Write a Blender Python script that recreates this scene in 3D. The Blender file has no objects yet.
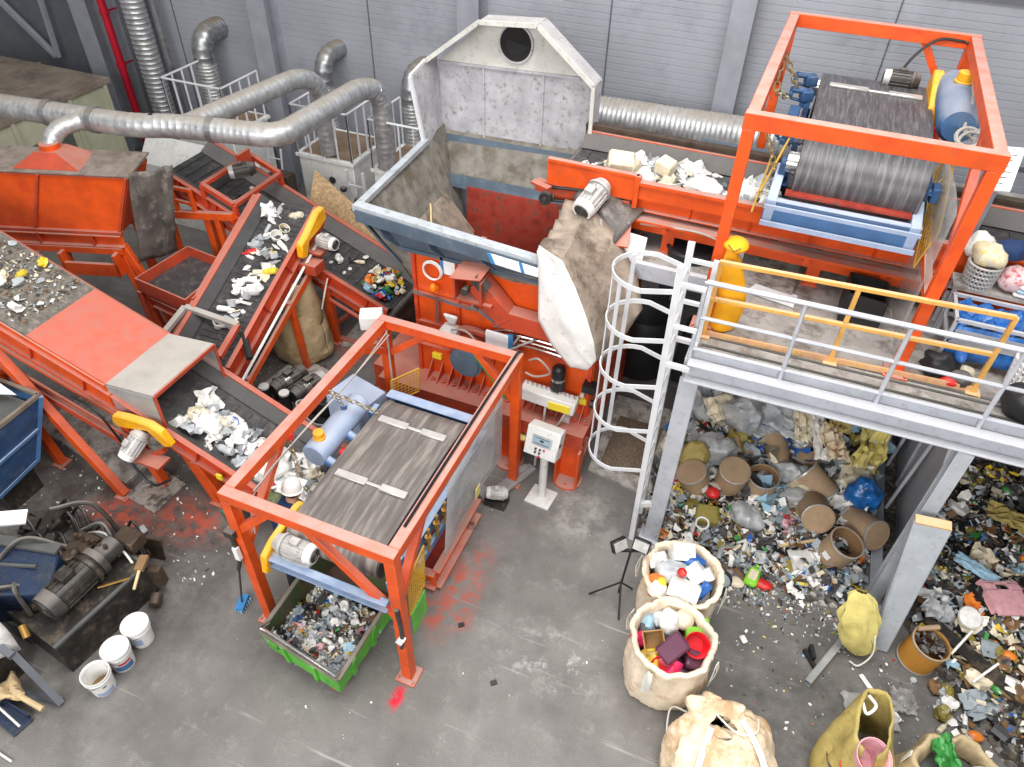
import bpy, bmesh, math, random
from mathutils import Vector as V, Matrix, Euler, noise as mnoise
S = bpy.context.scene
COL = S.collection
PI = math.pi
rnd = random.Random(11)

# ------------------------------------------------------------------ materials
MATS = {}
def srgb(r, g, b):
    f = lambda c: (c/255/12.92) if c/255 <= .04045 else ((c/255+.055)/1.055)**2.4
    return (f(r), f(g), f(b), 1)

def mat(name, col, rough=.55, metal=0.0, var=.12, scale=4.0, dust=None, damt=.8, dsc=5.0, grime=None, dz=(.55, .9), stretch=None,
        stain_or_shade=None, sthr=.6, ssc=3.0, bump=0.0, bsc=20.0, alpha=None, coat=0, spec=.5):
    """procedural surface: base colour with mottling, optional blotchy stains or painted shade and settled dust on upward faces"""
    m = bpy.data.materials.new(name); m.use_nodes = True
    nt = m.node_tree; N = nt.nodes; L = nt.links
    b = N['Principled BSDF']
    tc = N.new('ShaderNodeTexCoord')
    if stretch:
        mp = N.new('ShaderNodeMapping'); mp.inputs['Scale'].default_value = stretch; L.new(tc.outputs['Object'], mp.inputs[0]); tc = type('T', (), {'outputs': {'Object': mp.outputs[0]}})
    nz = N.new('ShaderNodeTexNoise'); nz.inputs['Scale'].default_value = scale; nz.inputs['Detail'].default_value = 5
    L.new(tc.outputs['Object'], nz.inputs['Vector'])
    mr = N.new('ShaderNodeMapRange'); mr.inputs[1].default_value = .3; mr.inputs[2].default_value = .7
    mr.inputs[3].default_value = 1-var*1.6; mr.inputs[4].default_value = 1+var
    L.new(nz.outputs['Fac'], mr.inputs[0])
    hs = N.new('ShaderNodeMix'); hs.data_type = 'RGBA'; hs.blend_type = 'MULTIPLY'; hs.inputs[0].default_value = 1
    hs.inputs[6].default_value = col; L.new(mr.outputs[0], hs.inputs[7])
    out = hs.outputs[2]
    if stain_or_shade:
        n2 = N.new('ShaderNodeTexNoise'); n2.inputs['Scale'].default_value = ssc; n2.inputs['Detail'].default_value = 9
        n2.inputs['Roughness'].default_value = .7
        L.new(tc.outputs['Object'], n2.inputs['Vector'])
        r2 = N.new('ShaderNodeMapRange'); r2.inputs[1].default_value = sthr-.06; r2.inputs[2].default_value = sthr+.08
        L.new(n2.outputs['Fac'], r2.inputs[0])
        mx = N.new('ShaderNodeMix'); mx.data_type = 'RGBA'; L.new(r2.outputs[0], mx.inputs[0])
        L.new(out, mx.inputs[6]); mx.inputs[7].default_value = stain_or_shade; out = mx.outputs[2]
    if grime is None: grime = .4 if dust or stain_or_shade else 0
    if grime:
        n5 = N.new('ShaderNodeTexNoise'); n5.inputs['Scale'].default_value = 13; n5.inputs['Detail'].default_value = 10; n5.inputs['Roughness'].default_value = .75
        L.new(tc.outputs['Object'], n5.inputs['Vector'])
        r5 = N.new('ShaderNodeMapRange'); r5.inputs[1].default_value = .54; r5.inputs[2].default_value = .68; r5.inputs[4].default_value = grime
        L.new(n5.outputs['Fac'], r5.inputs[0])
        mx = N.new('ShaderNodeMix'); mx.data_type = 'RGBA'; L.new(r5.outputs[0], mx.inputs[0]); L.new(out, mx.inputs[6]); mx.inputs[7].default_value = srgb(104, 92, 82); out = mx.outputs[2]
    if dust:
        g = N.new('ShaderNodeNewGeometry'); sp = N.new('ShaderNodeSeparateXYZ'); L.new(g.outputs['Normal'], sp.inputs[0])
        r3 = N.new('ShaderNodeMapRange'); r3.inputs[1].default_value = dz[0]; r3.inputs[2].default_value = dz[1]
        L.new(sp.outputs[2], r3.inputs[0])
        n3 = N.new('ShaderNodeTexNoise'); n3.inputs['Scale'].default_value = dsc; n3.inputs['Detail'].default_value = 8
        L.new(tc.outputs['Object'], n3.inputs['Vector'])
        r4 = N.new('ShaderNodeMapRange'); r4.inputs[1].default_value = .3; r4.inputs[2].default_value = .6
        r4.inputs[3].default_value = damt*.6; r4.inputs[4].default_value = damt
        L.new(n3.outputs['Fac'], r4.inputs[0])
        mu = N.new('ShaderNodeMath'); mu.operation = 'MULTIPLY'; L.new(r3.outputs[0], mu.inputs[0]); L.new(r4.outputs[0], mu.inputs[1])
        mx = N.new('ShaderNodeMix'); mx.data_type = 'RGBA'; L.new(mu.outputs[0], mx.inputs[0])
        L.new(out, mx.inputs[6]); mx.inputs[7].default_value = dust; out = mx.outputs[2]
        ma = N.new('ShaderNodeMath'); ma.operation = 'MULTIPLY_ADD'; L.new(mu.outputs[0], ma.inputs[0])
        ma.inputs[1].default_value = .9-rough; ma.inputs[2].default_value = rough; L.new(ma.outputs[0], b.inputs['Roughness'])
        if metal:
            mm = N.new('ShaderNodeMath'); mm.operation = 'MULTIPLY_ADD'; L.new(mu.outputs[0], mm.inputs[0])
            mm.inputs[1].default_value = -metal; mm.inputs[2].default_value = metal; L.new(mm.outputs[0], b.inputs['Metallic'])
    else:
        b.inputs['Roughness'].default_value = rough
    if not (dust and metal): b.inputs['Metallic'].default_value = metal
    b.inputs['Specular IOR Level'].default_value = spec
    L.new(out, b.inputs['Base Color'])
    if coat: b.inputs['Coat Weight'].default_value = coat
    if bump:
        n4 = N.new('ShaderNodeTexNoise'); n4.inputs['Scale'].default_value = bsc; n4.inputs['Detail'].default_value = 6
        L.new(tc.outputs['Object'], n4.inputs['Vector'])
        bp = N.new('ShaderNodeBump'); bp.inputs['Strength'].default_value = bump; bp.inputs['Distance'].default_value = .03
        L.new(n4.outputs['Fac'], bp.inputs['Height']); L.new(bp.outputs[0], b.inputs['Normal'])
    if alpha is not None: b.inputs['Alpha'].default_value = alpha
    MATS[name] = m
    return m

PINK = srgb(178, 146, 136); GREYD = srgb(168, 158, 150); BRND = srgb(128, 115, 102)
mat('orange_paint', srgb(222, 84, 22), .42, dust=PINK, damt=.97, stain_or_shade=srgb(200, 66, 26), sthr=.6, ssc=2.2, grime=.3)
mat('orange_old', srgb(186, 68, 38), .6, dust=srgb(178, 126, 112), damt=.9, stain_or_shade=srgb(140, 66, 44), sthr=.6)
mat('orange_cover', srgb(220, 80, 36), .5, dust=srgb(188, 112, 98), damt=.95, dsc=7, stain_or_shade=srgb(170, 60, 40), sthr=.66, ssc=5)
mat('orange_belt_rail', srgb(204, 68, 32), .5, dust=srgb(178, 118, 104), damt=.9, stain_or_shade=srgb(120, 56, 42), sthr=.6, ssc=6)
mat('grey_cover', srgb(168, 162, 156), .75, var=.15, dust=srgb(186, 180, 172), damt=.7, stain_or_shade=srgb(132, 128, 122), sthr=.6, ssc=2)
mat('cover_dusty', srgb(142, 130, 120), .85, var=.2, stain_or_shade=srgb(112, 102, 92), sthr=.55, ssc=5)
mat('litter_cover', srgb(112, 106, 98), .85, var=.3, scale=12, stain_or_shade=srgb(150, 142, 130), sthr=.58, ssc=14)
mat('rubber', srgb(62, 61, 62), .6, var=.2, scale=6, stain_or_shade=srgb(92, 88, 86), sthr=.57, ssc=9)
mat('rubber_skirt', srgb(66, 66, 68), .6, var=.15, dust=srgb(128, 122, 118), damt=.7)
mat('belt_grey', srgb(112, 106, 102), .5, var=.25, scale=3, stain_or_shade=srgb(142, 136, 130), sthr=.56, ssc=3, stretch=(5, .5, 1))
mat('belt_black', srgb(70, 70, 74), .42, var=.2, scale=3, stain_or_shade=srgb(104, 104, 106), sthr=.54, ssc=5, stretch=(7, .5, .5))
mat('cleat_metal', srgb(205, 203, 198), .35, .5, var=.1)
mat('galv', srgb(196, 198, 200), .42, .65, var=.18, scale=9, dust=srgb(150, 140, 128), damt=.85, dsc=3)
mat('galv_dark', srgb(165, 168, 170), .38, .8, var=.2, scale=9, dust=srgb(122, 110, 96), damt=.9, dsc=3)
mat('steel_bright', srgb(205, 205, 203), .25, .9, var=.1)
mat('cast_grey', srgb(188, 186, 184), .5, .25, var=.16, scale=10, dust=srgb(205, 200, 195), damt=.5)
mat('dark_motor', srgb(70, 68, 66), .45, .3, var=.25, scale=8, dust=srgb(140, 132, 126), damt=.6)
mat('white_paint', srgb(232, 232, 230), .5, var=.06, dust=srgb(205, 202, 198), damt=.4)
mat('rail_white', srgb(214, 216, 220), .45, var=.06)
mat('walk_grey', srgb(184, 187, 195), .45, var=.07, dust=srgb(205, 205, 206), damt=.4)
mat('column_grey', srgb(150, 153, 162), .5, var=.08)
mat('column_dark', srgb(96, 99, 106), .5, var=.08)
mat('plate_grey', srgb(178, 184, 192), .45, var=.06, stain_or_shade=srgb(205, 208, 212), sthr=.67, ssc=8)
mat('toe_orange', srgb(212, 164, 124), .7, var=.15, stain_or_shade=srgb(222, 176, 110), sthr=.55, ssc=6)
mat('yellow_paint', srgb(222, 170, 88), .45, var=.1, dust=srgb(222, 184, 146), damt=.97)
mat('yellow_guard', srgb(244, 172, 20), .45, var=.08, dust=srgb(236, 196, 110), damt=.5)
mat('yellow_fabric', srgb(246, 176, 18), .7, var=.08, bump=.3, bsc=6)
mat('yellow_mesh', srgb(184, 142, 40), .5, var=.1)
mat('blue_pale', srgb(160, 178, 206), .4, var=.08, dust=srgb(182, 190, 206), damt=.65)
mat('blue_steel', srgb(72, 112, 160), .45, var=.12, dust=srgb(170, 184, 205), damt=.85)
mat('blue_deep', srgb(44, 82, 124), .5, var=.2, stain_or_shade=srgb(80, 100, 130), sthr=.6)
mat('blue_vessel', srgb(62, 102, 146), .45, var=.12, dust=srgb(140, 146, 158), damt=.95, dsc=3, dz=(.0, .55))
mat('hopper_blue', srgb(82, 98, 114), .5, var=.12, stain_or_shade=srgb(104, 116, 128), sthr=.6, ssc=4)
mat('hopper_rim', srgb(176, 182, 188), .6, var=.12, stain_or_shade=srgb(140, 140, 138), sthr=.58, ssc=8)
mat('hopper_inside', srgb(132, 128, 120), .75, var=.2, scale=5, stain_or_shade=srgb(102, 92, 80), sthr=.54, ssc=4, bump=.15)
mat('hood_metal', srgb(190, 190, 196), .55, .1, var=.14, stain_or_shade=srgb(132, 122, 110), sthr=.6, ssc=9, dust=srgb(178, 172, 164), damt=.6)
mat('hood_pale_lit', srgb(212, 211, 204), .6, .1, var=.08, stain_or_shade=srgb(140, 132, 120), sthr=.66, ssc=6)  # paler copy of the hood metal, light from above put into its colour
mat('red_worn', srgb(168, 52, 34), .7, var=.3, scale=6, stain_or_shade=srgb(96, 62, 52), sthr=.56, ssc=6)
mat('dark_hole', srgb(34, 32, 32), .9)
mat('black_plastic', srgb(32, 32, 34), .45, var=.1)
mat('screen_glass', srgb(150, 172, 186), .15, var=.03)
mat('control_grey', srgb(222, 222, 220), .45, var=.03, dust=srgb(200, 195, 190), damt=.4)
mat('label_white', srgb(236, 238, 240), .6, var=.02)
mat('label_blue', srgb(60, 130, 190), .5, var=.05)
mat('label_yellow', srgb(238, 214, 60), .5, var=.05)
mat('label_red', srgb(200, 40, 50), .5)
mat('tarp_white', srgb(240, 239, 236), .7, var=.03, dust=srgb(150, 136, 120), damt=.95, dsc=2.2, bump=.12, bsc=5)
mat('tarp_dusty', srgb(158, 144, 130), .85, var=.2, scale=5, stain_or_shade=srgb(104, 92, 80), sthr=.53, ssc=2.6, bump=.35, bsc=7)
mat('bag_white', srgb(232, 216, 192), .75, var=.07, scale=5, bump=.4, bsc=5, stain_or_shade=srgb(200, 170, 138), sthr=.6, ssc=4)
mat('bag_cream', srgb(232, 214, 186), .75, var=.09, bump=.45, bsc=5, stain_or_shade=srgb(198, 164, 126), sthr=.52, ssc=3)  # tan blotches put the shadows of the folds into the fabric colour
mat('bag_olive', srgb(176, 158, 92), .7, var=.15, bump=.5, bsc=7, stain_or_shade=srgb(140, 122, 66), sthr=.58)
mat('bag_brown', srgb(180, 160, 124), .75, var=.14, bump=.4, bsc=6, stain_or_shade=srgb(150, 122, 82), sthr=.58)
mat('bag_yellow', srgb(214, 200, 122), .6, var=.12, bump=.5, bsc=9)
mat('strap_white', srgb(232, 230, 222), .7)
mat('card_drum', srgb(168, 142, 114), .75, var=.08, scale=6, stain_or_shade=srgb(150, 120, 90), sthr=.63)
mat('card_in', srgb(140, 108, 74), .85, var=.15)
mat('ochre_drum', srgb(192, 134, 52), .55, var=.1)
mat('wood_pale', srgb(206, 180, 138), .8, var=.15)
mat('dark_oily', srgb(46, 43, 40), .45, var=.3, scale=6, stain_or_shade=srgb(88, 78, 66), sthr=.58, ssc=6)
mat('oily_brown', srgb(72, 58, 46), .5, var=.3, scale=8)
mat('brass', srgb(186, 146, 80), .35, .8)
mat('navy_blue', srgb(20, 40, 68), .55, var=.2, stain_or_shade=srgb(40, 50, 60), sthr=.58)
mat('crate_red', srgb(96, 44, 34), .65, var=.15)
mat('green_paint', srgb(98, 186, 66), .5, var=.14, stain_or_shade=srgb(70, 140, 52), sthr=.58, ssc=6)
mat('green_inner', srgb(74, 92, 52), .8, var=.25, stain_or_shade=srgb(84, 62, 48), sthr=.52, ssc=4)
mat('rim_worn', srgb(138, 130, 118), .6, .3, var=.2)
mat('cart_floor', srgb(96, 70, 56), .85, var=.25, stain_or_shade=srgb(66, 54, 48), sthr=.52, ssc=6)
mat('teal_board', srgb(52, 106, 92), .6, var=.1)
mat('concrete_slab', srgb(178, 174, 168), .85, var=.15, scale=9, stain_or_shade=srgb(118, 110, 102), sthr=.53, ssc=6, bump=.3)
mat('chequer', srgb(186, 182, 174), .6, .3, var=.2, stain_or_shade=srgb(92, 86, 80), sthr=.53, ssc=7)
mat('channel_steel', srgb(166, 168, 170), .5, .4, var=.15)
mat('beige_panel', srgb(176, 176, 152), .6, var=.08)
mat('cabin_dark', srgb(86, 88, 86), .6, var=.15)
mat('cabin_roof', srgb(132, 120, 108), .9, var=.18, scale=2, stain_or_shade=srgb(98, 86, 78), sthr=.55, ssc=1.2)
mat('filter_white', srgb(232, 233, 230), .5, var=.06, stain_or_shade=srgb(190, 188, 182), sthr=.62)
mat('filter_top', srgb(140, 118, 98), .9, var=.2)
mat('redpipe', srgb(190, 24, 50), .4, var=.08)
mat('chain', srgb(176, 158, 120), .4, .6)
mat('hose_grey', srgb(176, 172, 166), .5)
mat('deck_metal', srgb(166, 161, 156), .8, var=.14, scale=3, stain_or_shade=srgb(118, 110, 104), sthr=.55, ssc=4)
mat('osb', srgb(196, 168, 128), .85, var=.25, scale=22, stain_or_shade=srgb(160, 128, 90), sthr=.55, ssc=30)
mat('curtain', srgb(96, 90, 86), .45, var=.3, scale=3, stain_or_shade=srgb(140, 132, 126), sthr=.58, ssc=5, bump=.4, bsc=4, alpha=.9)
mat('clear_sheet', srgb(196, 196, 196), .25, var=.1, alpha=.5)
mat('clear_thin', srgb(200, 198, 196), .3, var=.15, alpha=.35)
mat('skin', srgb(214, 164, 136), .6, var=.05)
mat('vest_navy', srgb(24, 50, 92), .8, var=.12, bump=.2)
mat('sleeve', srgb(116, 124, 88), .8, var=.3, scale=20)
mat('shirt_dark', srgb(36, 54, 46), .8, var=.1)
mat('trousers', srgb(44, 46, 54), .8, var=.1)
mat('helmet_white', srgb(242, 242, 240), .3, var=.02)
mat('glove_red', srgb(214, 32, 46), .7, var=.1)
mat('boot', srgb(36, 32, 30), .6)
mat('beacon', srgb(255, 130, 20), .25)
WASTE = {'white': (236, 234, 230), 'cream': (222, 210, 184), 'pale grey': (180, 184, 188), 'clear grey': (150, 160, 166), 'dark grey': (74, 74, 76),
         'black': (34, 34, 36), 'blue': (46, 100, 176), 'pale blue': (156, 192, 214), 'red': (206, 42, 40), 'yellow': (230, 200, 62),
         'green': (64, 140, 70), 'brown': (130, 98, 66), 'orange': (232, 130, 48), 'olive': (140, 128, 62), 'pink': (226, 170, 178), 'purple': (96, 60, 84)}
for k, c in WASTE.items():
    mat('waste_'+k.replace(' ', '_'), srgb(*c), .38, var=.12, scale=14)
def WM(k): return MATS['waste_'+k.replace(' ', '_')]
M = MATS
# ------------------------------------------------------------------ mesh builder
def frame_of(d, up=(0, 0, 1)):
    d = V(d).normalized(); u = V(up)
    if abs(d.dot(u)) > .98: u = V((0, 1, 0)) if abs(d.y) < .9 else V((1, 0, 0))
    l = d.cross(u).normalized(); u = l.cross(d).normalized()
    return d, l, u

class MB:
    def __init__(s): s.bm = bmesh.new(); s.mi = 0
    def raw(s, vs, fs, smooth=False):
        bv = [s.bm.verts.new(v) for v in vs]
        for f in fs:
            try:
                F = s.bm.faces.new([bv[i] for i in f]); F.material_index = s.mi; F.smooth = smooth
            except ValueError: pass
        return s
    def box(s, x0, x1, y0, y1, z0, z1):
        return s.raw([(x, y, z) for z in (z0, z1) for y in (y0, y1) for x in (x0, x1)],
                     [(0, 2, 3, 1), (4, 5, 7, 6), (0, 1, 5, 4), (2, 6, 7, 3), (0, 4, 6, 2), (1, 3, 7, 5)])
    def obox(s, c, dim, rot=(0, 0, 0), mtx=None):
        R = mtx or Euler(rot).to_matrix(); c = V(c); a, b, h = [d/2 for d in dim]
        return s.raw([c+R @ V((x, y, z)) for z in (-h, h) for y in (-b, b) for x in (-a, a)],
                     [(0, 2, 3, 1), (4, 5, 7, 6), (0, 1, 5, 4), (2, 6, 7, 3), (0, 4, 6, 2), (1, 3, 7, 5)])
    def bar(s, p, q, w, h=None, up=(0, 0, 1)):
        p, q = V(p), V(q); h = h or w; d, l, u = frame_of(q-p, up)
        vs = [e+l*(a*w/2)+u*(b*h/2) for e in (p, q) for a, b in ((-1, -1), (1, -1), (1, 1), (-1, 1))]
        return s.raw(vs, [(0, 1, 2, 3), (7, 6, 5, 4), (0, 4, 5, 1), (1, 5, 6, 2), (2, 6, 7, 3), (3, 7, 4, 0)])
    def ibeam(s, p, q, w, h, t=.012, up=(0, 0, 1)):
        p, q = V(p), V(q); d, l, u = frame_of(q-p, up)
        s.bar(p+u*(h/2-t/2), q+u*(h/2-t/2), w, t, up); s.bar(p-u*(h/2-t/2), q-u*(h/2-t/2), w, t, up)
        return s.bar(p, q, t, h-2*t, up)
    def chan(s, p, q, w, h, side=1, t=.012, up=(0, 0, 1)):
        """C channel: web height h on one side, flanges of width w"""
        p, q = V(p), V(q); d, l, u = frame_of(q-p, up)
        s.bar(p, q, t, h, up)
        for k in (-1, 1):
            o = u*k*(h/2-t/2)+l*side*(w/2)
            s.bar(p+o, q+o, w, t, up)
        return s
    def tube(s, pts, r, n=8, caps=True, closed=False, smooth=True):
        pts = [V(p) for p in pts]; m = len(pts)
        rs = r if isinstance(r, (list, tuple)) else [r]*m
        rings = []; prev = None
        for i, p in enumerate(pts):
            if closed: d = pts[(i+1) % m]-pts[i-1]
            else: d = pts[min(i+1, m-1)]-pts[max(i-1, 0)]
            if d.length < 1e-9: d = V((0, 0, 1))
            d.normalize()
            if prev is None:
                _, l, u = frame_of(d)
            else:
                l = prev-d*prev.dot(d)
                if l.length < 1e-6: _, l, u = frame_of(d)
                l.normalize(); u = l.cross(d).normalized()
            prev = l
            rings.append([s.bm.verts.new(p+(l*math.cos(2*PI*k/n)+u*math.sin(2*PI*k/n))*rs[i]) for k in range(n)])
        rng = range(m if closed else m-1)
        for i in rng:
            a, b = rings[i], rings[(i+1) % m]
            for k in range(n):
                F = s.bm.faces.new((a[k], a[(k+1) % n], b[(k+1) % n], b[k])); F.smooth = smooth; F.material_index = s.mi
        if caps and not closed:
            for rg, rev in ((rings[0], True), (rings[-1], False)):
                F = s.bm.faces.new(rg[::-1] if rev else rg); F.material_index = s.mi
        return s
    def cyl(s, p, q, r, r2=None, n=20, smooth=True):
        return s.tube([p, q], [r, r if r2 is None else r2], n, smooth=smooth)
    def prism(s, poly, axis, a, b):
        """extrude a 2D polygon along axis 'x','y' or 'z' between a and b"""
        def pt(u, v, w): return {'x': (w, u, v), 'y': (u, w, v), 'z': (u, v, w)}[axis]
        n = len(poly); vs = [pt(u, v, a) for u, v in poly]+[pt(u, v, b) for u, v in poly]
        return s.raw(vs, [tuple(range(n))[::-1], tuple(range(n, 2*n))]+[(i, (i+1) % n, n+(i+1) % n, n+i) for i in range(n)])
    def slab(s, poly, t):
        """flat polygon in 3D given thickness t along its normal"""
        P = [V(p) for p in poly]; nrm = V((0, 0, 0))
        for i in range(len(P)): nrm += (P[i]-P[0]).cross(P[(i+1) % len(P)]-P[0])
        nrm.normalize(); n = len(P)
        vs = [p+nrm*t/2 for p in P]+[p-nrm*t/2 for p in P]
        return s.raw(vs, [tuple(range(n)), tuple(range(n, 2*n))[::-1]]+[(i, n+i, n+(i+1) % n, (i+1) % n) for i in range(n)])
    def lathe(s, prof, n=24, c=(0, 0, 0), mtx=None, caps=(False, False)):
        c = V(c); R = mtx or Matrix.Identity(3); rings = []
        for r, z in prof:
            rings.append([s.bm.verts.new(c+R @ V((r*math.cos(2*PI*k/n), r*math.sin(2*PI*k/n), z))) for k in range(n)])
        for a, b in zip(rings, rings[1:]):
            for k in range(n):
                F = s.bm.faces.new((a[k], a[(k+1) % n], b[(k+1) % n], b[k])); F.smooth = True; F.material_index = s.mi
        if caps[0]: s.bm.faces.new(rings[0][::-1]).material_index = s.mi
        if caps[1]: s.bm.faces.new(rings[-1]).material_index = s.mi
        return s
    def ball(s, c, r, n=12, m=8):
        rx, ry, rz = r if isinstance(r, (tuple, list)) else (r, r, r)
        vs = [V(c)+V((0, 0, -rz))]; fs = []
        for i in range(1, m):
            t = PI*i/m-PI/2
            for k in range(n):
                a = 2*PI*k/n; vs.append(V(c)+V((rx*math.cos(t)*math.cos(a), ry*math.cos(t)*math.sin(a), rz*math.sin(t))))
        vs.append(V(c)+V((0, 0, rz)))
        for k in range(n): fs.append((0, 1+(k+1) % n, 1+k))
        for i in range(m-2):
            for k in range(n): fs.append((1+i*n+k, 1+i*n+(k+1) % n, 1+(i+1)*n+(k+1) % n, 1+(i+1)*n+k))
        o = 1+(m-2)*n
        for k in range(n): fs.append((o+k, o+(k+1) % n, len(vs)-1))
        return s.raw(vs, fs, True)
    def grid(s, P, smooth=True):
        """P[i][j] -> points; single-sided sheet"""
        a, b = len(P), len(P[0]); vs = [p for row in P for p in row]
        return s.raw(vs, [(i*b+j, i*b+j+1, (i+1)*b+j+1, (i+1)*b+j) for i in range(a-1) for j in range(b-1)], smooth)
    def torus(s, c, R, r, n=24, m=8, mtx=None):
        mm = mtx or Matrix.Identity(3)
        return s.tube([V(c)+mm @ V((R*math.cos(2*PI*k/n), R*math.sin(2*PI*k/n), 0)) for k in range(n)], r, m, closed=True)
    def mesh(s, name, mats, off=(0, 0, 0)):
        if V(off).length > 0: bmesh.ops.translate(s.bm, verts=s.bm.verts[:], vec=-V(off))
        bmesh.ops.recalc_face_normals(s.bm, faces=s.bm.faces[:])
        me = bpy.data.meshes.new(name); s.bm.to_mesh(me); s.bm.free()
        me.polygons.foreach_set('use_smooth', [True]*len(me.polygons)); me.set_sharp_from_angle(angle=.62)
        for m in (mats if isinstance(mats, (list, tuple)) else [mats]): me.materials.append(M[m] if isinstance(m, str) else m)
        return me
    def build(s, name, mats, parent=None, bevel=0, thick=0, sub=0, label=None, loc=None):
        """parts: vertices given in world coordinates, stored relative to the parent thing"""
        off = V((0, 0, 0))
        if parent is not None: off = WORLD.get(parent.name, V((0, 0, 0)))
        elif loc is not None: off = V(loc)
        o = bpy.data.objects.new(name, s.mesh(name, mats, off)); COL.objects.link(o)
        if parent is not None: o.parent = parent
        else: o.location = off
        WORLD[o.name] = off
        if thick:
            md = o.modifiers.new('thick', 'SOLIDIFY'); md.thickness = thick; md.offset = 0
        if sub:
            md = o.modifiers.new('sub', 'SUBSURF'); md.levels = sub; md.render_levels = sub
        if bevel:
            md = o.modifiers.new('bevel', 'BEVEL'); md.width = bevel; md.segments = 1; md.limit_method = 'ANGLE'; md.angle_limit = .7
        if label: o['label'] = label
        return o
WORLD = {}
def thing(name, label, cat, loc=(0, 0, 0), group=None):
    o = bpy.data.objects.new(name, None); COL.objects.link(o); o.location = loc; o.empty_display_size = .2
    o['label'] = label; o['category'] = cat
    if group: o['group'] = group
    WORLD[o.name] = V(loc); return o
def tag(o, label, cat, group=None, kind=None):
    o['label'] = label; o['category'] = cat
    if group: o['group'] = group
    if kind: o['kind'] = kind
    return o
def struct(o, label, cat):
    o['kind'] = 'structure'; o['label'] = label; o['category'] = cat; return o
KIDS = {}
def dup(root, loc, rot=None, scale=None, label=None, group=None):
    r = root.copy(); COL.objects.link(r); r.location = loc
    if rot is not None: r.rotation_euler = rot
    if scale is not None: r.scale = (scale,)*3
    if label: r['label'] = label
    if group: r['group'] = group
    for ch in list(root.children):
        c = ch.copy(); COL.objects.link(c); c.parent = r
        for g in list(ch.children):
            d = g.copy(); COL.objects.link(d); d.parent = c
    return r
def arc(c, r, a0, a1, n, plane='xz'):
    out = []
    for i in range(n+1):
        a = a0+(a1-a0)*i/n; u, v = r*math.cos(a), r*math.sin(a)
        out.append(V(c)+V({'xz': (u, 0, v), 'yz': (0, u, v), 'xy': (u, v, 0)}[plane]))
    return out
def smooth_path(pts, n=6):
    P = [V(p) for p in pts]; P = [P[0]*2-P[1]]+P+[P[-1]*2-P[-2]]; out = []
    for i in range(1, len(P)-2):
        a, b, c, d = P[i-1:i+3]
        for k in range(n):
            t = k/n; out.append(.5*((2*b)+(c-a)*t+(2*a-5*b+4*c-d)*t*t+(3*b-a-3*c+d)*t**3))
    out.append(P[-2]); return out
def duct_path(pts, bend=.35, seg=5):
    """polyline with mitred, segmented elbows"""
    P = [V(p) for p in pts]; out = [P[0]]
    for i in range(1, len(P)-1):
        a, b, c = P[i-1:i+2]; u = (a-b).normalized(); w = (c-b).normalized()
        s, e = b+u*bend, b+w*bend
        for k in range(seg+1):
            t = k/seg; out.append(s.lerp(b, t).lerp(b.lerp(e, t), t))
    out.append(P[-1]); return out
def ribbed(mb, path, r, pitch=.07, rib=.008, n=18):
    """spiral-seam sheet duct: straight runs get raised seams"""
    pts = []; rs = []
    for i in range(len(path)-1):
        a, b = path[i], path[i+1]; L = (b-a).length; k = max(1, int(L/pitch))
        if L < .25:
            pts.append(a); rs.append(r+rib); pts.append(a.lerp(b, .12)); rs.append(r); pts.append(a.lerp(b, .88)); rs.append(r); continue
        for j in range(k):
            pts += [a.lerp(b, j/k), a.lerp(b, (j+.18)/k), a.lerp(b, (j+.36)/k)]; rs += [r, r+rib, r]
    pts.append(path[-1]); rs.append(r)
    mb.tube(pts, rs, n); return mb
def text_part(txt, size, loc, rot, m, parent, name='lettering'):
    cu = bpy.data.curves.new(name, 'FONT'); cu.body = txt; cu.size = size; cu.extrude = .002; cu.align_x = 'CENTER'; cu.align_y = 'CENTER'
    t = bpy.data.objects.new(name+'_tmp', cu); COL.objects.link(t)
    dg = bpy.context.evaluated_depsgraph_get(); me = bpy.data.meshes.new_from_object(t.evaluated_get(dg))
    bpy.data.objects.remove(t); me.transform(Matrix.Translation(V(loc)-WORLD[parent.name]) @ Euler(rot).to_matrix().to_4x4())
    me.materials.clear(); me.materials.append(M[m]); me.name = name
    o = bpy.data.objects.new(name, me); COL.objects.link(o); o.parent = parent; return o

def leg(parent, foot, topp, w=.12, m='orange_paint', pad=.2, name='leg'):
    """box-section leg with a bolted foot plate"""
    f = V(foot); b = MB(); b.bar(f+V((0, 0, .012)), topp, w, w*.85, up=(0, 1, 0))
    b.obox(f+V((0, 0, .008)), (pad, pad, .016)); 
    for dx in (-1, 1):
        b.cyl(f+V((dx*pad*.36, -pad*.36, .01)), f+V((dx*pad*.36, -pad*.36, .035)), .014, n=6)
    return b.build(name, m, parent, bevel=.004)

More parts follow.
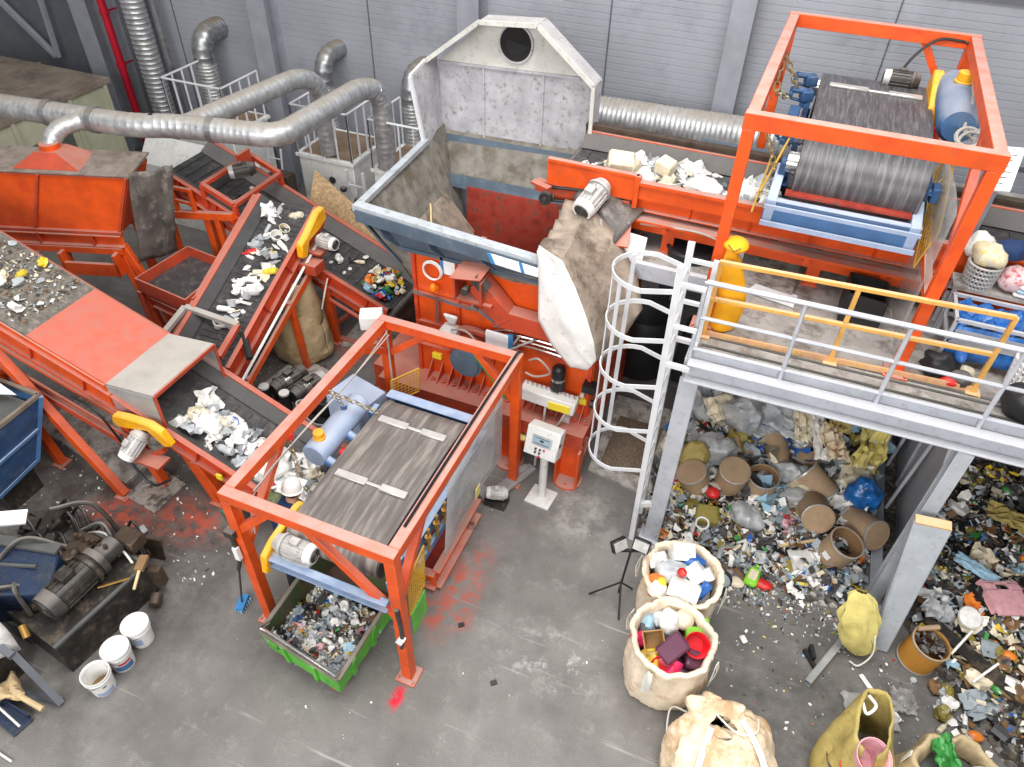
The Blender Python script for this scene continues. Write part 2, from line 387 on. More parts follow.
def motor(parent, c, axis, L=.42, r=.1, body='cast_grey', fan='white_paint', foot=True):
    """electric gear motor: finned body, end fan cover, flange, terminal box"""
    c = V(c); d = V(axis).normalized(); _, l, u = frame_of(d)
    b = MB(); b.cyl(c-d*L*.28, c+d*L*.28, r, n=18)
    for k in range(16):
        a = 2*PI*k/16; o = l*math.cos(a)+u*math.sin(a)
        b.bar(c-d*L*.26+o*r*1.04, c+d*L*.26+o*r*1.04, .008, .02, up=o)
    b.cyl(c-d*L*.34, c-d*L*.28, r*1.25, n=18); b.cyl(c-d*L*.52, c-d*L*.34, r*.85, r*1.15, n=14)
    o = b.build('motor', body, parent)
    f = MB(); f.cyl(c+d*L*.28, c+d*L*.46, r*1.12, r*1.0, n=18)
    fo = f.build('fan_cover', fan, o)
    g = MB(); g.cyl(c+d*L*.46, c+d*L*.465, r*.78, n=16)
    for k in range(3): g.torus(c+d*L*.468, r*(.25+.22*k), .005, 16, 5, mtx=Matrix((l, u, d)).transposed())
    g.build('fan_grille', 'dark_motor', o)
    t = MB(); t.obox(c+u*r*1.15, (L*.22, r*.9, r*.55), mtx=Matrix((d, l, u)).transposed()); t.build('terminal_box', body, o, bevel=.006)
    return o

def chain(parent, pts, r=.022, m='chain', name='chain'):
    b = MB(); P = [V(p) for p in pts]; tot = 0
    for a, q in zip(P, P[1:]):
        L = (q-a).length; n = max(1, int(L/(r*2.6))); d, l, u = frame_of(q-a)
        for k in range(n):
            c = a.lerp(q, (k+.5)/n); e = l if k % 2 else u
            ring = [c+d*math.cos(2*PI*j/8)*r*1.7+e*math.sin(2*PI*j/8)*r for j in range(8)]
            b.tube(ring, r*.3, 4, closed=True)
    return b.build(name, m, parent)

def mesh_guard(parent, p, e1, e2, n1, n2, m='yellow_mesh', name='mesh_guard'):
    """expanded-metal guard: frame plus crossing wires over parallelogram p, p+e1, p+e2"""
    p, e1, e2 = V(p), V(e1), V(e2); b = MB()
    for a, q in ((p, p+e1), (p+e1, p+e1+e2), (p+e1+e2, p+e2), (p+e2, p)): b.tube([a, q], .012, 5)
    for i in range(1, n1): b.tube([p+e1*i/n1, p+e1*i/n1+e2], .004, 4)
    for j in range(1, n2): b.tube([p+e2*j/n2, p+e2*j/n2+e1], .004, 4)
    return b.build(name, m, parent)
# ------------------------------------------------------------------ camera, light
cam = bpy.data.cameras.new('camera'); co = bpy.data.objects.new('camera', cam); COL.objects.link(co)
p, y, r = math.radians(41.92), math.radians(21.26), math.radians(-1.614)
F = V((-math.sin(y)*math.cos(p), math.cos(y)*math.cos(p), -math.sin(p))); Rv = V((math.cos(y), math.sin(y), 0)); Dv = F.cross(Rv)
R2 = Rv*math.cos(r)+Dv*math.sin(r); D2 = -Rv*math.sin(r)+Dv*math.cos(r)
co.matrix_world = Matrix.Translation((0, 0, 8)) @ Matrix((R2, -D2, -F)).transposed().to_4x4()
cam.sensor_width = 36; cam.lens = 36*729/1024; cam.clip_end = 100
S.camera = co
w = bpy.data.worlds.new('hall_light'); S.world = w; w.use_nodes = True
bg = w.node_tree.nodes['Background']; bg.inputs[0].default_value = (.93, .96, 1, 1); bg.inputs[1].default_value = .36
def area(loc, sx, sy, power, col=(1, .98, .95), rot=(0, 0, 0)):
    l = bpy.data.lights.new('roof_or_fill_light', 'AREA'); l.shape = 'RECTANGLE'; l.size = sx; l.size_y = sy; l.energy = power; l.color = col
    o = bpy.data.objects.new('roof_or_fill_light', l); COL.objects.link(o); o.location = loc; o.rotation_euler = rot; return o
area((1.0, 4.5, 13), 7, 6, 1300); area((-5.5, 3.5, 13), 7, 6, 650); area((-3, 10, 12.5), 9, 2, 420)
area((-1.5, -7, 9), 16, 5, 2200, rot=(1.05, 0, -.12))  # added fill light behind the camera, softens the shadows under the deck
S.view_settings.view_transform = 'Standard'; S.view_settings.look = 'None'; S.view_settings.gamma = 1; S.view_settings.exposure = -.1; S.view_settings.use_curve_mapping = False
# ------------------------------------------------------------------ the hall
def floor_material():
    m = bpy.data.materials.new('concrete_floor'); m.use_nodes = True; nt = m.node_tree; N = nt.nodes; L = nt.links; b = N['Principled BSDF']
    tc = N.new('ShaderNodeTexCoord')
    def nz(sc, det=8, ro=.6, vec=None):
        n = N.new('ShaderNodeTexNoise'); n.inputs['Scale'].default_value = sc; n.inputs['Detail'].default_value = det; n.inputs['Roughness'].default_value = ro
        L.new(vec or tc.outputs['Object'], n.inputs['Vector']); return n.outputs['Fac']
    def ramp(f, a, c, lo=0, hi=1):
        r = N.new('ShaderNodeMapRange'); r.inputs[1].default_value = a; r.inputs[2].default_value = c; r.inputs[3].default_value = lo; r.inputs[4].default_value = hi
        L.new(f, r.inputs[0]); return r.outputs[0]
    def mix(f, a, c):
        x = N.new('ShaderNodeMix'); x.data_type = 'RGBA'
        L.new(f, x.inputs[0]) if hasattr(f, 'node') else None
        L.new(a, x.inputs[6]) if hasattr(a, 'node') else setattr(x.inputs[6], 'default_value', a)
        L.new(c, x.inputs[7]) if hasattr(c, 'node') else setattr(x.inputs[7], 'default_value', c)
        return x.outputs[2]
    def mul(a, c):
        x = N.new('ShaderNodeMath'); x.operation = 'MULTIPLY'; L.new(a, x.inputs[0]); L.new(c, x.inputs[1]); return x.outputs[0]
    def spot(cx, cy, rx, ry):
        mp = N.new('ShaderNodeMapping'); mp.vector_type = 'TEXTURE'; mp.inputs['Location'].default_value = (cx, cy, 0); mp.inputs['Scale'].default_value = (rx, ry, 1)
        L.new(tc.outputs['Object'], mp.inputs[0])
        g = N.new('ShaderNodeVectorMath'); g.operation = 'LENGTH'; L.new(mp.outputs[0], g.inputs[0]); return ramp(g.outputs['Value'], .35, 1.0, 1, 0)
    c = mix(ramp(nz(.9), .3, .7), srgb(98, 95, 92), srgb(132, 129, 126))
    c = mix(ramp(nz(3.5, 10, .75), .54, .68, 0, .5), c, srgb(154, 151, 148))
    c = mix(ramp(nz(1.6, 10, .7), .52, .68, 0, .8), c, srgb(98, 95, 93))
    c = mix(ramp(nz(60, 3, .6), .5, .75, 0, .5), c, srgb(80, 77, 75))
    # long scuffed drag marks
    mp = N.new('ShaderNodeMapping'); mp.inputs['Rotation'].default_value = (0, 0, .5); mp.inputs['Scale'].default_value = (.5, 9, 1); L.new(tc.outputs['Object'], mp.inputs[0])
    c = mix(ramp(nz(1.2, 6, .6, mp.outputs[0]), .62, .7, 0, .5), c, srgb(176, 173, 170))
    # oily dirt round the pump unit and under the conveyors
    for (x, y, rx, ry, col, a) in ((-7.4, 3.2, 3.6, 2.8, srgb(56, 49, 45), .95), (-7.5, 7.2, 3.4, 2.6, srgb(76, 70, 66), .85), (1.4, 7.6, 2.6, 2.2, srgb(72, 66, 62), .7),
                                   (4.5, 6.6, 2.6, 2.4, srgb(70, 64, 60), .8), (2.2, 4.4, 2.6, 1.9, srgb(78, 75, 72), .95), (-1, 10, 3, 3.4, srgb(84, 80, 77), .7)):
        c = mix(mul(spot(x, y, rx, ry), ramp(nz(2.2, 8, .7), .32, .6, 0, a)), c, col)
    # rust-red paint dust
    for (x, y, rx, ry) in ((-2.35, 4.5, .35, .9), (-2.7, 4.1, .8, .25), (-7.1, 3.75, .6, .45), (-6.2, 4.05, .8, .5), (-6.4, 6.9, .6, .6), (-5.9, 8.2, .9, .5)):
        c = mix(mul(spot(x, y, rx, ry), ramp(nz(5, 10, .75), .44, .58, 0, .85)), c, srgb(178, 78, 56))
    c = mix(mul(spot(-2.42, 2.98, .1, .2), ramp(nz(9, 6, .7), .42, .5)), c, srgb(206, 24, 52))
    # pale swept arcs
    c = mix(mul(spot(-1.0, 4.05, .8, .5), ramp(nz(4, 10, .8), .52, .62, 0, .7)), c, srgb(186, 184, 182))
    c = mix(mul(spot(-1.4, 6.2, .8, .7), ramp(nz(3, 10, .8), .45, .6, 0, .6)), c, srgb(178, 175, 170))
    L.new(c, b.inputs['Base Color'])
    L.new(ramp(nz(2.5), .3, .7, .45, .8), b.inputs['Roughness'])
    bp = N.new('ShaderNodeBump'); bp.inputs['Strength'].default_value = .12; bp.inputs['Distance'].default_value = .02
    L.new(nz(40, 6), bp.inputs['Height']); L.new(bp.outputs[0], b.inputs['Normal'])
    M['floor'] = m
floor_material()
b = MB(); b.box(-22, 12, -6, 13.2, -.2, 0); struct(b.build('floor', 'floor'), 'worn grey concrete floor of the hall', 'floor')
# joints cut in the slab, seen between the lower cage and the shredder
b = MB()
for x in (-4.7, -5.25): b.box(x-.012, x+.012, 6.9, 9.6, .0005, .003)
struct(b.build('trim_1', 'dark_hole'), 'dark floor joints between the shredder and the lower cage', 'floor joint')
mat('wall_panel', srgb(164, 167, 176), .5, .1, var=.07, scale=.8, stain_or_shade=srgb(150, 153, 162), sthr=.56, ssc=.9, grime=0)
mat('wall_dark', srgb(104, 107, 114), .55, var=.08)
def ribbed_wall(x0, x1, z0, z1, m, name, lab):
    prof = []; z = z0; Y = 12.8
    while z < z1:
        prof += [(Y, z), (Y, z+.092), (Y+.007, z+.096), (Y+.007, z+.106)]; z += .11
    prof += [(Y, z), (Y+.3, z), (Y+.3, z0)]
    b = MB(); b.prism(prof, 'x', x0, x1); return struct(b.build(name, m), lab, 'wall')
ribbed_wall(-15.1, 12, 0, 10, 'wall_panel', 'wall_back', 'grey horizontally ribbed metal panel wall behind the machines')
b = MB(); b.box(-22, -15.1, 12.8, 13.1, 0, 10); struct(b.build('wall_back_left', 'wall_dark'), 'dark grey flat wall bay behind the beige cabin', 'wall')
n = 2
for x, w in ((-1.25, .36), (-5.85, .42), (-10.4, .42), (-15.2, .5)):
    b = MB(); b.ibeam((x, 12.6, 0), (x, 12.6, 10), w, .4, .025, up=(0, 1, 0)); 
    struct(b.build('trim_%d' % n, 'column_grey', bevel=.004), 'grey steel wall column number %d from the right' % (n-1), 'column'); n += 1
b = MB()
b.box(-15, 12, 12.755, 12.81, 5.32, 5.4); b.box(-15, 12, 12.77, 12.81, 8.0, 8.07); b.box(-1, 12, 12.77, 12.81, 3.1, 3.15)
for x in (-3.4, .9, 3.6, -8.1, -12.9): b.box(x-.01, x+.01, 12.785, 12.81, 0, 10)
struct(b.build('trim_6', 'column_dark'), 'dark joint strips running along the ribbed wall', 'wall trim')
b = MB()
b.bar((-16.55, 12.5, 2.05), (-18.6, 12.5, 3.9), .11, .1); b.bar((-16.5, 12.5, 2.05), (-16.2, 12.5, 5.5), .09, .09)
struct(b.build('trim_7', 'column_grey'), 'crossed grey steel wall braces above the cabin roof', 'brace')
# ------------------------------------------------------------------ ducts, cabin and filters at the back
t = thing('ventilation_duct', 'long galvanized spiral duct crossing above the left conveyors with two arms back to the filters', 'duct', (-10.4, 7.4, 2.9))
main = duct_path([(-13.2, 7.25, 3.5), (-9.1, 7.72, 3.5), (-8.65, 7.95, 3.5), (-6.98, 8.3, 3.5), (-6.92, 10.5, 3.5), (-6.85, 10.95, 3.3), (-6.85, 10.95, 1.95)], .3)
ribbed(MB(), main, .175, .1, .004).build('main_run', 'galv', t)
br = duct_path([(-8.45, 8.0, 3.5), (-8.12, 10.5, 3.5), (-8.1, 10.95, 3.2), (-8.1, 10.95, 1.95)], .3)
ribbed(MB(), br, .16, .1, .004).build('branch_run', 'galv', t)
ribbed(MB(), duct_path([(-9.95, 7.6, 3.5), (-10.2, 7.2, 3.45), (-10.21, 7.06, 3.2)], .22), .13, .07, .004).build('drop_pipe', 'galv', t)
b = MB()
for c, d, r in (((-10.6, 7.55, 3.5), (1, .11, 0), .2), ((-9.8, 7.64, 3.5), (1, .11, 0), .195), ((-8.0, 8.09, 3.5), (1, .2, 0), .19)):
    c = V(c); d = V(d).normalized(); b.cyl(c-d*.05, c+d*.05, r, n=20)
b.build('joint_collar', 'galv_dark', t)
i = 0
for x, z, lab in ((-11.75, 3.12, 'bent galvanized exhaust duct entering the wall, leftmost of three'), (-8.85, 3.1, 'bent galvanized exhaust duct entering the wall between the two arms of the long duct'),
                  (-6.95, 3.05, 'bent galvanized exhaust duct entering the wall just left of the tall hood')):
    t = thing('exhaust_duct', lab, 'duct', (x, 12.2, 1.9), 'exhaust ducts on the back wall')
    r = .21 if i == 0 else .17
    ribbed(MB(), [V((x, 12.15, .9)), V((x, 12.15, z-.4))], r).build('riser', 'galv', t)
    ribbed(MB(), duct_path([(x, 12.15, z-.4), (x, 12.15, z+.12), (x, 12.8, z+.12)], .4, 5), r).build('elbow', 'galv_dark', t)
    i += 1
t = thing('wall_duct', 'wide vertical galvanized duct rising up the wall beside the red pipe', 'duct', (-13.4, 12.4, 0))
ribbed(MB(), [V((-13.5, 12.35, .8)), V((-13.5, 12.35, 9))], .24, .1, .01).build('riser', 'galv', t)
b = MB(); b.cyl((-13.05, 12.45, .8), (-13.05, 12.45, 9), .07); b.build('side_pipe', 'galv_dark', t)
t = thing('horizontal_duct', 'horizontal galvanized spiral duct along the wall behind the orange feed conveyor', 'duct', (-1, 11.9, 2.2))
ribbed(MB(), [V((-3.6, 11.8, 3.2)), V((1.2, 11.8, 3.32))], .3, .08).build('pipe', 'galv', t)
for x in (-2.6, -.2):
    b = MB(); b.bar((x, 11.8, 0), (x, 11.8, 2.92), .1); b.bar((x, 11.5, 2.9), (x, 12.1, 2.9), .08, .05); b.build('support', 'column_dark', t)
t = thing('sprinkler_pipe', 'bright red standpipe running up the back wall', 'pipe', (-14.45, 12.4, 0))
b = MB(); b.cyl((-14.45, 12.4, .2), (-14.45, 12.4, 9), .085, n=14)
b.build('pipe', 'redpipe', t)
b = MB()
for z in (.9, 2.2, 3.3, 5): b.cyl((-14.45, 12.4, z-.05), (-14.45, 12.4, z+.05), .105, n=14); b.bar((-14.45, 12.4, z), (-14.45, 12.8, z), .03)
b.build('clamp', 'redpipe', t)
b = MB(); b.ibeam((-13.95, 12.5, 0), (-13.95, 12.5, 9), .18, .22, .015, up=(0, 1, 0)); tag(b.build('cable_ladder', 'column_dark', loc=(-13.95, 12.5, 0)), 'dark upright channel between the red pipe and the wide duct', 'channel')
# beige cabin
t = thing('cabin', 'beige machine cabin with dusty brown flat roof at the left wall', 'cabin', (-15.5, 9.8, 0))
b = MB(); b.box(-20, -13.4, 6.4, 10.95, 0, 2.42)
b.build('body', 'beige_panel', t, bevel=.01)
b = MB(); b.box(-20.1, -13.34, 6.3, 11.05, 2.42, 2.52)
b.build('roof', 'cabin_roof', t)
b = MB()
for x in (-15.2, -17.2): b.box(x-.02, x+.02, 6.3, 11.05, 2.52, 2.56)
b.build('roof_seam', 'cabin_roof', t)
b = MB(); b.box(-13.4, -13.36, 8.9, 9.8, .3, 1.9); b.build('door', 'cabin_dark', t)
b = MB()
for y in (7.4, 8.7, 10.0, 10.9): b.box(-13.42, -13.35, y-.04, y+.04, 0, 2.42)
b.build('corner_post', 'beige_panel', t)
b = MB(); b.box(-17, -13.7, 6.36, 6.4, .5, 2.0); b.build('window', 'dark_hole', t)
# white filter units with railings
def railing(parent, pts, h, posts, r=.022, m='rail_white', name='railing', mid=(.5,)):
    b = MB(); P = [V(p) for p in pts]
    for a, q in zip(P, P[1:]):
        b.tube([a+V((0, 0, h)), q+V((0, 0, h))], r, 6)
        for k in mid: b.tube([a+V((0, 0, h*k)), q+V((0, 0, h*k))], r*.8, 6)
        n = max(1, round((q-a).length/posts))
        for i in range(n+1): p = a.lerp(q, i/n); b.tube([p, p+V((0, 0, h))], r*.9, 6)
    return b.build(name, m, parent)
for k, (x0, x1, y0, lab) in enumerate(((-8.75, -7.55, 10.85, 'white filter unit with railed top standing left of the valve rack'), (-7.1, -5.9, 10.85, 'white filter unit half hidden behind the shredder hopper'),
                                     (-11.75, -10.35, 10.9, 'white filter unit with a railed dusty top beside the beige cabin'))):
    t = thing('filter_unit', lab, 'filter unit', ((x0+x1)/2, y0+.6, 0), 'filter units along the back wall')
    b = MB(); b.box(x0, x1, y0, 12.05, 0, 1.82); b.build('housing', 'filter_white', t, bevel=.015)
    b = MB(); b.box(x0-.04, x1+.04, y0-.04, 12.1, 1.82, 1.88); b.build('top_plate', 'filter_white', t)
    b = MB(); b.box(x0+.06, x1-.06, y0+.05, 12.0, 1.88, 1.895); b.build('dust_layer', 'filter_top', t)
    railing(t, [(x0, 12.0, 1.88), (x0, y0, 1.88), (x1, y0, 1.88), (x1, 12.0, 1.88)], .92, .3, mid=())
    b = MB(); b.cyl(((x0+x1)/2+.1, y0-.02, 1.45), ((x0+x1)/2+.1, y0, 1.45), .07, n=16); b.build('gauge', 'dark_motor', t)
t = thing('valve_rack', 'pale green frame of pipework and valves between the white filter units', 'pipework', (-7.3, 10.6, 0))
b = MB()
for x in (-7.5, -7.15): b.bar((x, 10.55, 0), (x, 10.55, 1.9), .05)
for z in (.4, 1.0, 1.6): b.bar((-7.5, 10.55, z), (-7.15, 10.55, z), .04)
b.bar((-7.5, 10.55, .4), (-7.15, 10.55, 1.0), .03); b.bar((-7.5, 10.55, 1.0), (-7.15, 10.55, 1.6), .03)
b.build('frame', 'rail_white', t)
b = MB()
for k in range(7): b.ball((-7.52+.07*(k % 3)*2, 10.42, .55+.17*k), (.07, .07, .06), 8, 6)
b.build('valve', 'dark_motor', t)
t = thing('ladder', 'white rung ladder leaning by the filter units behind the rear conveyor', 'ladder', (-9.0, 10.4, 0))
b = MB()
for x in (-9.25, -8.95): b.tube([(x, 10.3, 0), (x, 10.6, 2.0)], .022, 6)
b.build('stile', 'rail_white', t)
b = MB()
for k in range(6): z = .3+.3*k; b.tube([(-9.25, 10.3+.15*z, z), (-8.95, 10.3+.15*z, z)], .014, 5)
b.build('rung', 'rail_white', t)
t = thing('electrical_box', 'brown dusty electrical box with coloured buttons in front of the white filter unit', 'control box', (-8.75, 10.25, 0))
b = MB(); b.box(-9.0, -8.55, 10.15, 10.4, .8, 1.7); b.build('case', 'oily_brown', t, bevel=.01)
b = MB(); b.bar((-8.78, 10.28, 0), (-8.78, 10.28, .8), .08); b.build('post', 'column_dark', t)
b = MB()
for i in range(3):
    for j in range(2): b.cyl((-8.9+.12*i, 10.13, 1.35+.15*j), (-8.9+.12*i, 10.15, 1.35+.15*j), .025, n=8)
b.build('button', 'waste_yellow', t)
t = thing('low_fence', 'thin dark pipe railing in front of the white machine skirt', 'railing', (-10.5, 9.6, 0))
railing(t, [(-11.6, 9.7, 0), (-9.3, 9.75, 0)], 1.1, 1.2, .02, 'column_dark', mid=())
t = thing('skirt_panel', 'dirty off-white machine panel behind the low dark railing', 'panel', (-10.8, 10.3, 0))
b = MB(); b.box(-12.2, -9.4, 10.15, 10.25, 0, 1.3); b.raw([(-12.2, 10.15, 1.3), (-9.4, 10.15, 1.3), (-9.4, 10.55, 1.75), (-12.2, 10.55, 1.75)], [(0, 1, 2, 3)]); b.build('panel', 'filter_white', t)
# ------------------------------------------------------------------ conveyors on the left
def conveyor(t, pts, lat, w, rail_h=.24, m='orange_belt_rail', belt='rubber', skirt='rubber_skirt', ribs=.22, stiff=.7, chev=True, under=True, skirt_w=.14):
    """troughed belt conveyor: belt, two channel side rails, rubber skirts, rollers; pts = belt centre line, lat = unit lateral vector"""
    P = [V(p) for p in pts]; l = V(lat).normalized()
    bl = MB(); sk = [MB(), MB()]; rl = [MB(), MB()]; ro = MB(); un = MB()
    for a, q in zip(P, P[1:]):
        d = (q-a).normalized(); u = d.cross(l)
        if u.z < 0: u = -u
        bl.bar(a, q, w-.04, .03, up=u)
        L = (q-a).length; n = int(L/ribs)
        if chev:
            for i in range(n):
                c = a.lerp(q, (i+.5)/n); bl.bar(c-l*(w*.32)+u*.022, c+l*(w*.32)+u*.022, .03, .014, up=u)
        for k, sgn in enumerate((-1, 1)):
            o = l*sgn*(w/2)
            rl[k].chan(a+o+u*.05, q+o+u*.05, .07, rail_h, side=1 if d.cross(u).dot(l)*sgn > 0 else -1, t=.012, up=u)
            for i in range(max(1, int(L/stiff))):
                c = a.lerp(q, (i+.5)/max(1, int(L/stiff)))+o+l*sgn*.035+u*.05
                rl[k].obox(c, (.012, .06, rail_h-.03), mtx=Matrix((d, l, u)).transposed())
            sk[k].slab([a+o+u*(.05+rail_h*.45)-l*sgn*.01, q+o+u*(.05+rail_h*.45)-l*sgn*.01, q+o-l*sgn*skirt_w+u*.03, a+o-l*sgn*skirt_w+u*.03], .012)
        for i in range(max(1, int(L/.5))):
            c = a.lerp(q, (i+.5)/max(1, int(L/.5)))-u*.14; ro.cyl(c-l*w*.48, c+l*w*.48, .045, n=10)
        if under:
            for sgn in (-1, 1): un.bar(a+l*sgn*w*.47-u*.22, q+l*sgn*w*.47-u*.22, .06, .08, up=u)
    for e, d in ((P[0], P[0]-P[1]), (P[-1], P[-1]-P[-2])):
        ro.cyl(e-l*w*.46-V((0, 0, .1)), e+l*w*.46-V((0, 0, .1)), .1, n=14)
    bl.build('belt', belt, t)
    for k in range(2):
        rl[k].build('side_rail', m, t, bevel=.003); sk[k].build('rubber_skirt', skirt, t)
    ro.build('roller', 'dark_motor', t)
    if under: un.build('under_frame', m, t)

# A: raised enclosed conveyor at the far left (built square, then turned about its right end)
AO = V((-8.87, 7.1, 0)); t = thing('enclosed_conveyor', 'boxed-in bright orange conveyor high on the left, with a dust hood on its grey top', 'conveyor', AO)
X0, X1, Y0, Y1, ZT_ = -11.7, -8.87, 7.1, 7.75, 3.0
b = MB(); b.prism([(X0, 2.06), (X1-.42, 2.06), (X1, ZT_), (X0, ZT_)], 'y', Y0, Y1); b.build('housing', 'orange_paint', t)
b = MB()
for x in (-11.3, -10.22, -8.9): b.bar((x-.42, Y0-.02, 2.06), (x, Y0-.02, ZT_), .04, .04, up=(0, 1, 0))
b.bar((X0, Y0-.03, 2.07), (X1-.4, Y0-.03, 2.07), .06, .04); b.bar((X0, Y0-.01, ZT_), (X1, Y0-.01, ZT_), .04, .03)
for x in (-11.6, -10.6, -9.75): b.bar((x, Y0-.05, 1.84), (x, Y0-.05, 2.05), .02, .08, up=(0, 1, 0))
b.build('panel_frame', 'orange_old', t)
b = MB(); b.prism([(Y0-.03, ZT_), (Y1+.05, ZT_+.05), (Y1+.05, ZT_+.08), (Y0-.03, ZT_+.03)], 'x', X0, X1+.02); b.build('top_cover', 'cover_dusty', t)
b = MB(); b.chan((X0, Y0-.01, 1.94), (X1-.42, Y0-.01, 1.94), .08, .2, side=1); b.chan((X0, Y1, 1.94), (X1-.42, Y1, 1.94), .08, .2, side=-1); b.bar((X0, Y0-.06, 1.78), (X1-.45, Y0-.06, 1.78), .1, .1); b.build('under_frame', 'orange_paint', t)
b = MB(); x_, y_, zz = -10.12, 7.45, ZT_+.04
b.raw([(x_-.5, y_-.3, zz), (x_+.5, y_-.3, zz), (x_+.5, y_+.3, zz), (x_-.5, y_+.3, zz), (x_-.16, y_-.16, zz+.2), (x_+.16, y_-.16, zz+.2), (x_+.16, y_+.16, zz+.2), (x_-.16, y_+.16, zz+.2)], [(0, 1, 5, 4), (1, 2, 6, 5), (2, 3, 7, 6), (3, 0, 4, 7), (4, 5, 6, 7)])
b.build('dust_hood', 'orange_old', t)
b = MB(); b.cyl((x_, y_, zz+.18), (x_, y_, zz+.28), .14, n=20); b.build('hood_collar', 'orange_paint', t)
b = MB(); b.box(-10.3, -9.4, 6.86, 6.92, 1.4, 1.62)
for x in (-10.28, -9.42): b.box(x-.03, x+.03, 6.86, 7.1, 1.4, 1.78)
b.build('drip_guard', 'orange_paint', t, bevel=.004)
for x, dx in ((-9.35, .6), (-9.45, .4), (-11.0, 0)): leg(t, (x+dx, 6.95, 0), (x, 7.1, 1.85), .12)
leg(t, (-9.4, 7.75, 0), (-9.4, 7.75, 1.85), .12)
AR = .33; t.rotation_euler.z = AR
b = MB(); Gc = []
for i in range(17):
    row = []
    for j in range(13):
        u, v = j/12, i/16
        row.append((.02+.55*u-.36*v+.03*math.sin(8*u+3*v)*v, .0+.3*u+.05*math.sin(11*u+2*v)*(.25+v)+.025*math.sin(19*u-5*v)-.03*v, 3.05-1.5*v+.02*math.sin(9*u)+.03*u))
    Gc.append([AO+V(p) for p in row])
b.grid(Gc); b.build('curtain', 'curtain', t, thick=.008)
t2 = thing('support_frame', 'small orange frame and beam behind the dark curtain', 'frame', (-8.6, 7.95, 0))
b = MB(); b.bar((-9.5, 7.95, 1.86), (-7.9, 7.95, 2.16), .1, .12)
for x in (-9.05, -8.68): b.bar((x, 7.95, 1.98), (x, 7.95, 2.42), .06, .06)
b.bar((-9.08, 7.95, 2.42), (-8.65, 7.95, 2.44), .06, .06); b.bar((-9.05, 7.95, 2.2), (-8.7, 7.95, 2.2), .05, .05)
b.build('beam', 'orange_paint', t2, bevel=.004)
leg(t2, (-8.25, 8.0, 0), (-8.25, 7.95, 2.05), .1); leg(t2, (-9.3, 8.0, 0), (-9.3, 7.95, 1.86), .1)

# open feed box under the curtain
t = thing('feed_box', 'open orange feed box with black rubber floor below the dark curtain', 'chute', (-8.35, 7.05, 0))
c0, c1, c2, c3 = V((-8.95, 6.66, 1.5)), V((-8.72, 7.62, 1.6)), V((-7.78, 7.5, 1.6)), V((-7.86, 6.52, 1.5))
b = MB(); dz = V((0, 0, .24))
for p, q in ((c0, c1), (c1, c2), (c2, c3), (c3, c0)): b.slab([p, q, q-dz, p-dz], .025)
b.bar(c3+V((.16, 0, -.03)), c2+V((.16, 0, -.03)), .03, .2); b.bar(c3+V((.08, 0, -.12)), c2+V((.08, 0, -.12)), .16, .02)
b.build('wall', 'orange_old', t)
b = MB(); b.slab([c0-dz*.8, c1-dz*.8, c2-dz*.8, c3-dz*.8], .03); b.build('floor', 'rubber', t)
b = MB(); b.chan(c0-dz*1.6+V((.2, .03, 0)), c3-dz*1.6+V((0, .03, 0)), .06, .18); b.chan(c1-dz*1.6, c2-dz*1.6, .06, .18, side=-1); b.build('under_frame', 'orange_old', t)
for p in (c0, c1, c2, c3): leg(t, (p.x, p.y, 0), p-dz, .09, 'orange_old')

# B: covered conveyor coming down to the lower magnet
t = thing('covered_conveyor', 'long orange conveyor under a red and grey cover running down into the lower cage', 'conveyor', (-6, 4.9, 0))
def bz(x): return 1.576-.38*(x+7.08) if x < -7.08 else 1.0-.45*(x+5.8) if x < -4.75 else .53
conveyor(t, [(-11.5, 4.9, bz(-11.5)), (-7.08, 4.9, bz(-7.08)), (-4.75, 4.9, .53), (-3.1, 4.9, .42)], (0, 1, 0), 1.12, .26, ribs=.2)
def btop(x): return 1.87+.1*(x+7.08) if x > -7.08 else 1.87-.38*(x+7.08)
for x0, x1, m, nm in ((-7.08, -6.3, 'grey_cover', 'grey_top_panel'), (-8.17, -7.08, 'orange_cover', 'red_top_panel'), (-11.5, -8.17, 'litter_cover', 'litter_covered_panel')):
    b = MB(); b.prism([(x0, btop(x0)-.03), (x1, btop(x1)-.03), (x1, btop(x1)), (x0, btop(x0))], 'y', 4.34, 5.44); b.build(nm, m, t)
for y in (4.33, 5.45):
    b = MB(); b.prism([(-11.5, btop(-11.5)-.62), (-7.08, btop(-7.08)-.5), (-7.08, btop(-7.08)-.03), (-11.5, btop(-11.5)-.03)], 'y', y-.012, y+.012)
    b.bar((-11.5, y-.02, btop(-11.5)-.63), (-7.08, y-.02, btop(-7.08)-.51), .06, .05); b.bar((-7.09, y-.01, btop(-7.08)-.5), (-7.09, y-.01, btop(-7.08)), .03, .03, up=(0, 1, 0))
    b.build('cover_side', 'orange_paint', t)
    b = MB(); b.prism([(-7.07, 1.38), (-6.32, 1.2), (-6.32, 1.92), (-7.07, 1.85)], 'y', y-.006, y+.006); b.build('clear_side_flap', 'clear_sheet', t)
b = MB(); b.tube([(-6.3, 4.35, 1.94), (-6.3, 4.33, 1.28)], .02, 5); b.tube([(-6.3, 5.43, 1.94), (-6.3, 5.43, 1.3)], .02, 5); b.bar((-6.3, 4.35, 1.93), (-6.3, 5.43, 1.93), .03, .05); b.build('opening_frame', 'orange_old', t)
b = MB(); b.bar((-10.9, 4.3, 2.15), (-6.9, 4.3, .75), .08, .1); b.bar((-10.9, 4.28, 2.4), (-6.9, 4.28, .95), .03, .03); b.build('side_truss', 'orange_old', t)
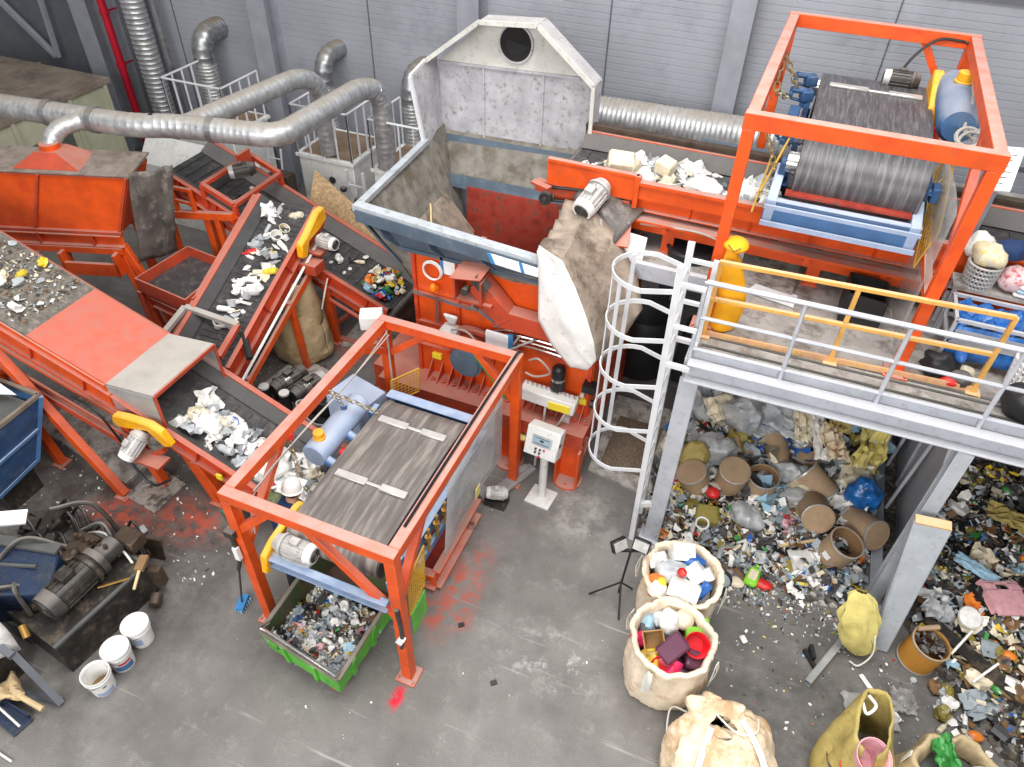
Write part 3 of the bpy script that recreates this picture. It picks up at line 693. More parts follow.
for f, tp in (((-7.26, 4.02, 0), (-8.95, 4.26, 2.05)), ((-8.52, 4.12, 0), (-9.3, 4.3, 2.0)), ((-8.3, 5.5, 0), (-9.0, 5.45, 1.9)), ((-6.0, 4.45, 0), (-6.2, 4.4, .95)), ((-5.75, 4.42, 0), (-6.05, 4.36, .9)), ((-6.9, 4.4, 0), (-7.2, 4.4, 1.3)), ((-6.0, 5.4, 0), (-6.2, 5.4, .95)), ((-3.4, 4.4, 0), (-3.4, 4.4, .3)), ((-3.4, 5.4, 0), (-3.4, 5.4, .3))):
    leg(t, f, tp, .13, 'orange_paint')
mo = motor(t, (-6.6, 4.04, 1.26), (-.25, -.75, -.6), .42, .1)
b = MB(); b.prism([(-6.98, 1.46), (-6.93, 1.36), (-6.7, 1.4), (-6.4, 1.48), (-6.2, 1.28), (-6.08, 1.33), (-6.18, 1.54), (-6.34, 1.62), (-6.72, 1.6), (-6.93, 1.56)], 'y', 4.14, 4.25); b.build('chain_guard', 'yellow_guard', t, bevel=.02)
b = MB(); b.obox((-6.45, 4.08, 1.02), (.4, .22, .03)); b.bar((-6.6, 4.15, .95), (-6.3, 4.2, 1.15), .06); b.build('motor_bracket', 'orange_old', t)
b = MB()
b.tube(smooth_path([(-6.9, 4.12, 1.25), (-6.75, 4.0, .9), (-6.5, 3.98, .62), (-6.2, 4.02, .8)]), .018, 6); b.tube(smooth_path([(-7.6, 4.18, 1.6), (-7.2, 4.15, 1.5), (-6.95, 4.15, .9)]), .016, 6)
b.build('cable', 'black_plastic', t)
b = MB(); b.box(-5.62, -5.54, 4.24, 4.27, .86, .94); b.build('warning_label', 'label_yellow', t)
b = MB(); b.box(-3.5, -3.06, 4.28, 4.34, .2, .45); b.box(-3.5, -3.06, 5.48, 5.54, .2, .45); b.box(-3.1, -3.02, 4.28, 5.54, .12, .42); b.build('tail_frame', 'orange_paint', t, bevel=.005)

# C: steep open conveyor carrying white plastic up
t = thing('inclined_conveyor', 'open orange conveyor climbing steeply away between the covered conveyor and the rear one', 'conveyor', (-7.05, 7.2, 0))
def cz(y): return 1.0+.47*(y-5.75)
conveyor(t, [(-7.05, 5.8, cz(5.8)+.05), (-7.05, 8.35, cz(8.35)+.1)], (1, 0, 0), .98, .26, ribs=.09, skirt_w=.12)
b = MB(); b.bar((-7.62, 5.95, cz(5.95)+.14), (-7.62, 8.3, cz(8.3)+.22), .2, .03, up=(0, -.45, 1)); b.build('wide_flange', 'orange_old', t)
b = MB()
for p, q in (((-7.72, 5.8, 1.35), (-7.7, 6.35, 1.52)), ((-7.7, 6.35, 1.52), (-6.72, 6.3, 1.52))): b.bar(p, q, .09, .06)
b.build('tail_hoop', 'grey_cover', t)
b = MB(); b.bar((-6.72, 6.3, 1.52), (-6.62, 5.72, 1.4), .09, .06); b.build('tail_arm', 'orange_belt_rail', t)
b = MB(); b.tube([(-6.6, 6.25, 1.45), (-6.3, 5.95, 1.3)], .05, 8); b.build('rubber_sleeve', 'black_plastic', t)
b = MB(); b.tube([(-6.4, 5.75, .95), (-6.42, 8.1, 2.05)], .022, 6); b.build('cable_conduit', 'white_paint', t)
b = MB(); b.bar((-6.42, 5.7, .72), (-6.42, 8.1, 1.82), .05, .1); b.bar((-7.6, 5.7, .72), (-7.6, 8.1, 1.82), .05, .1); b.build('lower_chord', 'orange_paint', t)
for f, tp in (((-6.5, 7.3, 0), (-6.45, 7.15, 1.45)), ((-7.6, 7.3, 0), (-7.6, 7.15, 1.45)), ((-6.5, 5.9, 0), (-6.45, 5.95, .9)), ((-7.6, 5.9, 0), (-7.6, 5.95, .9))): leg(t, f, tp, .1)
motor(t, (-6.2, 7.98, 2.1), (1, -.1, 0), .34, .095)
b = MB(); b.prism([(7.58, 1.98), (7.7, 1.95), (7.8, 2.16), (8.1, 2.22), (8.3, 2.3), (8.3, 2.5), (8.12, 2.5), (7.78, 2.28), (7.6, 2.2)], 'x', -6.5, -6.38); b.build('chain_guard', 'yellow_guard', t, bevel=.02)
b = MB(); b.obox((-6.38, 7.95, 1.95), (.3, .3, .03)); b.box(-6.55, -6.22, 7.6, 7.85, 1.7, 1.86); b.build('motor_bracket', 'orange_old', t)

# D: rear conveyor falling to the right
def dz_(x): return .88-.41*(x+5.3)
t = thing('rear_conveyor', 'rear orange conveyor falling to the right towards the shredder, coloured caps at its end', 'conveyor', (-7.2, 8.6, 0))
conveyor(t, [(-9.3, 8.62, dz_(-9.3)), (-5.35, 8.62, dz_(-5.35))], (0, 1, 0), 1.14, .26, ribs=.16, skirt_w=.2)
b = MB()
for x0, x1 in ((-8.45, -7.9),):
    za, zb = dz_(x0)+.38, dz_(x1)+.38
    for y in (8.02, 9.22): b.bar((x0, y, za), (x1, y, zb), .08, .08); b.bar((x0, y, dz_(x0)), (x0, y, za), .07); b.bar((x1, y, dz_(x1)), (x1, y, zb), .07)
    for x, z in ((x0, za), (x1, zb)): b.bar((x, 8.02, z), (x, 9.22, z), .09, .06)
b.build('gantry', 'orange_belt_rail', t, bevel=.004)
motor(t, (-8.15, 8.62, 2.6), (-.75, -.65, -.1), .42, .1, body='dark_motor', fan='cast_grey')
b = MB(); b.obox((-8.35, 8.95, 2.62), (.06, .3, .24)); b.build('drive_plate', 'orange_old', t)
b = MB(); b.slab([(-7.45, 9.3, 1.85), (-5.55, 9.26, 1.0), (-5.5, 9.3, 1.18), (-5.9, 9.36, 1.5), (-6.8, 9.42, 2.05), (-7.35, 9.46, 2.4)], .03); b.build('splash_board', 'osb', t)
b = MB(); b.slab([(-5.28, 8.05, .8), (-5.22, 9.25, .8), (-5.05, 9.2, .3), (-5.2, 8.3, .25)], .015); b.build('end_plate', 'oily_brown', t)
b = MB(); b.tube([(-6.35, 7.98, 1.0), (-5.3, 7.98, .58)], .03, 6); b.build('cable_tray', 'orange_old', t)
for x in (-6.45, -8.6):
    for y in (8.1, 9.2): leg(t, (x, y, 0), (x, y, dz_(x)-.15), .13)
b = MB(); b.bar((-7.1, 8.15, .04), (-5.5, 8.15, .04), .1, .07); b.bar((-6.45, 8.15, .35), (-6.2, 9.15, .35), .06); b.build('base_beam', 'orange_old', t)

t = thing('rubble_slab', 'grey gritty slab on the floor under the rear conveyor', 'slab', (-6.1, 8.6, 0))
b = MB(); b.slab([(-6.3, 8.0, .03), (-5.3, 8.4, .03), (-5.4, 9.4, .03), (-6.4, 9.2, .03)], .05); b.build('slab', 'concrete_slab', t)

# woven sack hanging under the steep conveyor
t = thing('woven_sack', 'tall tan woven sack standing under the head of the steep conveyor', 'sack', (-6.75, 7.6, 0))
b = MB(); prof = [(p.x, p.z) for p in smooth_path([(.36, 0, 0), (.44, 0, .1), (.46, 0, .35), (.44, 0, .65), (.4, 0, .9), (.36, 0, 1.05)], 6)]
rg = []
for r, z in prof:
    rg.append([V((-6.75+r*(1+.06*math.sin(3*a+z*5)+.1*mnoise.noise(V((math.cos(a)*2, math.sin(a)*2, z*4)))+.05*mnoise.noise(V((math.cos(a)*5, math.sin(a)*5, z*12))))*math.cos(a), 7.62+r*(1+.06*math.cos(2*a-z*4)+.03*math.sin(8*a))*math.sin(a), z+.04*math.sin(2*a)*z)) for a in [2*PI*k/72 for k in range(73)]])
b.grid(rg); b.raw([tuple(p) for p in rg[0][:-1]], [tuple(range(72))]); b.build('sack_body', 'bag_brown', t, thick=.012)
b = MB(); rg = []
for i in range(9):
    v = i/8; row = []
    for j in range(13):
        a = -2.6+3.6*j/12; r = .4-.1*v
        row.append((-6.72+r*math.cos(a), 7.62+r*math.sin(a)*.8, .7+.9*v+.06*math.sin(3*a)))
    rg.append(row)
b.grid(rg); b.build('open_neck', 'bag_brown', t, thick=.012)
b = MB(); b.tube(smooth_path([(-6.35, 7.75, .95), (-6.28, 7.8, 1.25), (-6.33, 8.0, 1.4)]), .012, 5); b.build('tie', 'strap_white', t)

# twin vacuum pumps on the floor
for k, (x, y, lab) in enumerate(((-6.35, 6.66, 'dark dusty blower motor on the floor, left of a pair'), (-5.98, 6.66, 'dark dusty blower motor on the floor with silver band, right of a pair'))):
    t = thing('blower_motor', lab, 'motor', (x, y, 0))
    d = V((.25, .97, 0)).normalized(); c = V((x, y, .3))
    b = MB(); b.obox((x, y, .06), (.3, .5, .12), (0, 0, -.25)); b.build('base', 'dark_oily', t)
    motor(t, c, d, .62, .13, body='dark_motor', fan='cast_grey' if k else 'dark_motor')
    b = MB(); b.cyl(c-d*.12, c-d*.02, .137, n=18); b.build('band', 'steel_bright', t)
    b = MB(); e = c-d*.36+V((-.12, 0, .06)); b.cyl(e-V((0, 0, .3)), e, .085, n=16); b.build('filter_bowl', 'black_plastic', t)
    b = MB(); b.cyl(e, e+V((0, 0, .03)), .08, n=16); b.build('filter_cap', 'white_paint', t)
t = thing('pump_skid', 'black pump manifold and hoses on the floor beside the right blower motor', 'pump', (-5.6, 6.5, 0))
b = MB(); b.box(-5.85, -5.25, 6.2, 6.75, 0, .12); b.box(-5.75, -5.45, 6.3, 6.6, .12, .4); b.cyl((-5.6, 6.45, .4), (-5.6, 6.45, .5), .07, n=12); b.build('block', 'black_plastic', t, bevel=.02)
b = MB(); b.tube(smooth_path([(-5.5, 6.4, .35), (-5.3, 6.35, .6), (-5.2, 6.55, .5), (-5.3, 6.8, .1)]), .02, 6); b.tube(smooth_path([(-5.7, 6.35, .4), (-5.75, 6.05, .55), (-5.5, 6.0, .3), (-5.35, 6.2, .1)]), .02, 6); b.build('hose', 'hose_grey', t)
t = thing('grit_slab', 'white gritty concrete patch on the floor under the blower motors', 'slab', (-6.3, 7.0, 0))
b = MB(); b.slab([(-6.95, 6.4, .012), (-5.9, 6.35, .012), (-5.85, 7.3, .012), (-6.8, 7.5, .012)], .02); b.build('slab', 'concrete_slab', t)
t = thing('chequer_plate', 'loose grey metal plate lying under the covered conveyor motor', 'plate', (-6.9, 4.2, 0))
b = MB(); b.slab([(-7.22, 4.0, .012), (-6.66, 3.92, .012), (-6.62, 4.5, .012), (-7.2, 4.6, .012)], .016); b.build('plate', 'chequer', t)
t = thing('concrete_pad', 'low broken concrete pad on the floor below the covered conveyor', 'slab', (-8, 5, 0))
b = MB(); b.slab([(-9.4, 4.5, .03), (-7.35, 4.15, .03), (-7.3, 5.4, .03), (-9.2, 5.9, .03)], .06); b.build('pad', 'concrete_slab', t)
tb = MB(); tb.slab([(-5.6, 4.1, .42), (-5.27, 4.02, .42), (-5.23, 4.06, .01), (-5.56, 4.14, .01)], .02)
tag(tb.build('teal_board', 'teal_board', loc=(-5.4, 4.05, 0)), 'teal board standing on the floor by the front left cage post', 'board')
# ------------------------------------------------------------------ shredder
t = thing('shredder', 'big orange shredder with a blue-grey feed hopper and a tall grey extraction hood', 'shredder', (-3.0, 8.0, 0))
b = MB(); b.box(-4.2, -1.62, 7.1, 7.2, .75, 2.98); b.box(-4.2, -1.62, 9.5, 9.6, .75, 1.95); b.box(-4.2, -4.1, 7.2, 9.5, .75, 2.0); b.box(-1.72, -1.62, 7.2, 9.5, .75, 2.9); b.box(-4.1, -1.72, 7.2, 9.5, .75, 1.85); b.build('body', 'orange_paint', t, bevel=.008)
b = MB()
for x in (-4.18, -3.55, -1.66): b.box(x-.025, x+.025, 7.06, 7.1, .9, 2.95)
b.box(-4.2, -3.55, 7.05, 7.1, 1.85, 1.88); b.box(-4.2, -3.55, 7.05, 7.1, 1.45, 1.47)
b.build('front_seam', 'orange_belt_rail', t)
b = MB(); b.box(-4.68, -1.55, 6.66, 7.3, .92, .97); b.box(-4.68, -1.55, 6.66, 6.69, .72, .92); b.box(-4.6, -1.55, 6.8, 7.2, .42, .47); b.box(-4.6, -1.55, 6.8, 6.83, .3, .42); b.box(-4.6, -1.6, 7.2, 9.3, .3, .75)
b.build('base_frame', 'orange_old', t, bevel=.005)
for i in range(15):
    x = -4.0+.165*i
    b = MB(); b.slab([(x, 7.1, .97), (x, 6.84, .97), (x, 7.1, 1.2)], .015); b.cyl((x+.08, 6.93, .97), (x+.08, 6.93, 1.0), .04, n=6); b.cyl((x+.08, 6.93, 1.0), (x+.08, 6.93, 1.03), .02, n=6); b.build('bolt_rib', 'orange_belt_rail', t)
for x in (-1.72, -2.62, -4.35):
    b = MB(); b.chan((x, 6.78, 0), (x, 6.78, .72), .2, .34, side=-1, t=.03, up=(1, 0, 0)); b.cyl((x, 6.72, 0), (x, 6.72, .03), .21, n=24); b.cyl((x, 6.6, .03), (x, 6.6, .06), .025, n=6); b.box(x-.17, x+.17, 6.76, 6.8, 0, .72); b.build('foot', 'orange_paint', t)
b = MB(); b.box(-4.55, -1.6, 9.0, 9.3, 0, .3); b.box(-4.9, -4.3, 6.9, 7.9, .5, .95); b.build('rear_foot', 'orange_old', t)
# hopper
b = MB()
b.slab([(-4.9, 6.98, 3.38), (-2.1, 6.98, 3.2), (-1.9, 7.12, 2.95), (-4.35, 7.12, 2.95)], .03)
b.slab([(-4.98, 7.0, 3.42), (-4.4, 7.1, 2.7), (-4.85, 9.6, 2.1), (-5.18, 9.9, 3.3)], .03)
b.slab([(-1.95, 7.0, 3.25), (-1.7, 7.1, 2.95), (-1.7, 9.6, 2.7), (-2.1, 9.6, 3.2)], .03)
b.build('hopper_skirt', 'hopper_blue', t)
b = MB()
for x, k in ((-4.55, .5), (-3.9, .3), (-3.2, 0), (-2.55, -.2)): b.slab([(x, 6.9, 3.33), (x, 7.0, 3.33), (x+.18, 7.13, 2.96), (x+.18, 7.04, 3.0), (x+.06, 6.92, 3.16)], .025)
b.bar((-4.4, 7.08, 2.97), (-1.9, 7.08, 2.97), .04, .05); b.build('hopper_rib', 'hopper_blue', t)
b = MB(); b.bar((-4.88, 6.98, 3.49), (-2.2, 6.96, 3.32), .14, .1); b.bar((-4.86, 6.92, 3.49), (-5.02, 9.15, 3.46), .1, .08); b.build('hopper_rim', 'hopper_rim', t, bevel=.006)
b = MB(); b.bar((-4.86, 6.9, 3.41), (-2.2, 6.88, 3.24), .02, .16); b.build('rim_web', 'hopper_blue', t)
b = MB()
b.grid([[V((-4.9, 7.05, 3.46)).lerp(V((-5.1, 9.9, 3.44)), i/10).lerp(V((-4.0, 7.25, 1.95)).lerp(V((-4.6, 9.6, 2.1)), i/10), j/10) for j in range(11)] for i in range(11)])       # left inside slope
b.slab([(-4.9, 7.04, 3.42), (-2.2, 7.02, 3.26), (-2.2, 7.3, 2.2), (-4.0, 7.3, 2.0)], .02)          # front inside slope
b.slab([(-5.1, 9.9, 3.34), (-2.6, 9.9, 3.42), (-2.6, 9.52, 2.7), (-4.9, 9.52, 2.7)], .02)       # rear inside slope
b.slab([(-2.2, 7.05, 3.3), (-2.5, 9.9, 3.4), (-2.5, 9.5, 1.9), (-2.3, 7.25, 1.9)], .02)            # right inside slope
b.build('hopper_inside', 'hopper_inside', t)
b = MB(); b.slab([(-4.55, 9.47, 2.62), (-2.6, 9.5, 2.62), (-2.6, 9.35, 1.4), (-4.55, 9.3, 1.4)], .03); b.slab([(-5.05, 9.86, 3.3), (-2.62, 9.86, 3.36), (-2.62, 9.8, 3.2), (-5.0, 9.8, 3.14)], .03); b.slab([(-4.95, 9.5, 2.84), (-2.6, 9.52, 2.86), (-2.6, 9.44, 2.68), (-4.9, 9.44, 2.66)], .04); b.build('back_band', 'hopper_blue', t)
b = MB(); b.slab([(-4.5, 9.42, 2.72), (-2.65, 9.44, 2.74), (-2.65, 9.28, 1.85), (-4.45, 9.26, 1.85)], .03); b.build('pusher_plate', 'red_worn', t)
b = MB(); b.slab([(-4.72, 9.1, 2.72), (-4.3, 9.2, 2.1), (-3.75, 7.6, 2.05), (-4.15, 7.4, 2.5), (-4.6, 8.1, 2.84)], .03); b.build('rubber_lip', 'tarp_dusty', t)
b = MB(); b.tube(smooth_path([(-4.55, 8.3, 2.95), (-4.3, 7.9, 2.72), (-3.95, 7.9, 2.5), (-3.95, 8.2, 2.5)]), .025, 6); b.build('rope_end', 'chain', t)
b = MB(); b.box(-4.1, -1.75, 7.25, 9.4, 1.86, 1.92); b.build('rotor_pit', 'dark_hole', t)
# hood
YB, YF = 9.9, 9.6
b = MB(); b.prism([(-5.15, 3.2), (-2.6, 3.35), (-2.8, 4.45), (-5.14, 4.36)], 'y', YB, YB+.03); b.build('hood_back', 'hood_metal', t)
b = MB()
for x0 in (-4.42, -3.5): b.box(x0-.015, x0+.015, YB-.025, YB, 3.25, 4.4)
b.bar((-5.14, YB-.02, 4.36), (-2.8, YB-.02, 4.45), .04, .03); b.build('hood_seam', 'hood_metal', t)
hole = V((-3.93, 9.9, 4.76))
b = MB(); b.slab([(-5.14, YB+.01, 4.36), (-2.66, YB+.01, 4.45), (-3.5, YB+.03, 5.1), (-4.36, YB+.03, 5.05)], .02); b.build('hood_slope', 'hood_pale_lit', t)
nn = V((0, -1, .05)).normalized()
if nn.y > 0: nn = -nn
rot = nn.to_track_quat('Z', 'Y').to_matrix()
b = MB(); b.lathe([(.26, .0), (.26, .03), (.235, .03), (.235, .012)], 32, hole, rot); b.build('outlet_collar', 'hood_metal', t)
b = MB(); b.cyl(hole+nn*.012, hole+nn*.018, .24, n=32); b.build('outlet_opening', 'dark_hole', t)
b = MB(); b.slab([hole+nn*.02+V((-.16, 0, .06)), hole+nn*.02+V((.2, 0, -.02)), hole+nn*.02+V((.06, 0, -.14)), hole+nn*.02+V((-.08, 0, -.16))], .01); b.build('outlet_flap', 'black_plastic', t)
b = MB()
roof = [(-5.21, 4.43), (-4.36, 5.06), (-3.51, 5.12), (-2.69, 4.47)]
for (xa, za), (xc, zc) in zip(roof, roof[1:]): b.slab([(xa, YF, za), (xc, YF, zc), (xc, YB+.03, zc), (xa, YB+.03, za)], .025)
b.slab([(-2.68, YF, 4.47), (-2.68, YB+.03, 4.47), (-2.66, YB+.03, 3.3), (-2.66, YF, 3.3)], .025)
b.build('hood_roof', 'hood_metal', t)
b = MB()
for (xa, za), (xc, zc) in zip(roof, roof[1:]): b.bar((xa, YF-.02, za), (xc, YF-.02, zc), .03, .06)
b.bar((-2.68, YF-.02, 4.46), (-2.66, YF-.02, 3.4), .05, .03, up=(0, 1, 0)); b.build('hood_edge', 'hood_pale_lit', t)
b = MB(); b.slab([(-5.02, 9.1, 3.44), (-5.18, 9.1, 4.38), (-5.2, YF, 4.43), (-5.2, YB+.03, 4.43), (-5.12, YB+.03, 3.2)], .02); b.build('hood_side', 'hood_metal', t)
b = MB(); b.bar((-5.02, 9.08, 3.44), (-5.18, 9.08, 4.38), .05, .05, up=(0, 1, 0)); b.bar((-5.18, 9.08, 4.38), (-5.21, YF, 4.44), .04, .05); b.build('side_edge', 'rail_white', t)
# front fittings
b = MB(); b.cyl((-3.36, 7.05, 1.52), (-3.36, 6.86, 1.52), .24, n=32); b.cyl((-3.36, 6.86, 1.52), (-3.36, 6.83, 1.52), .2, n=28); b.build('motor_cap', 'hopper_blue', t)
b = MB()
for k in range(8): a = 2*PI*k/8; b.cyl((-3.36+.29*math.cos(a), 7.1, 1.52+.29*math.sin(a)), (-3.36+.29*math.cos(a), 7.03, 1.52+.29*math.sin(a)), .02, n=6)
b.cyl((-3.36, 7.1, 1.52), (-3.36, 7.05, 1.52), .34, n=32); b.build('flange', 'orange_belt_rail', t)
b = MB(); b.tube(arc((-3.3, 7.02, 1.5), .5, .1, 2.7, 16), .05, 8); b.build('belt_guard', 'orange_belt_rail', t)
b = MB(); b.slab([(-3.5, 6.75, 2.93), (-3.08, 6.75, 3.0), (-3.05, 7.05, 3.06), (-3.45, 7.05, 3.02)], .015); b.box(-3.46, -3.43, 6.76, 7.1, 2.62, 2.95); b.box(-3.1, -3.07, 6.76, 7.1, 2.62, 2.95); b.box(-3.5, -2.95, 6.78, 7.1, 2.6, 2.63); b.build('belt_box', 'orange_old', t)
b = MB(); b.bar((-3.2, 6.95, 2.86), (-2.78, 6.95, 2.4), .26, .22, up=(0, 1, 0)); b.bar((-2.85, 6.95, 2.42), (-1.9, 6.95, 2.4), .26, .2, up=(0, 1, 0)); b.build('drive_arm', 'orange_old', t, bevel=.006)
text_part('21 21', .13, (-2.2, 6.93, 2.55), (.9, 0, 0), 'label_white', t)
b = MB(); b.obox((-3.12, 6.86, 2.9), (.22, .14, .12), (0, .8, 0)); b.cyl((-3.3, 6.84, 2.78), (-3.3, 6.74, 2.78), .05, n=12); b.build('proximity_switch', 'dark_motor', t)
b = MB(); b.torus((-3.88, 7.03, 2.78), .135, .012, 28, 8, Matrix.Rotation(PI/2, 3, 'X')); b.torus((-3.88, 7.01, 2.775), .125, .01, 28, 8, Matrix.Rotation(PI/2, 3, 'X')); b.build('cable_coil', 'white_paint', t)
b = MB(); b.box(-3.74, -3.46, 7.07, 7.1, 2.74, 2.98); b.box(-3.06, -2.74, 6.86, 6.9, 1.92, 2.17); b.build('notice_plate', 'label_white', t)
b = MB(); b.box(-3.78, -3.74, 7.06, 7.1, 2.72, 3.0); b.box(-3.08, -2.7, 6.865, 6.895, 1.87, 1.92); b.box(-2.74, -2.68, 6.86, 6.9, 1.75, 2.2); b.build('notice_edge', 'label_blue', t)
b = MB(); b.slab([(-3.0, 6.85, 3.36), (-2.62, 6.85, 3.335), (-2.58, 6.85, 3.2), (-2.94, 6.85, 3.23)], .01); b.slab([(-2.58, 6.85, 3.33), (-2.3, 6.85, 3.31), (-2.3, 6.85, 3.19), (-2.54, 6.85, 3.2)], .01); b.build('hopper_label', 'label_white', t)
b = MB(); b.slab([(-3.03, 6.845, 3.36), (-2.98, 6.845, 3.36), (-2.92, 6.845, 3.23), (-2.97, 6.845, 3.23)], .012); b.slab([(-2.62, 6.845, 3.335), (-2.58, 6.845, 3.33), (-2.54, 6.845, 3.2), (-2.58, 6.845, 3.2)], .012); b.build('hopper_label_edge', 'label_blue', t)
b = MB(); b.cyl((-3.86, 7.06, 2.5), (-3.86, 7.0, 2.5), .05, n=14); b.ball((-3.86, 6.98, 2.54), (.05, .05, .07), 12, 8); b.build('warning_beacon', 'beacon', t)
b = MB(); b.bar((-4.2, 7.05, 2.36), (-3.4, 7.05, 2.32), .05, .05); b.bar((-3.4, 7.05, 2.32), (-3.25, 7.05, 2.34), .05, .05); b.bar((-3.25, 7.05, 2.34), (-2.95, 7.05, 2.18), .05, .05); b.bar((-3.33, 7.05, 2.33), (-3.3, 7.05, 2.62), .04, .04, up=(0, 1, 0)); b.bar((-3.85, 7.05, 1.95), (-3.85, 7.05, 2.35), .04, .04, up=(0, 1, 0)); b.build('conduit', 'steel_bright', t)
b = MB(); b.slab([(-3.72, 6.95, 2.2), (-3.5, 6.95, 2.2), (-3.56, 7.0, 2.02), (-3.66, 7.0, 2.02)], .05); b.obox((-3.62, 6.95, 1.93), (.24, .2, .14)); b.build('air_unit', 'control_grey', t, bevel=.02)
b = MB()
b.tube(smooth_path([(-3.5, 6.98, 1.98), (-3.1, 6.97, 2.0), (-2.6, 6.98, 1.84)]), .05, 8); b.build('feed_tube', 'orange_old', t)
b = MB()
for k in range(5): z = 2.26-.07*k; b.tube(smooth_path([(-3.0, 7.0, z-.1), (-2.75, 6.98, z), (-2.3, 6.98, z+.02), (-1.75, 6.98, z-.02)]), .016, 6)
b.build('hydraulic_pipe', 'steel_bright', t)
b = MB()
b.tube(smooth_path([(-3.55, 6.84, 2.05), (-3.3, 6.8, 2.12), (-3.05, 6.84, 1.85), (-2.75, 6.86, 1.95), (-2.4, 6.9, 2.2)]), .014, 6)
b.tube(smooth_path([(-2.62, 6.95, 2.15), (-2.74, 6.86, 1.9), (-2.7, 6.86, 1.6), (-2.62, 6.9, 1.55)]), .016, 6)
b.tube(smooth_path([(-2.45, 6.9, 1.85), (-2.3, 6.85, 1.95), (-2.15, 6.88, 1.75), (-2.35, 6.9, 1.6), (-2.5, 6.9, 1.62)]), .014, 6)
b.tube(smooth_path([(-2.15, 6.8, 1.25), (-2.15, 6.72, .9), (-2.2, 6.7, .5), (-2.22, 6.7, .1)]), .018, 6)
b.tube(smooth_path([(-1.85, 6.8, 1.25), (-1.95, 6.72, 1.0), (-2.1, 6.7, .92), (-2.3, 6.72, .8)]), .016, 6)
b.build('hose', 'hose_grey', t)
b = MB(); b.box(-2.2, -1.75, 7.0, 7.1, 1.85, 1.93); b.box(-2.4, -2.2, 7.0, 7.1, 1.9, 1.98); b.build('fixing_bar', 'orange_old', t)
b = MB(); b.obox((-2.13, 6.86, 1.33), (.78, .2, .2), (0, .06, 0)); b.build('valve_manifold', 'control_grey', t, bevel=.012)
b = MB()
for k in range(11): x = -2.45+.066*k; b.cyl((x, 6.88, 1.42-.004*k), (x, 6.88, 1.5-.004*k), .014, n=6)
b.build('manifold_fitting', 'steel_bright', t)
b = MB(); b.box(-2.1, -1.8, 6.745, 6.76, 1.24, 1.36); b.build('manifold_label', 'label_yellow', t)
b = MB(); b.cyl((-2.05, 6.95, 1.46), (-2.05, 6.95, 1.62), .1, n=18); b.cyl((-2.05, 6.95, 1.66), (-2.05, 6.95, 1.8), .09, n=18); b.cyl((-2.05, 6.95, 1.8), (-2.05, 6.95, 1.84), .08, .05, n=18); b.build('lubricator', 'black_plastic', t)
b = MB(); b.cyl((-2.05, 6.95, 1.62), (-2.05, 6.95, 1.66), .1, n=18); b.build('lubricator_ring', 'steel_bright', t)
b = MB(); b.box(-1.8, -1.66, 7.04, 7.1, 1.2, 1.3); b.box(-3.98, -3.84, 7.05, 7.1, 1.26, 1.35); b.build('small_label', 'label_yellow', t)
b = MB(); b.box(-2.16, -2.02, 7.02, 7.1, 1.06, 1.16); b.box(-1.92, -1.82, 6.85, 6.97, .97, 1.06); b.box(-1.75, -1.7, 7.02, 7.1, 1.34, 1.4); b.build('junction_box', 'control_grey', t)
b = MB(); b.box(-1.72, -1.55, 6.95, 7.1, 1.5, 1.62); b.cyl((-1.58, 6.95, 1.35), (-1.5, 6.95, 1.35), .06, n=12); b.build('sensor', 'black_plastic', t)
b = MB(); b.bar((-3.1, 6.6, 1.95), (-2.7, 6.75, 1.2), .05, .02); b.build('green_strip', 'waste_green', t)
b = MB(); b.torus((-2.42, 6.72, .75), .13, .05, 20, 8, Matrix.Rotation(1.2, 3, 'X')); b.torus((-2.42, 6.68, .72), .1, .04, 20, 8, Matrix.Rotation(1.3, 3, 'X')); tag(b.build('hose_roll', 'bag_yellow', loc=(-2.42, 6.72, .6)), 'yellowish coiled hose hanging behind the control box', 'hose')

# dusty fabric chute between hopper and feed conveyor
t = thing('fabric_cover', 'large white fabric sheet caked with grey dust hanging from the feed conveyor beside the hopper', 'cover', (-1.8, 7.0, 2.0))
ridge = [(-2.38, 6.86, 3.62), (-2.05, 6.7, 3.6), (-1.85, 6.66, 3.3), (-1.68, 6.64, 2.95), (-1.56, 6.66, 2.6), (-1.52, 6.72, 2.3)]
left = [(-2.41, 6.9, 3.5), (-2.36, 6.84, 3.2), (-2.33, 6.82, 2.6), (-2.12, 6.8, 2.27), (-1.86, 6.78, 2.03), (-1.64, 6.8, 2.04)]
upper = [(-2.48, 8.05, 3.6), (-2.15, 7.95, 3.64), (-1.75, 7.85, 3.42), (-1.38, 7.7, 3.0), (-1.2, 7.5, 2.65), (-1.38, 7.1, 2.25)]
def loft(a, c, n, f):
    a = [V(p).lerp(V(q), k/6) for p, q in zip(a, a[1:]) for k in range(6)]+[V(a[-1])]; c = [V(p).lerp(V(q), k/6) for p, q in zip(c, c[1:]) for k in range(6)]+[V(c[-1])]; return [[p.lerp(q, j/n)+f(i/len(a), j/n) for j in range(n+1)] for i, (p, q) in enumerate(zip(a, c))]
b = MB(); b.grid(loft(ridge, left, 12, lambda u, v: V((0, -.03*math.sin(PI*v)+.05*math.sin(PI*v)*mnoise.noise(V((u*3, v*2.5, 4)))+.025*mnoise.noise(V((u*9, v*6, 1)))*math.sin(PI*v), .02*math.sin(PI*v)*mnoise.noise(V((u*6, v*5, 8))))))); b.build('front_drop', 'tarp_white', t, thick=.015)
b = MB(); b.grid(loft(ridge, upper, 10, lambda u, v: V((0, 0, -.1*math.sin(PI*v)+.16*math.sin(PI*v)*mnoise.noise(V((u*2.2, v*4.5, 3)))+.07*math.sin(PI*v)*mnoise.noise(V((u*6, v*11, 6))))))); b.build('dusty_top', 'tarp_dusty', t, thick=.015)
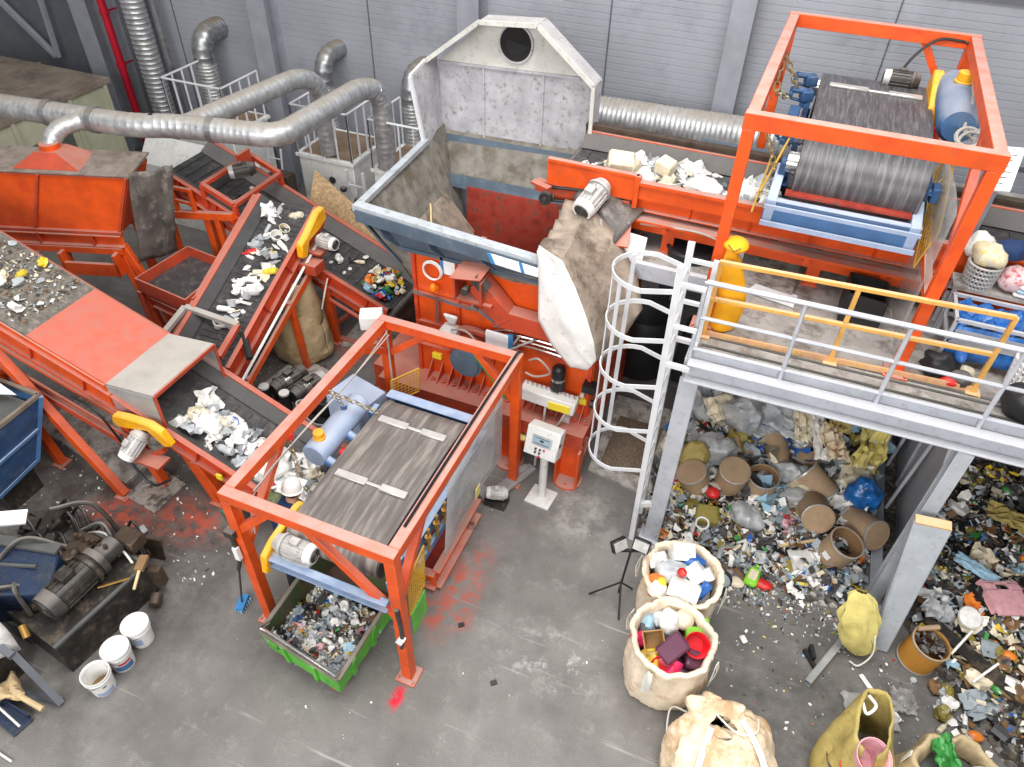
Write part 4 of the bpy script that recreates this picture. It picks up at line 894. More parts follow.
b = MB(); b.grid(loft([(-2.4, 8.1, 3.6), (-2.1, 8.0, 3.6), (-1.7, 7.7, 3.35)], [(-2.4, 8.35, 3.75), (-2.0, 8.3, 3.7), (-1.5, 8.2, 3.6)], 4, lambda u, v: V((0, 0, .02*math.sin(14*u))))); b.build('gathered_top', 'curtain', t, thick=.01)
b = MB(); b.slab([(-1.62, 7.95, 3.4), (-1.38, 8.05, 3.32), (-1.38, 7.9, 2.95), (-1.56, 7.75, 2.85), (-1.7, 7.75, 3.1)], .02); tag(b.build('loose_sheet', 'tarp_white', loc=(-1.4, 7.8, 3)), 'small white sheet hanging under the feed conveyor right of the dusty cover', 'sheet')

# control panel on a post
t = thing('control_panel', 'white control box with a small screen on a white post in front of the shredder', 'control panel', (-1.95, 6.26, 0))
b = MB(); b.obox((-1.95, 6.26, .01), (.36, .34, .02), (0, 0, -.1)); b.build('foot_plate', 'white_paint', t)
b = MB(); b.cyl((-1.95, 6.28, .02), (-1.95, 6.28, 1.0), .055, n=16); b.build('post', 'white_paint', t)
R = Euler((-.35, 0, -.08)).to_matrix(); c = V((-1.96, 6.26, 1.14)); fx, fy, fz = R @ V((1, 0, 0)), R @ V((0, 1, 0)), R @ V((0, 0, 1))
b = MB(); b.obox(c, (.46, .2, .42), mtx=R); bx = b.build('box', 'control_grey', t, bevel=.012)
b = MB(); b.obox(c-fy*.102+fz*.03, (.28, .006, .15), mtx=R); b.build('screen_bezel', 'cast_grey', bx)
b = MB(); b.obox(c-fy*.107+fz*.03, (.24, .004, .115), mtx=R); b.build('screen', 'screen_glass', bx)
b = MB(); b.obox(c-fy*.11+fz*.035, (.05, .003, .03), mtx=R)
for k in (-1, 1): b.obox(c-fy*.11+fz*(.03+.04*k), (.2, .003, .008), mtx=R)
b.build('screen_mark', 'dark_motor', bx)
for i, (m_, dx, dz) in enumerate((('black_plastic', -.06, -.09), ('black_plastic', 0, -.09), ('label_red', .055, -.08), ('dark_motor', -.06, -.14), ('dark_motor', 0, -.14), ('label_red', .0, -.19))):
    q = c-fy*.105+fx*dx+fz*dz; b = MB(); b.cyl(q, q-fy*.02, .014, n=10); b.build('button', m_, bx)
b = MB()
for k in (-1, 1): b.obox(c+fx*.235*k-fy*.06+fz*.04, (.02, .05, .04), mtx=R)
b.build('latch', 'dark_motor', bx)
b = MB(); b.chan((-2.28, 6.66, .06), (-2.58, 5.86, .06), .1, .06); b.bar((-2.58, 5.9, .06), (-2.85, 6.05, .06), .16, .08); b.bar((-2.25, 6.7, .05), (-2.58, 5.9, .05), .16, .06)
tag(b.build('cable_duct', 'channel_steel', bevel=.008, loc=(-2.4, 6.2, 0)), 'grey steel cable duct lying on the floor in an L by the control panel post', 'cable duct')
# ------------------------------------------------------------------ lower cage with its overband magnet
t = thing('magnet_cage', 'orange steel frame on four posts standing over the covered conveyor and the green cart', 'frame', (-3.35, 4.85, 0))
XL, XR, YF_, YR, ZT = -4.28, -2.42, 3.27, 6.38, 2.28
def post(t, x, y, z0, z1, w=.12, m='orange_paint'):
    b = MB(); b.bar((x, y, z0), (x, y, z1), w, w, up=(0, 1, 0)); b.obox((x, y, z0+.01), (.24, .24, .02))
    for k in (-1, 1): b.cyl((x+.09*k, y-.09, z0+.02), (x+.09*k, y-.09, z0+.045), .016, n=6)
    return b.build('post', m, t, bevel=.005)
for x in (XL, XR):
    for y in (YF_, YR): post(t, x, y, 0, ZT-.064)
for y in (YF_, YR): b = MB(); b.bar((XL-.06, y, ZT), (XR+.06, y, ZT), .12, .13); b.build('cross_beam', 'orange_paint', t, bevel=.005)
for x in (XL, XR): b = MB(); b.bar((x, YF_+.06, ZT), (x, YR-.06, ZT), .12, .13); b.build('side_beam', 'orange_paint', t, bevel=.005)
for p, q in (((XL, YF_, 1.72), (XL+.5, YF_, ZT-.03)), ((XR, YF_, 1.2), (XR-.95, YF_, ZT-.05)), ((XL, YR, 1.75), (XL+.6, YR, ZT-.03)), ((XR, YR, 1.55), (XR-.55, YR, ZT-.05)), ((XL, YF_, 1.4), (XL, YF_+.9, ZT-.03)), ((XR, YF_+.02, 1.5), (XR, YF_+.6, ZT-.05)), ((XL, YR, 1.8), (XL, YR-.6, ZT-.03))):
    b = MB(); b.bar(p, q, .09, .08, up=(0, 1, 0)); b.build('brace', 'orange_paint', t, bevel=.004)
b = MB(); b.bar((XL, YR, 1.85), (XL-.3, YR, 1.85), .08); b.build('stub_arm', 'orange_paint', t)
b = MB()
b.tube(smooth_path([(XL+.09, YR-.1, 2.2), (XL+.1, 5.4, 2.12), (XL+.1, 4.5, 2.16), (XL+.1, 3.5, 2.12)]), .009, 5); b.tube(smooth_path([(XL+.12, YR-.1, 2.17), (XL+.12, 5.2, 2.15), (XL+.1, 3.6, 2.12), (XL+.1, 3.35, 1.6)]), .008, 5)
b.tube([(XL+.07, YR-.07, 2.2), (XL+.07, YR-.07, .1)], .014, 5); b.build('cable', 'hose_grey', t)
b = MB(); b.tube(smooth_path([(XR-.02, YF_+.3, ZT+.08), (XR-.02, 4.6, ZT+.08), (XR-.01, YR-.3, ZT+.08), (XR+.02, YR+.08, ZT), (XR+.02, YR+.09, 1.2)]), .016, 5); b.build('black_cable', 'black_plastic', t)
b = MB(); b.tube(smooth_path([(XL-.06, YF_-.08, 1.75), (XL-.05, YF_-.09, 1.3), (XL-.12, YF_-.1, 1.05)]), .025, 6); b.tube(smooth_path([(XR+.02, YF_-.08, 1.5), (XR+.05, YF_-.09, 1.1), (XR+.03, YF_-.1, .8)]), .025, 6); b.obox((XL-.05, YF_-.09, 1.72), (.12, .06, .1)); b.build('cable_bundle', 'dark_motor', t)
b = MB(); b.obox((XL-.04, YF_-.1, 1.4), (.06, .05, .2)); b.obox((XR+.03, YF_-.1, .95), (.07, .05, .12), (0, .4, 0)); b.build('cable_tag', 'label_white', t)
b = MB(); b.obox((XL-.25, YR+.1, 2.18), (.3, .24, .2), (0, 0, .5)); b.build('junction_box', 'control_grey', t, bevel=.01)
# clear side sheet and guards
G2 = []
for i in range(9):
    z = 2.2-1.1*i/8; G2.append([(XR+.05-.05*math.sin(3*j/6)*i/8, 4.35+1.45*j/6-.18*(i/8)*(1-j/6), z) for j in range(7)])
b = MB(); b.grid(G2); b.build('clear_sheet', 'clear_sheet', t, thick=.006)
b = MB(); b.obox((XR+.06, 5.05, 1.28), (.01, .12, .16)); b.build('sheet_label', 'bag_yellow', t)
mesh_guard(t, (XR+.0, 3.42, 1.0), (0, .36, .12), (0, .06, .6), 8, 12)
mesh_guard(t, (-4.02, 5.95, 1.3), (.26, .28, .08), (0, .05, .36), 8, 8)
b = MB(); b.slab([(XR-.02, 3.5, .5), (XR-.02, 3.8, .55), (XR-.02, 3.8, .95), (XR-.02, 3.5, .9)], .015); b.build('green_flap', 'green_paint', t)

def magnet(name, label, x0, x1, y0, y1, z, zb, rr, belt, frame_m, front_beam, cleat_y, loc):
    """overband magnet: wide belt loop over two drums, magnet block, side frames"""
    t = thing(name, label, 'magnetic separator', loc)
    zc = z-rr; n = 10
    prof = [(y0+rr*math.cos(a), zc+rr*math.sin(a)) for a in [PI*1.5-PI*i/n for i in range(n+1)]]
    prof += [(y0+(y1-y0)*f, z+.035*math.sin(PI*f)) for f in (.2, .4, .6, .8)]
    prof += [(y1+rr*math.cos(a), zc+rr*math.sin(a)) for a in [PI*.5-PI*i/n for i in range(n+1)]]
    m = len(prof); inner = [(y+(-.02 if y > (y0+y1)/2 else .02), zz+(-.02 if zz > zc else .02)) for y, zz in prof]
    b = MB(); vs = [(x, y, zz) for x in (x0, x1) for y, zz in prof]+[(x, y, zz) for x in (x0, x1) for y, zz in inner]
    fs = []
    for i in range(m):
        j = (i+1) % m
        fs += [(i, j, m+j, m+i), (2*m+i, 3*m+i, 3*m+j, 2*m+j), (i, 2*m+i, 2*m+j, j), (m+i, m+j, 3*m+j, 3*m+i)]
    b.raw(vs, fs); b.build('belt', belt, t)
    for y in (y0, y1):
        b = MB(); b.cyl((x0-.01, y, zc), (x1+.01, y, zc), rr-.025, n=28); d = b.build('drum', 'dark_motor', t)
        b = MB()
        for x, s in ((x0-.06, -1), (x1+.06, 1)): b.cyl((x, y, zc), (x+s*.1, y, zc), .045, n=12); b.obox((x+s*.08, y, zc), (.08, .18, .16))
        b.build('bearing', frame_m, d, bevel=.01)
    for cy in cleat_y:
        b = MB(); zz = z+.035*math.sin(PI*(cy-y0)/(y1-y0)); b.box(x0+.1, x0+.1+(x1-x0)*.36, cy-.05, cy+.05, zz, zz+.03); b.box(x1-.1-(x1-x0)*.3, x1-.1, cy-.05, cy+.05, zz, zz+.03)
        b.box(x0+.1, x1-.1, cy-.02, cy+.02, zz-.005, zz+.02); b.build('cleat', 'cleat_metal', t, bevel=.008)
    b = MB(); b.box(x0+.08, x1-.08, y0+rr+.15, y1-rr-.15, zb, z-.1); b.build('magnet_block', frame_m, t, bevel=.02)
    for x in (x0-.06, x1+.06):
        b = MB(); b.chan((x, y0-.1, zc-.08), (x, y1+.1, zc-.08), .06, .2, side=1 if x > x0 else -1, t=.015)
        for f in (.15, .5, .85): b.obox((x, y0+(y1-y0)*f, zc-.08), (.07, .03, .18))
        b.build('side_frame', 'blue_deep', t, bevel=.004)
    return t
t = magnet('overband_magnet', 'lower magnet with a wide worn grey belt slung inside the orange frame', -3.85, -2.76, 3.62, 5.5, 1.74, 1.1, .2, 'belt_grey', 'blue_steel', None, (4.3, 5.25), (-3.3, 4.6, 1.2))
b = MB(); b.chan((-4.0, 3.27, 1.42), (-2.52, 3.27, 1.42), .09, .12, side=1); b.build('front_beam', 'blue_steel', t, bevel=.006)
b = MB(); b.chan((-3.98, 5.83, 1.52), (-2.6, 5.83, 1.5), .1, .14, side=-1); b.bar((-3.98, 5.83, 1.6), (-2.6, 5.83, 1.58), .14, .02); b.bar((-3.9, 5.83, 1.5), (-3.9, 5.4, 1.5), .08); b.build('rear_beam', 'blue_steel', t, bevel=.006)
b = MB(); b.bar((-2.6, 3.4, 1.45), (-2.6, 5.8, 1.45), .08, .16); b.bar((-2.55, 3.9, 1.2), (-2.55, 5.2, 1.2), .05, .1); b.build('right_rail', 'blue_steel', t)
b = MB()
for y in (4.1, 4.3, 4.5): b.cyl((-2.52, y, 1.25), (-2.52, y+.02, 1.6), .02, n=8); b.cyl((-2.52, y, 1.42), (-2.52, y, 1.5), .04, n=6)
b.build('tension_bolt', 'brass', t)
motor(t, (-3.66, 3.36, 1.6), (1, 0, 0), .48, .1)
b = MB(); b.obox((-3.7, 3.36, 1.48), (.46, .2, .04)); b.build('motor_base', 'cast_grey', t)
b = MB(); b.prism([(3.12, 1.3), (3.19, 1.28), (3.24, 1.46), (3.36, 1.54), (3.8, 1.58), (3.92, 1.46), (3.97, 1.5), (3.88, 1.64), (3.78, 1.67), (3.34, 1.62), (3.16, 1.54)], 'x', -4.0, -3.92); b.build('belt_guard', 'yellow_guard', t, bevel=.015)
t = thing('oil_vessel', 'pale blue cylinder with a yellow cap hanging on chains beside the lower magnet', 'vessel', (-4.1, 5.0, 1.5))
b = MB(); b.lathe([(0, -.5), (.14, -.5), (.158, -.48), (.16, .48), (.14, .5), (0, .5)], 28, (-4.16, 4.95, 1.7), Matrix.Rotation(PI/2, 3, 'X')); b.build('shell', 'blue_pale', t)
b = MB(); b.cyl((-4.17, 4.62, 1.84), (-4.17, 4.62, 1.88), .075, n=16); b.cyl((-4.17, 4.62, 1.88), (-4.17, 4.62, 1.95), .065, n=16); b.build('filler_cap', 'yellow_guard', t, bevel=.006)
b = MB(); b.cyl((-4.17, 5.15, 1.84), (-4.17, 5.15, 1.92), .04, n=10); b.build('lifting_lug', 'blue_steel', t)
b = MB()
for y in (4.5, 4.95): b.cyl((-4.02, y, 1.66), (-3.9, y, 1.6), .06, n=12)
b.build('side_port', 'blue_steel', t)
b = MB(); b.cyl((-3.98, 4.72, 1.58), (-3.9, 4.72, 1.58), .06, n=12); b.build('red_knob', 'waste_red', t)
chain(t, [(-4.24, 5.0, 2.24), (-4.17, 5.15, 1.92)]); chain(t, [(-4.22, 5.0, 2.24), (-3.8, 5.3, 1.8)], .028)
t = thing('terminal_cabinet', 'pale grey terminal cabinet behind the hanging blue cylinder', 'cabinet', (-4.35, 5.65, 0))
b = MB(); b.obox((-4.4, 5.72, 1.3), (.6, .5, .5), (0, 0, -.25)); b.build('case', 'blue_pale', t, bevel=.012)
b = MB(); b.bar((-4.35, 5.75, 0), (-4.35, 5.75, 1.15), .1); b.build('post', 'column_grey', t)
t = thing('hanging_chain', 'loose brass-coloured lifting chain dangling from the left beam over the belt', 'chain', (-4.2, 4.1, 2.2))
chain(t, [(-4.26, 4.25, 2.2), (-4.2, 4.2, 1.5), (-4.0, 4.25, 1.0), (-3.85, 4.35, .8)], .026)
b = MB(); b.cyl((-4.26, 4.25, 2.17), (-4.26, 4.25, 2.24), .06, n=10); b.build('hook', 'waste_red', t)

# orange floor trough beside the cage
t = thing('discharge_trough', 'low orange steel trough on the floor right of the lower cage', 'trough', (-2.45, 5.0, 0))
b = MB(); b.chan((-2.66, 4.36, .24), (-2.66, 5.6, .24), .1, .34, side=1, t=.02); b.slab([(-2.94, 4.4, .1), (-2.66, 4.4, .1), (-2.66, 5.56, .1), (-2.94, 5.56, .1)], .02)
b.chan((-2.96, 4.36, .22), (-2.62, 4.36, .22), .06, .3, side=1, t=.02); b.box(-2.96, -2.62, 4.34, 4.4, .32, .38); b.build('channel', 'orange_paint', t, bevel=.006)
b = MB(); b.box(-2.94, -2.68, 4.42, 5.55, .11, .14); b.build('grit', 'red_worn', t)
b = MB(); b.cyl((-2.72, 4.33, .2), (-2.72, 4.3, .2), .03, n=6); b.box(-2.62, -2.56, 5.3, 5.36, 0, .2); b.build('bolt', 'steel_bright', t)
t = thing('roller_motor', 'small grey motor with white end cap on the floor behind the clear sheet', 'motor', (-2.48, 5.9, 0))
b = MB(); b.obox((-2.48, 5.92, .06), (.3, .2, .12)); b.build('base', 'dark_oily', t); motor(t, (-2.48, 5.92, .22), (-.9, -.3, 0), .3, .08)

# ------------------------------------------------------------------ green cart
def prow(): pass
t = thing('waste_cart', 'green tipping cart full of mixed scrap on the floor in front of the lower cage', 'cart', (-3.4, 3.4, 0))
A0, A1, A2, A3 = V((-4.02, 2.86, .5)), V((-2.93, 2.72, .5)), V((-2.86, 3.86, .62)), V((-3.97, 4.0, .62))
A2, A3 = A1+(A2-A1)*1.12, A0+(A3-A0)*1.12
def low(p, dx=0, dy=0): return V((p.x+dx, p.y+dy, .16))
B0, B1, B2, B3 = low(A0, .04, .02), low(A1, -.04, .02), low(A2, -.04, 0), low(A3, .04, 0)
for nm, q in (('front_wall', (A0, A1, B1, B0)), ('side_wall', (A1, A2, B2, B1)), ('rear_wall', (A2, A3, B3, B2)), ('side_wall', (A3, A0, B0, B3))):
    b = MB(); b.slab(q, .02)
    d = (q[1]-q[0])
    for f in ((.3, .7) if 'front' in nm else (.2, .5, .8)):
        top_, bot = q[0]+d*f, q[3]+(q[2]-q[3])*f; nn = (q[1]-q[0]).cross(q[3]-q[0]).normalized(); c_ = (A0+A2)/2
        if nn.dot(top_-c_) < 0: nn = -nn
        b.bar(top_+nn*.02, bot+nn*.02, .06, .03, up=nn)
    b.build(nm, 'green_paint', t)
    b = MB(); c_ = (A0+A2)/2; ins = [p+(V((c_.x, c_.y, p.z))-p)*.03 for p in q]; b.slab(ins, .006); b.build('inner_lining', 'green_inner', t)
b = MB(); b.slab([B0, B1, B2, B3], .02); b.build('floor', 'cart_floor', t)
b = MB()
for p, q in ((A0, A1), (A1, A2), (A2, A3), (A3, A0)): b.bar(p, q, .05, .04)
b.build('rim', 'rim_worn', t, bevel=.008)
b = MB(); o = V((-.0, -.1, .06)); b.tube(smooth_path([A0+V((.03, .12, .02)), A0+V((.02, .0, .07)), A0+V((.12, -.0, .08)), A1+V((-.14, .02, .08)), A1+V((-.03, .0, .07)), A1+V((-.03, .14, .02))], 5), .018, 8); b.build('push_handle', 'steel_bright', t)
for p in (B0, B1, B2, B3):
    b = MB(); x, y = p.x+(.12 if p in (B0, B3) else -.12), p.y+(.1 if p in (B0, B1) else -.1); b.cyl((x-.025, y, .075), (x+.025, y, .075), .075, n=18); b.obox((x, y, .14), (.08, .1, .04)); b.build('caster', 'waste_red', t)
def cart_pt(u, v, z): return A0.lerp(A1, u).lerp(A3.lerp(A2, u), v)*1+V((0, 0, z-A0.lerp(A1, u).lerp(A3.lerp(A2, u), v).z))

# ------------------------------------------------------------------ worker
t = thing('person', 'person in a white helmet and navy vest reaching to the belt inside the lower cage', 'person', (-4.06, 3.82, 0))
def skinned(chains, m, name, parent, sub=2):
    """one continuous body grown from a skeleton of joints with radii"""
    vs = []; es = []; rs = []; idx = {}
    for ch in chains:
        prev = None
        for key, p, r in ch:
            if key in idx: k = idx[key]
            else:
                k = len(vs); idx[key] = k; vs.append(V(p)-WORLD[parent.name]); rs.append(r)
            if prev is not None: es.append((prev, k))
            prev = k
    me = bpy.data.meshes.new(name); me.from_pydata(vs, es, []); me.materials.append(M[m])
    o = bpy.data.objects.new(name, me); COL.objects.link(o); o.parent = parent
    md = o.modifiers.new('skin', 'SKIN'); md.use_smooth_shade = True
    for i, r in enumerate(rs): me.skin_vertices[0].data[i].radius = r if isinstance(r, tuple) else (r, r)
    me.skin_vertices[0].data[0].use_root = True
    ss = o.modifiers.new('sub', 'SUBSURF'); ss.levels = sub; ss.render_levels = sub
    dg = bpy.context.evaluated_depsgraph_get(); m2 = bpy.data.meshes.new_from_object(o.evaluated_get(dg)); o.modifiers.clear(); o.data = m2
    return o
px, py = -4.14, 3.8
pel = ('pel', (px, py-.1, .95), (.15, .11)); ch = ('ch', (px, py+.05, 1.33), (.17, .12)); nk = ('nk', (px, py+.14, 1.51), .062); hd = ('hd', (px, py+.17, 1.62), .085); hd2 = ('hd2', (px, py+.18, 1.7), .08)
LS, LE, LW = ('ls', (px-.21, py+.1, 1.45), .065), ('le', (px-.42, py+.2, 1.2), .05), ('lw', (px-.62, py+.4, 1.12), .038)
RS, RE, RW = ('rs', (px+.21, py+.1, 1.45), .065), ('re', (px+.32, py+.22, 1.16), .05), ('rw', (px+.22, py+.48, 1.06), .038)
body = skinned([[pel, ('ab', (px, py-.03, 1.13), (.14, .1)), ch, nk, hd, hd2], [ch, LS, LE, LW, ('lh', (px-.66, py+.46, 1.1), .04)], [ch, RS, RE, RW, ('rh', (px+.2, py+.56, 1.04), .04)],
                [pel, ('lhip', (px-.1, py-.1, .9), .095), ('lk', (px-.11, py-.06, .49), .065), ('la', (px-.11, py-.1, .09), .048), ('lf', (px-.12, py+.06, .05), .045)], [pel, ('rhip', (px+.1, py-.1, .9), .095), ('rk', (px+.11, py-.06, .49), .065), ('ra', (px+.11, py-.1, .09), .048), ('rf', (px+.12, py+.06, .05), .045)]], 'skin', 'body', t)
sc = lambda c, k: [(a, p, tuple(x*k for x in r) if isinstance(r, tuple) else r*k) for a, p, r in c]
skinned([sc([('a', (px, py-.09, .97), (.15, .11)), ('b', (px, py-.02, 1.15), (.15, .105)), ('c', (px, py+.05, 1.35), (.18, .12)), ('d', (px, py+.11, 1.47), (.13, .09))], 1.28), [('c', 0, 0), ('e', (px-.23, py+.1, 1.45), .105)], [('c', 0, 0), ('f', (px+.23, py+.1, 1.45), .105)]], 'vest_navy', 'vest', t)
skinned([sc([('l0', (px-.1, py+.08, 1.42), .09), ('ls', (px-.215, py+.1, 1.45), .085), LE, LW], 1.3)], 'sleeve', 'left_sleeve', t); skinned([sc([('r0', (px+.1, py+.08, 1.42), .09), ('rs', (px+.215, py+.1, 1.45), .085), RE, RW], 1.3)], 'shirt_dark', 'right_sleeve', t)
skinned([sc([('p', (px, py-.1, .97), (.15, .11)), ('l', (px-.1, py-.1, .85), .1), ('lk', (px-.11, py-.06, .49), .068), ('la', (px-.11, py-.1, .14), .055)], 1.15), sc([('p', 0, 0), ('r', (px+.1, py-.1, .85), .1), ('rk', (px+.11, py-.06, .49), .068), ('ra', (px+.11, py-.1, .14), .055)], 1.15)], 'trousers', 'trousers', t)
for s_ in (-1, 1):
    b = MB(); b.ball((px+.115*s_, py-.02, .06), (.055, .15, .06)); b.cyl((px+.11*s_, py-.1, .04), (px+.11*s_, py-.1, .2), .06, n=12); b.build('boot', 'boot', t)
def hand(parent, w, d, side, m):
    """gloved hand: palm, four unequal curled fingers and a thumb"""
    w = V(w); d = V(d).normalized(); l = d.cross(V((0, 0, 1))).normalized(); u = l.cross(d)
    ch = [[('w', w, .034), ('p', w+d*.06, (.042, .022)), ('k', w+d*.095, (.04, .018))]]
    o = skinned(ch, m, 'glove', parent)
    for i, (off, L) in enumerate(((-.03, .07), (-.01, .08), (.012, .075), (.032, .058))):
        a = w+d*.095+l*off; skinned([[('a', a, .0105), ('b', a+d*L*.5-u*.008, .0095), ('c', a+d*L*.85-u*.03, .0085), ('e', a+d*L*.9-u*.055, .007)]], m, 'finger', o if False else parent, 1)
    a = w+d*.04-l*side*.035; skinned([[('a', a, .012), ('b', a-l*side*.03+d*.03, .011), ('c', a-l*side*.035+d*.06-u*.015, .009)]], m, 'thumb', parent, 1)
hand(t, (px-.63, py+.42, 1.11), (-.35, .8, -.25), -1, 'glove_red'); hand(t, (px+.21, py+.52, 1.05), (-.15, .9, -.35), 1, 'glove_red')
hc = V((px, py+.18, 1.69))
b = MB(); b.lathe([(.0, .115), (.045, .11), (.078, .09), (.1, .05), (.108, .0), (.112, -.03), (.122, -.034), (.122, -.04), (.1, -.038)], 28, hc, Euler((-.2, 0, 0)).to_matrix()); b.prism([(-.1, hc.y+.1), (-.06, hc.y+.18), (.06, hc.y+.18), (.1, hc.y+.1)], 'z', hc.z-.085, hc.z-.07) if False else None
hel = b.build('helmet', 'helmet_white', t)
b = MB(); b.slab([hc+V((-.1, .09, -.045)), hc+V((-.06, .2, -.085)), hc+V((.06, .2, -.085)), hc+V((.1, .09, -.045))], .008); b.build('brim', 'helmet_white', hel)
b = MB()
for x in (-.035, .035): b.ball(hc+V((x, .08, -.065)), (.014, .01, .01), 8, 6)
b.build('eyes', 'label_white', t)
b = MB(); b.ball(hc+V((0, .1, -.1)), (.014, .022, .024), 8, 6); b.ball(hc+V((0, .082, -.14)), (.024, .01, .007), 8, 6)
for x in (-.088, .088): b.ball(hc+V((x, -.005, -.085)), (.012, .022, .032), 8, 6)
b.build('face_features', 'skin', t)
b = MB(); b.ball(hc+V((0, -.045, -.07)), (.08, .05, .06), 12, 8); b.build('hair', 'boot', t)
# ------------------------------------------------------------------ raised deck, feed conveyor and upper magnet
t = thing('walkway_deck', 'raised grey steel walkway deck with a pale edge beam on the right', 'deck', (1.5, 7.5, 0))
ZD = 3.05
b = MB(); b.box(-.4, 7, 6.3, 12.0, ZD-.06, ZD); b.box(-1.55, -.4, 7.85, 12.0, ZD-.06, ZD); b.build('deck_plate', 'deck_metal', t)
b = MB(); b.chan((-.42, 6.2, ZD-.06), (7, 6.38, ZD-.06), .12, .24, side=1, t=.02); b.bar((-.42, 6.12, ZD-.16), (7, 6.3, ZD-.16), .1, .02); b.bar((-.42, 6.26, ZD+.0), (7, 6.44, ZD+.0), .16, .02); b.build('edge_beam', 'walk_grey', t, bevel=.004)
b = MB(); b.bar((-1.6, 7.82, ZD-.06), (-.36, 7.82, ZD-.06), .08, .22); b.bar((-.42, 6.2, ZD-.06), (-.42, 7.85, ZD-.06), .08, .2); b.build('side_beam', 'walk_grey', t, bevel=.004)
b = MB()
for y in (6.55, 6.72, 6.8): b.bar((-.35, y, ZD+.006), (6.5, y+.12, ZD+.006), .03, .012)
b.build('plate_seam', 'cabin_dark', t)
b = MB()
for y in (7.5, 9, 10.5): b.ibeam((-.4, y, ZD-.2), (7, y, ZD-.2), .14, .26)
b.build('joist', 'column_dark', t)
def column(t, x, y, z1, w=.2, m='column_grey'): b = MB(); b.ibeam((x, y, 0), (x, y, z1), w, w, .016, up=(0, 1, 0)); b.obox((x, y, .012), (w*1.6, w*1.6, .024)); return b.build('column', m, t, bevel=.003)
column(t, -.36, 6.25, ZD-.18, .2, 'walk_grey'); column(t, 2.35, 6.22, ZD-.18, .15, 'plate_grey')
for x, y in ((-.36, 11.5), (2.38, 11.5), (6.5, 6.4), (6.5, 11.5), (-1.5, 11.5)): column(t, x, y, ZD-.18, .2, 'column_dark')
railing(t, [(-.42, 6.22, ZD), (7, 6.42, ZD)], 1.0, .95, .026, 'walk_grey', 'front_railing', (.18, .58))
b = MB(); b.bar((-.42, 6.26, ZD+.09), (7, 6.44, ZD+.09), .012, .12); b.build('toe_board', 'walk_grey', t)
t = thing('yellow_railing', 'dusty yellow guard railing on the deck in front of the upper cage', 'railing', (1.0, 6.85, ZD))
b = MB()
for z in (.5, .95): b.bar((-.38, 6.72, ZD+z), (2.36, 6.9, ZD+z), .045, .045)
b.build('rail', 'yellow_paint', t, bevel=.005)
b = MB(); b.bar((-.38, 6.72, ZD+.04), (2.36, 6.9, ZD+.04), .02, .07); b.build('kick_plate', 'toe_orange', t)
for x in (-.36, .97, 2.36):
    b = MB(); y = 6.75+.065*x; b.bar((x, y, ZD), (x, y, ZD+.95), .045, .045, up=(0, 1, 0)); b.obox((x, y, ZD+.01), (.14, .14, .02)); b.build('post', 'yellow_paint', t)
t = thing('yellow_cover', 'tall yellow fabric cover slumped over a post at the left end of the yellow railing', 'cover', (-.12, 6.98, ZD))
b = MB(); rg = []
for i in range(13):
    v = i/12; row = []
    for k in range(25):
        a = 2*PI*k/24; rx = .15*(1-.25*v+.12*math.sin(5*v))*(1+.12*math.sin(3*a+4*v)); ry = .13*(1+.1*math.cos(4*a+3*v))
        f = 1 if v < .85 else (1-v)/.15*.8+.2
        row.append((-.22-.08*v+.05*math.sin(4*v)+rx*f*math.cos(a), 6.97+ry*f*math.sin(a), ZD+.02+1.05*v))
    rg.append(row)
b.grid(rg); b.raw([tuple(p) for p in rg[-1][:-1]], [tuple(range(24))]); b.build('fabric', 'yellow_fabric', t)
b = MB(); b.ball((-.27, 6.9, ZD+1.08), (.13, .14, .07), 14, 8); b.build('folded_top', 'yellow_fabric', t)
b = MB(); b.bar((-.2, 7.0, ZD), (-.2, 7.0, ZD+1.0), .05); b.build('post', 'column_grey', t)
b = MB(); b.tube([(-.34, 6.79, ZD+1.12), (-.27, 6.75, ZD+1.08), (-.21, 6.77, ZD+1.12)], .006, 4); b.build('stitching', 'black_plastic', t)

# caged ladder
t = thing('caged_ladder', 'white steel ladder with hooped safety cage climbing to the walkway', 'ladder', (-.62, 6.35, 0))
def lx(z): return -.6-.018*z
for y in (6.08, 6.55):
    b = MB(); b.bar((lx(0), y, 0), (lx(4.3), y, 4.25), .07, .045, up=(0, 1, 0)); b.build('stile', 'rail_white', t, bevel=.004)
b = MB()
for k in range(14): z = .3+.28*k; b.tube([(lx(z), 6.08, z), (lx(z), 6.55, z)], .014, 6)
b.build('rung', 'rail_white', t)
zs = (1.35, 2.02, 2.7, 3.34, 3.95)
for z in zs:
    b = MB(); P = [V((lx(z), 6.08, z))]+[V((-1.0-.38*math.sin(a), 6.315-.36*math.cos(a), z)) for a in [PI*k/14 for k in range(15)]]+[V((lx(z), 6.55, z))]
    for p, q in zip(P, P[1:]): b.bar(p, q, .012, .055)
    b.build('cage_hoop', 'rail_white', t)
for k in (3, 7, 11):
    a = PI*k/14; b = MB(); x, y = -1.0-.37*math.sin(a), 6.315-.35*math.cos(a); b.bar((x, y, zs[0]), (x, y, zs[-1]), .05, .012, up=(math.sin(a), math.cos(a), 0)); b.build('cage_strap', 'rail_white', t)
b = MB()
for y in (6.08, 6.55):
    b.bar((-.65, y, 3.05), (-.38, y, 3.05), .05); b.bar((-.66, y, 4.05), (-.4, y, 4.05), .04); b.bar((-.66, y, 3.55), (-.4, y, 3.55), .04)
b.bar((-.4, 6.55, 3.05), (-.4, 6.55, 4.1), .05, up=(0, 1, 0)); b.bar((-.6, 6.1, .7), (-.4, 6.2, .7), .05, .08); b.build('tie_bar', 'rail_white', t)

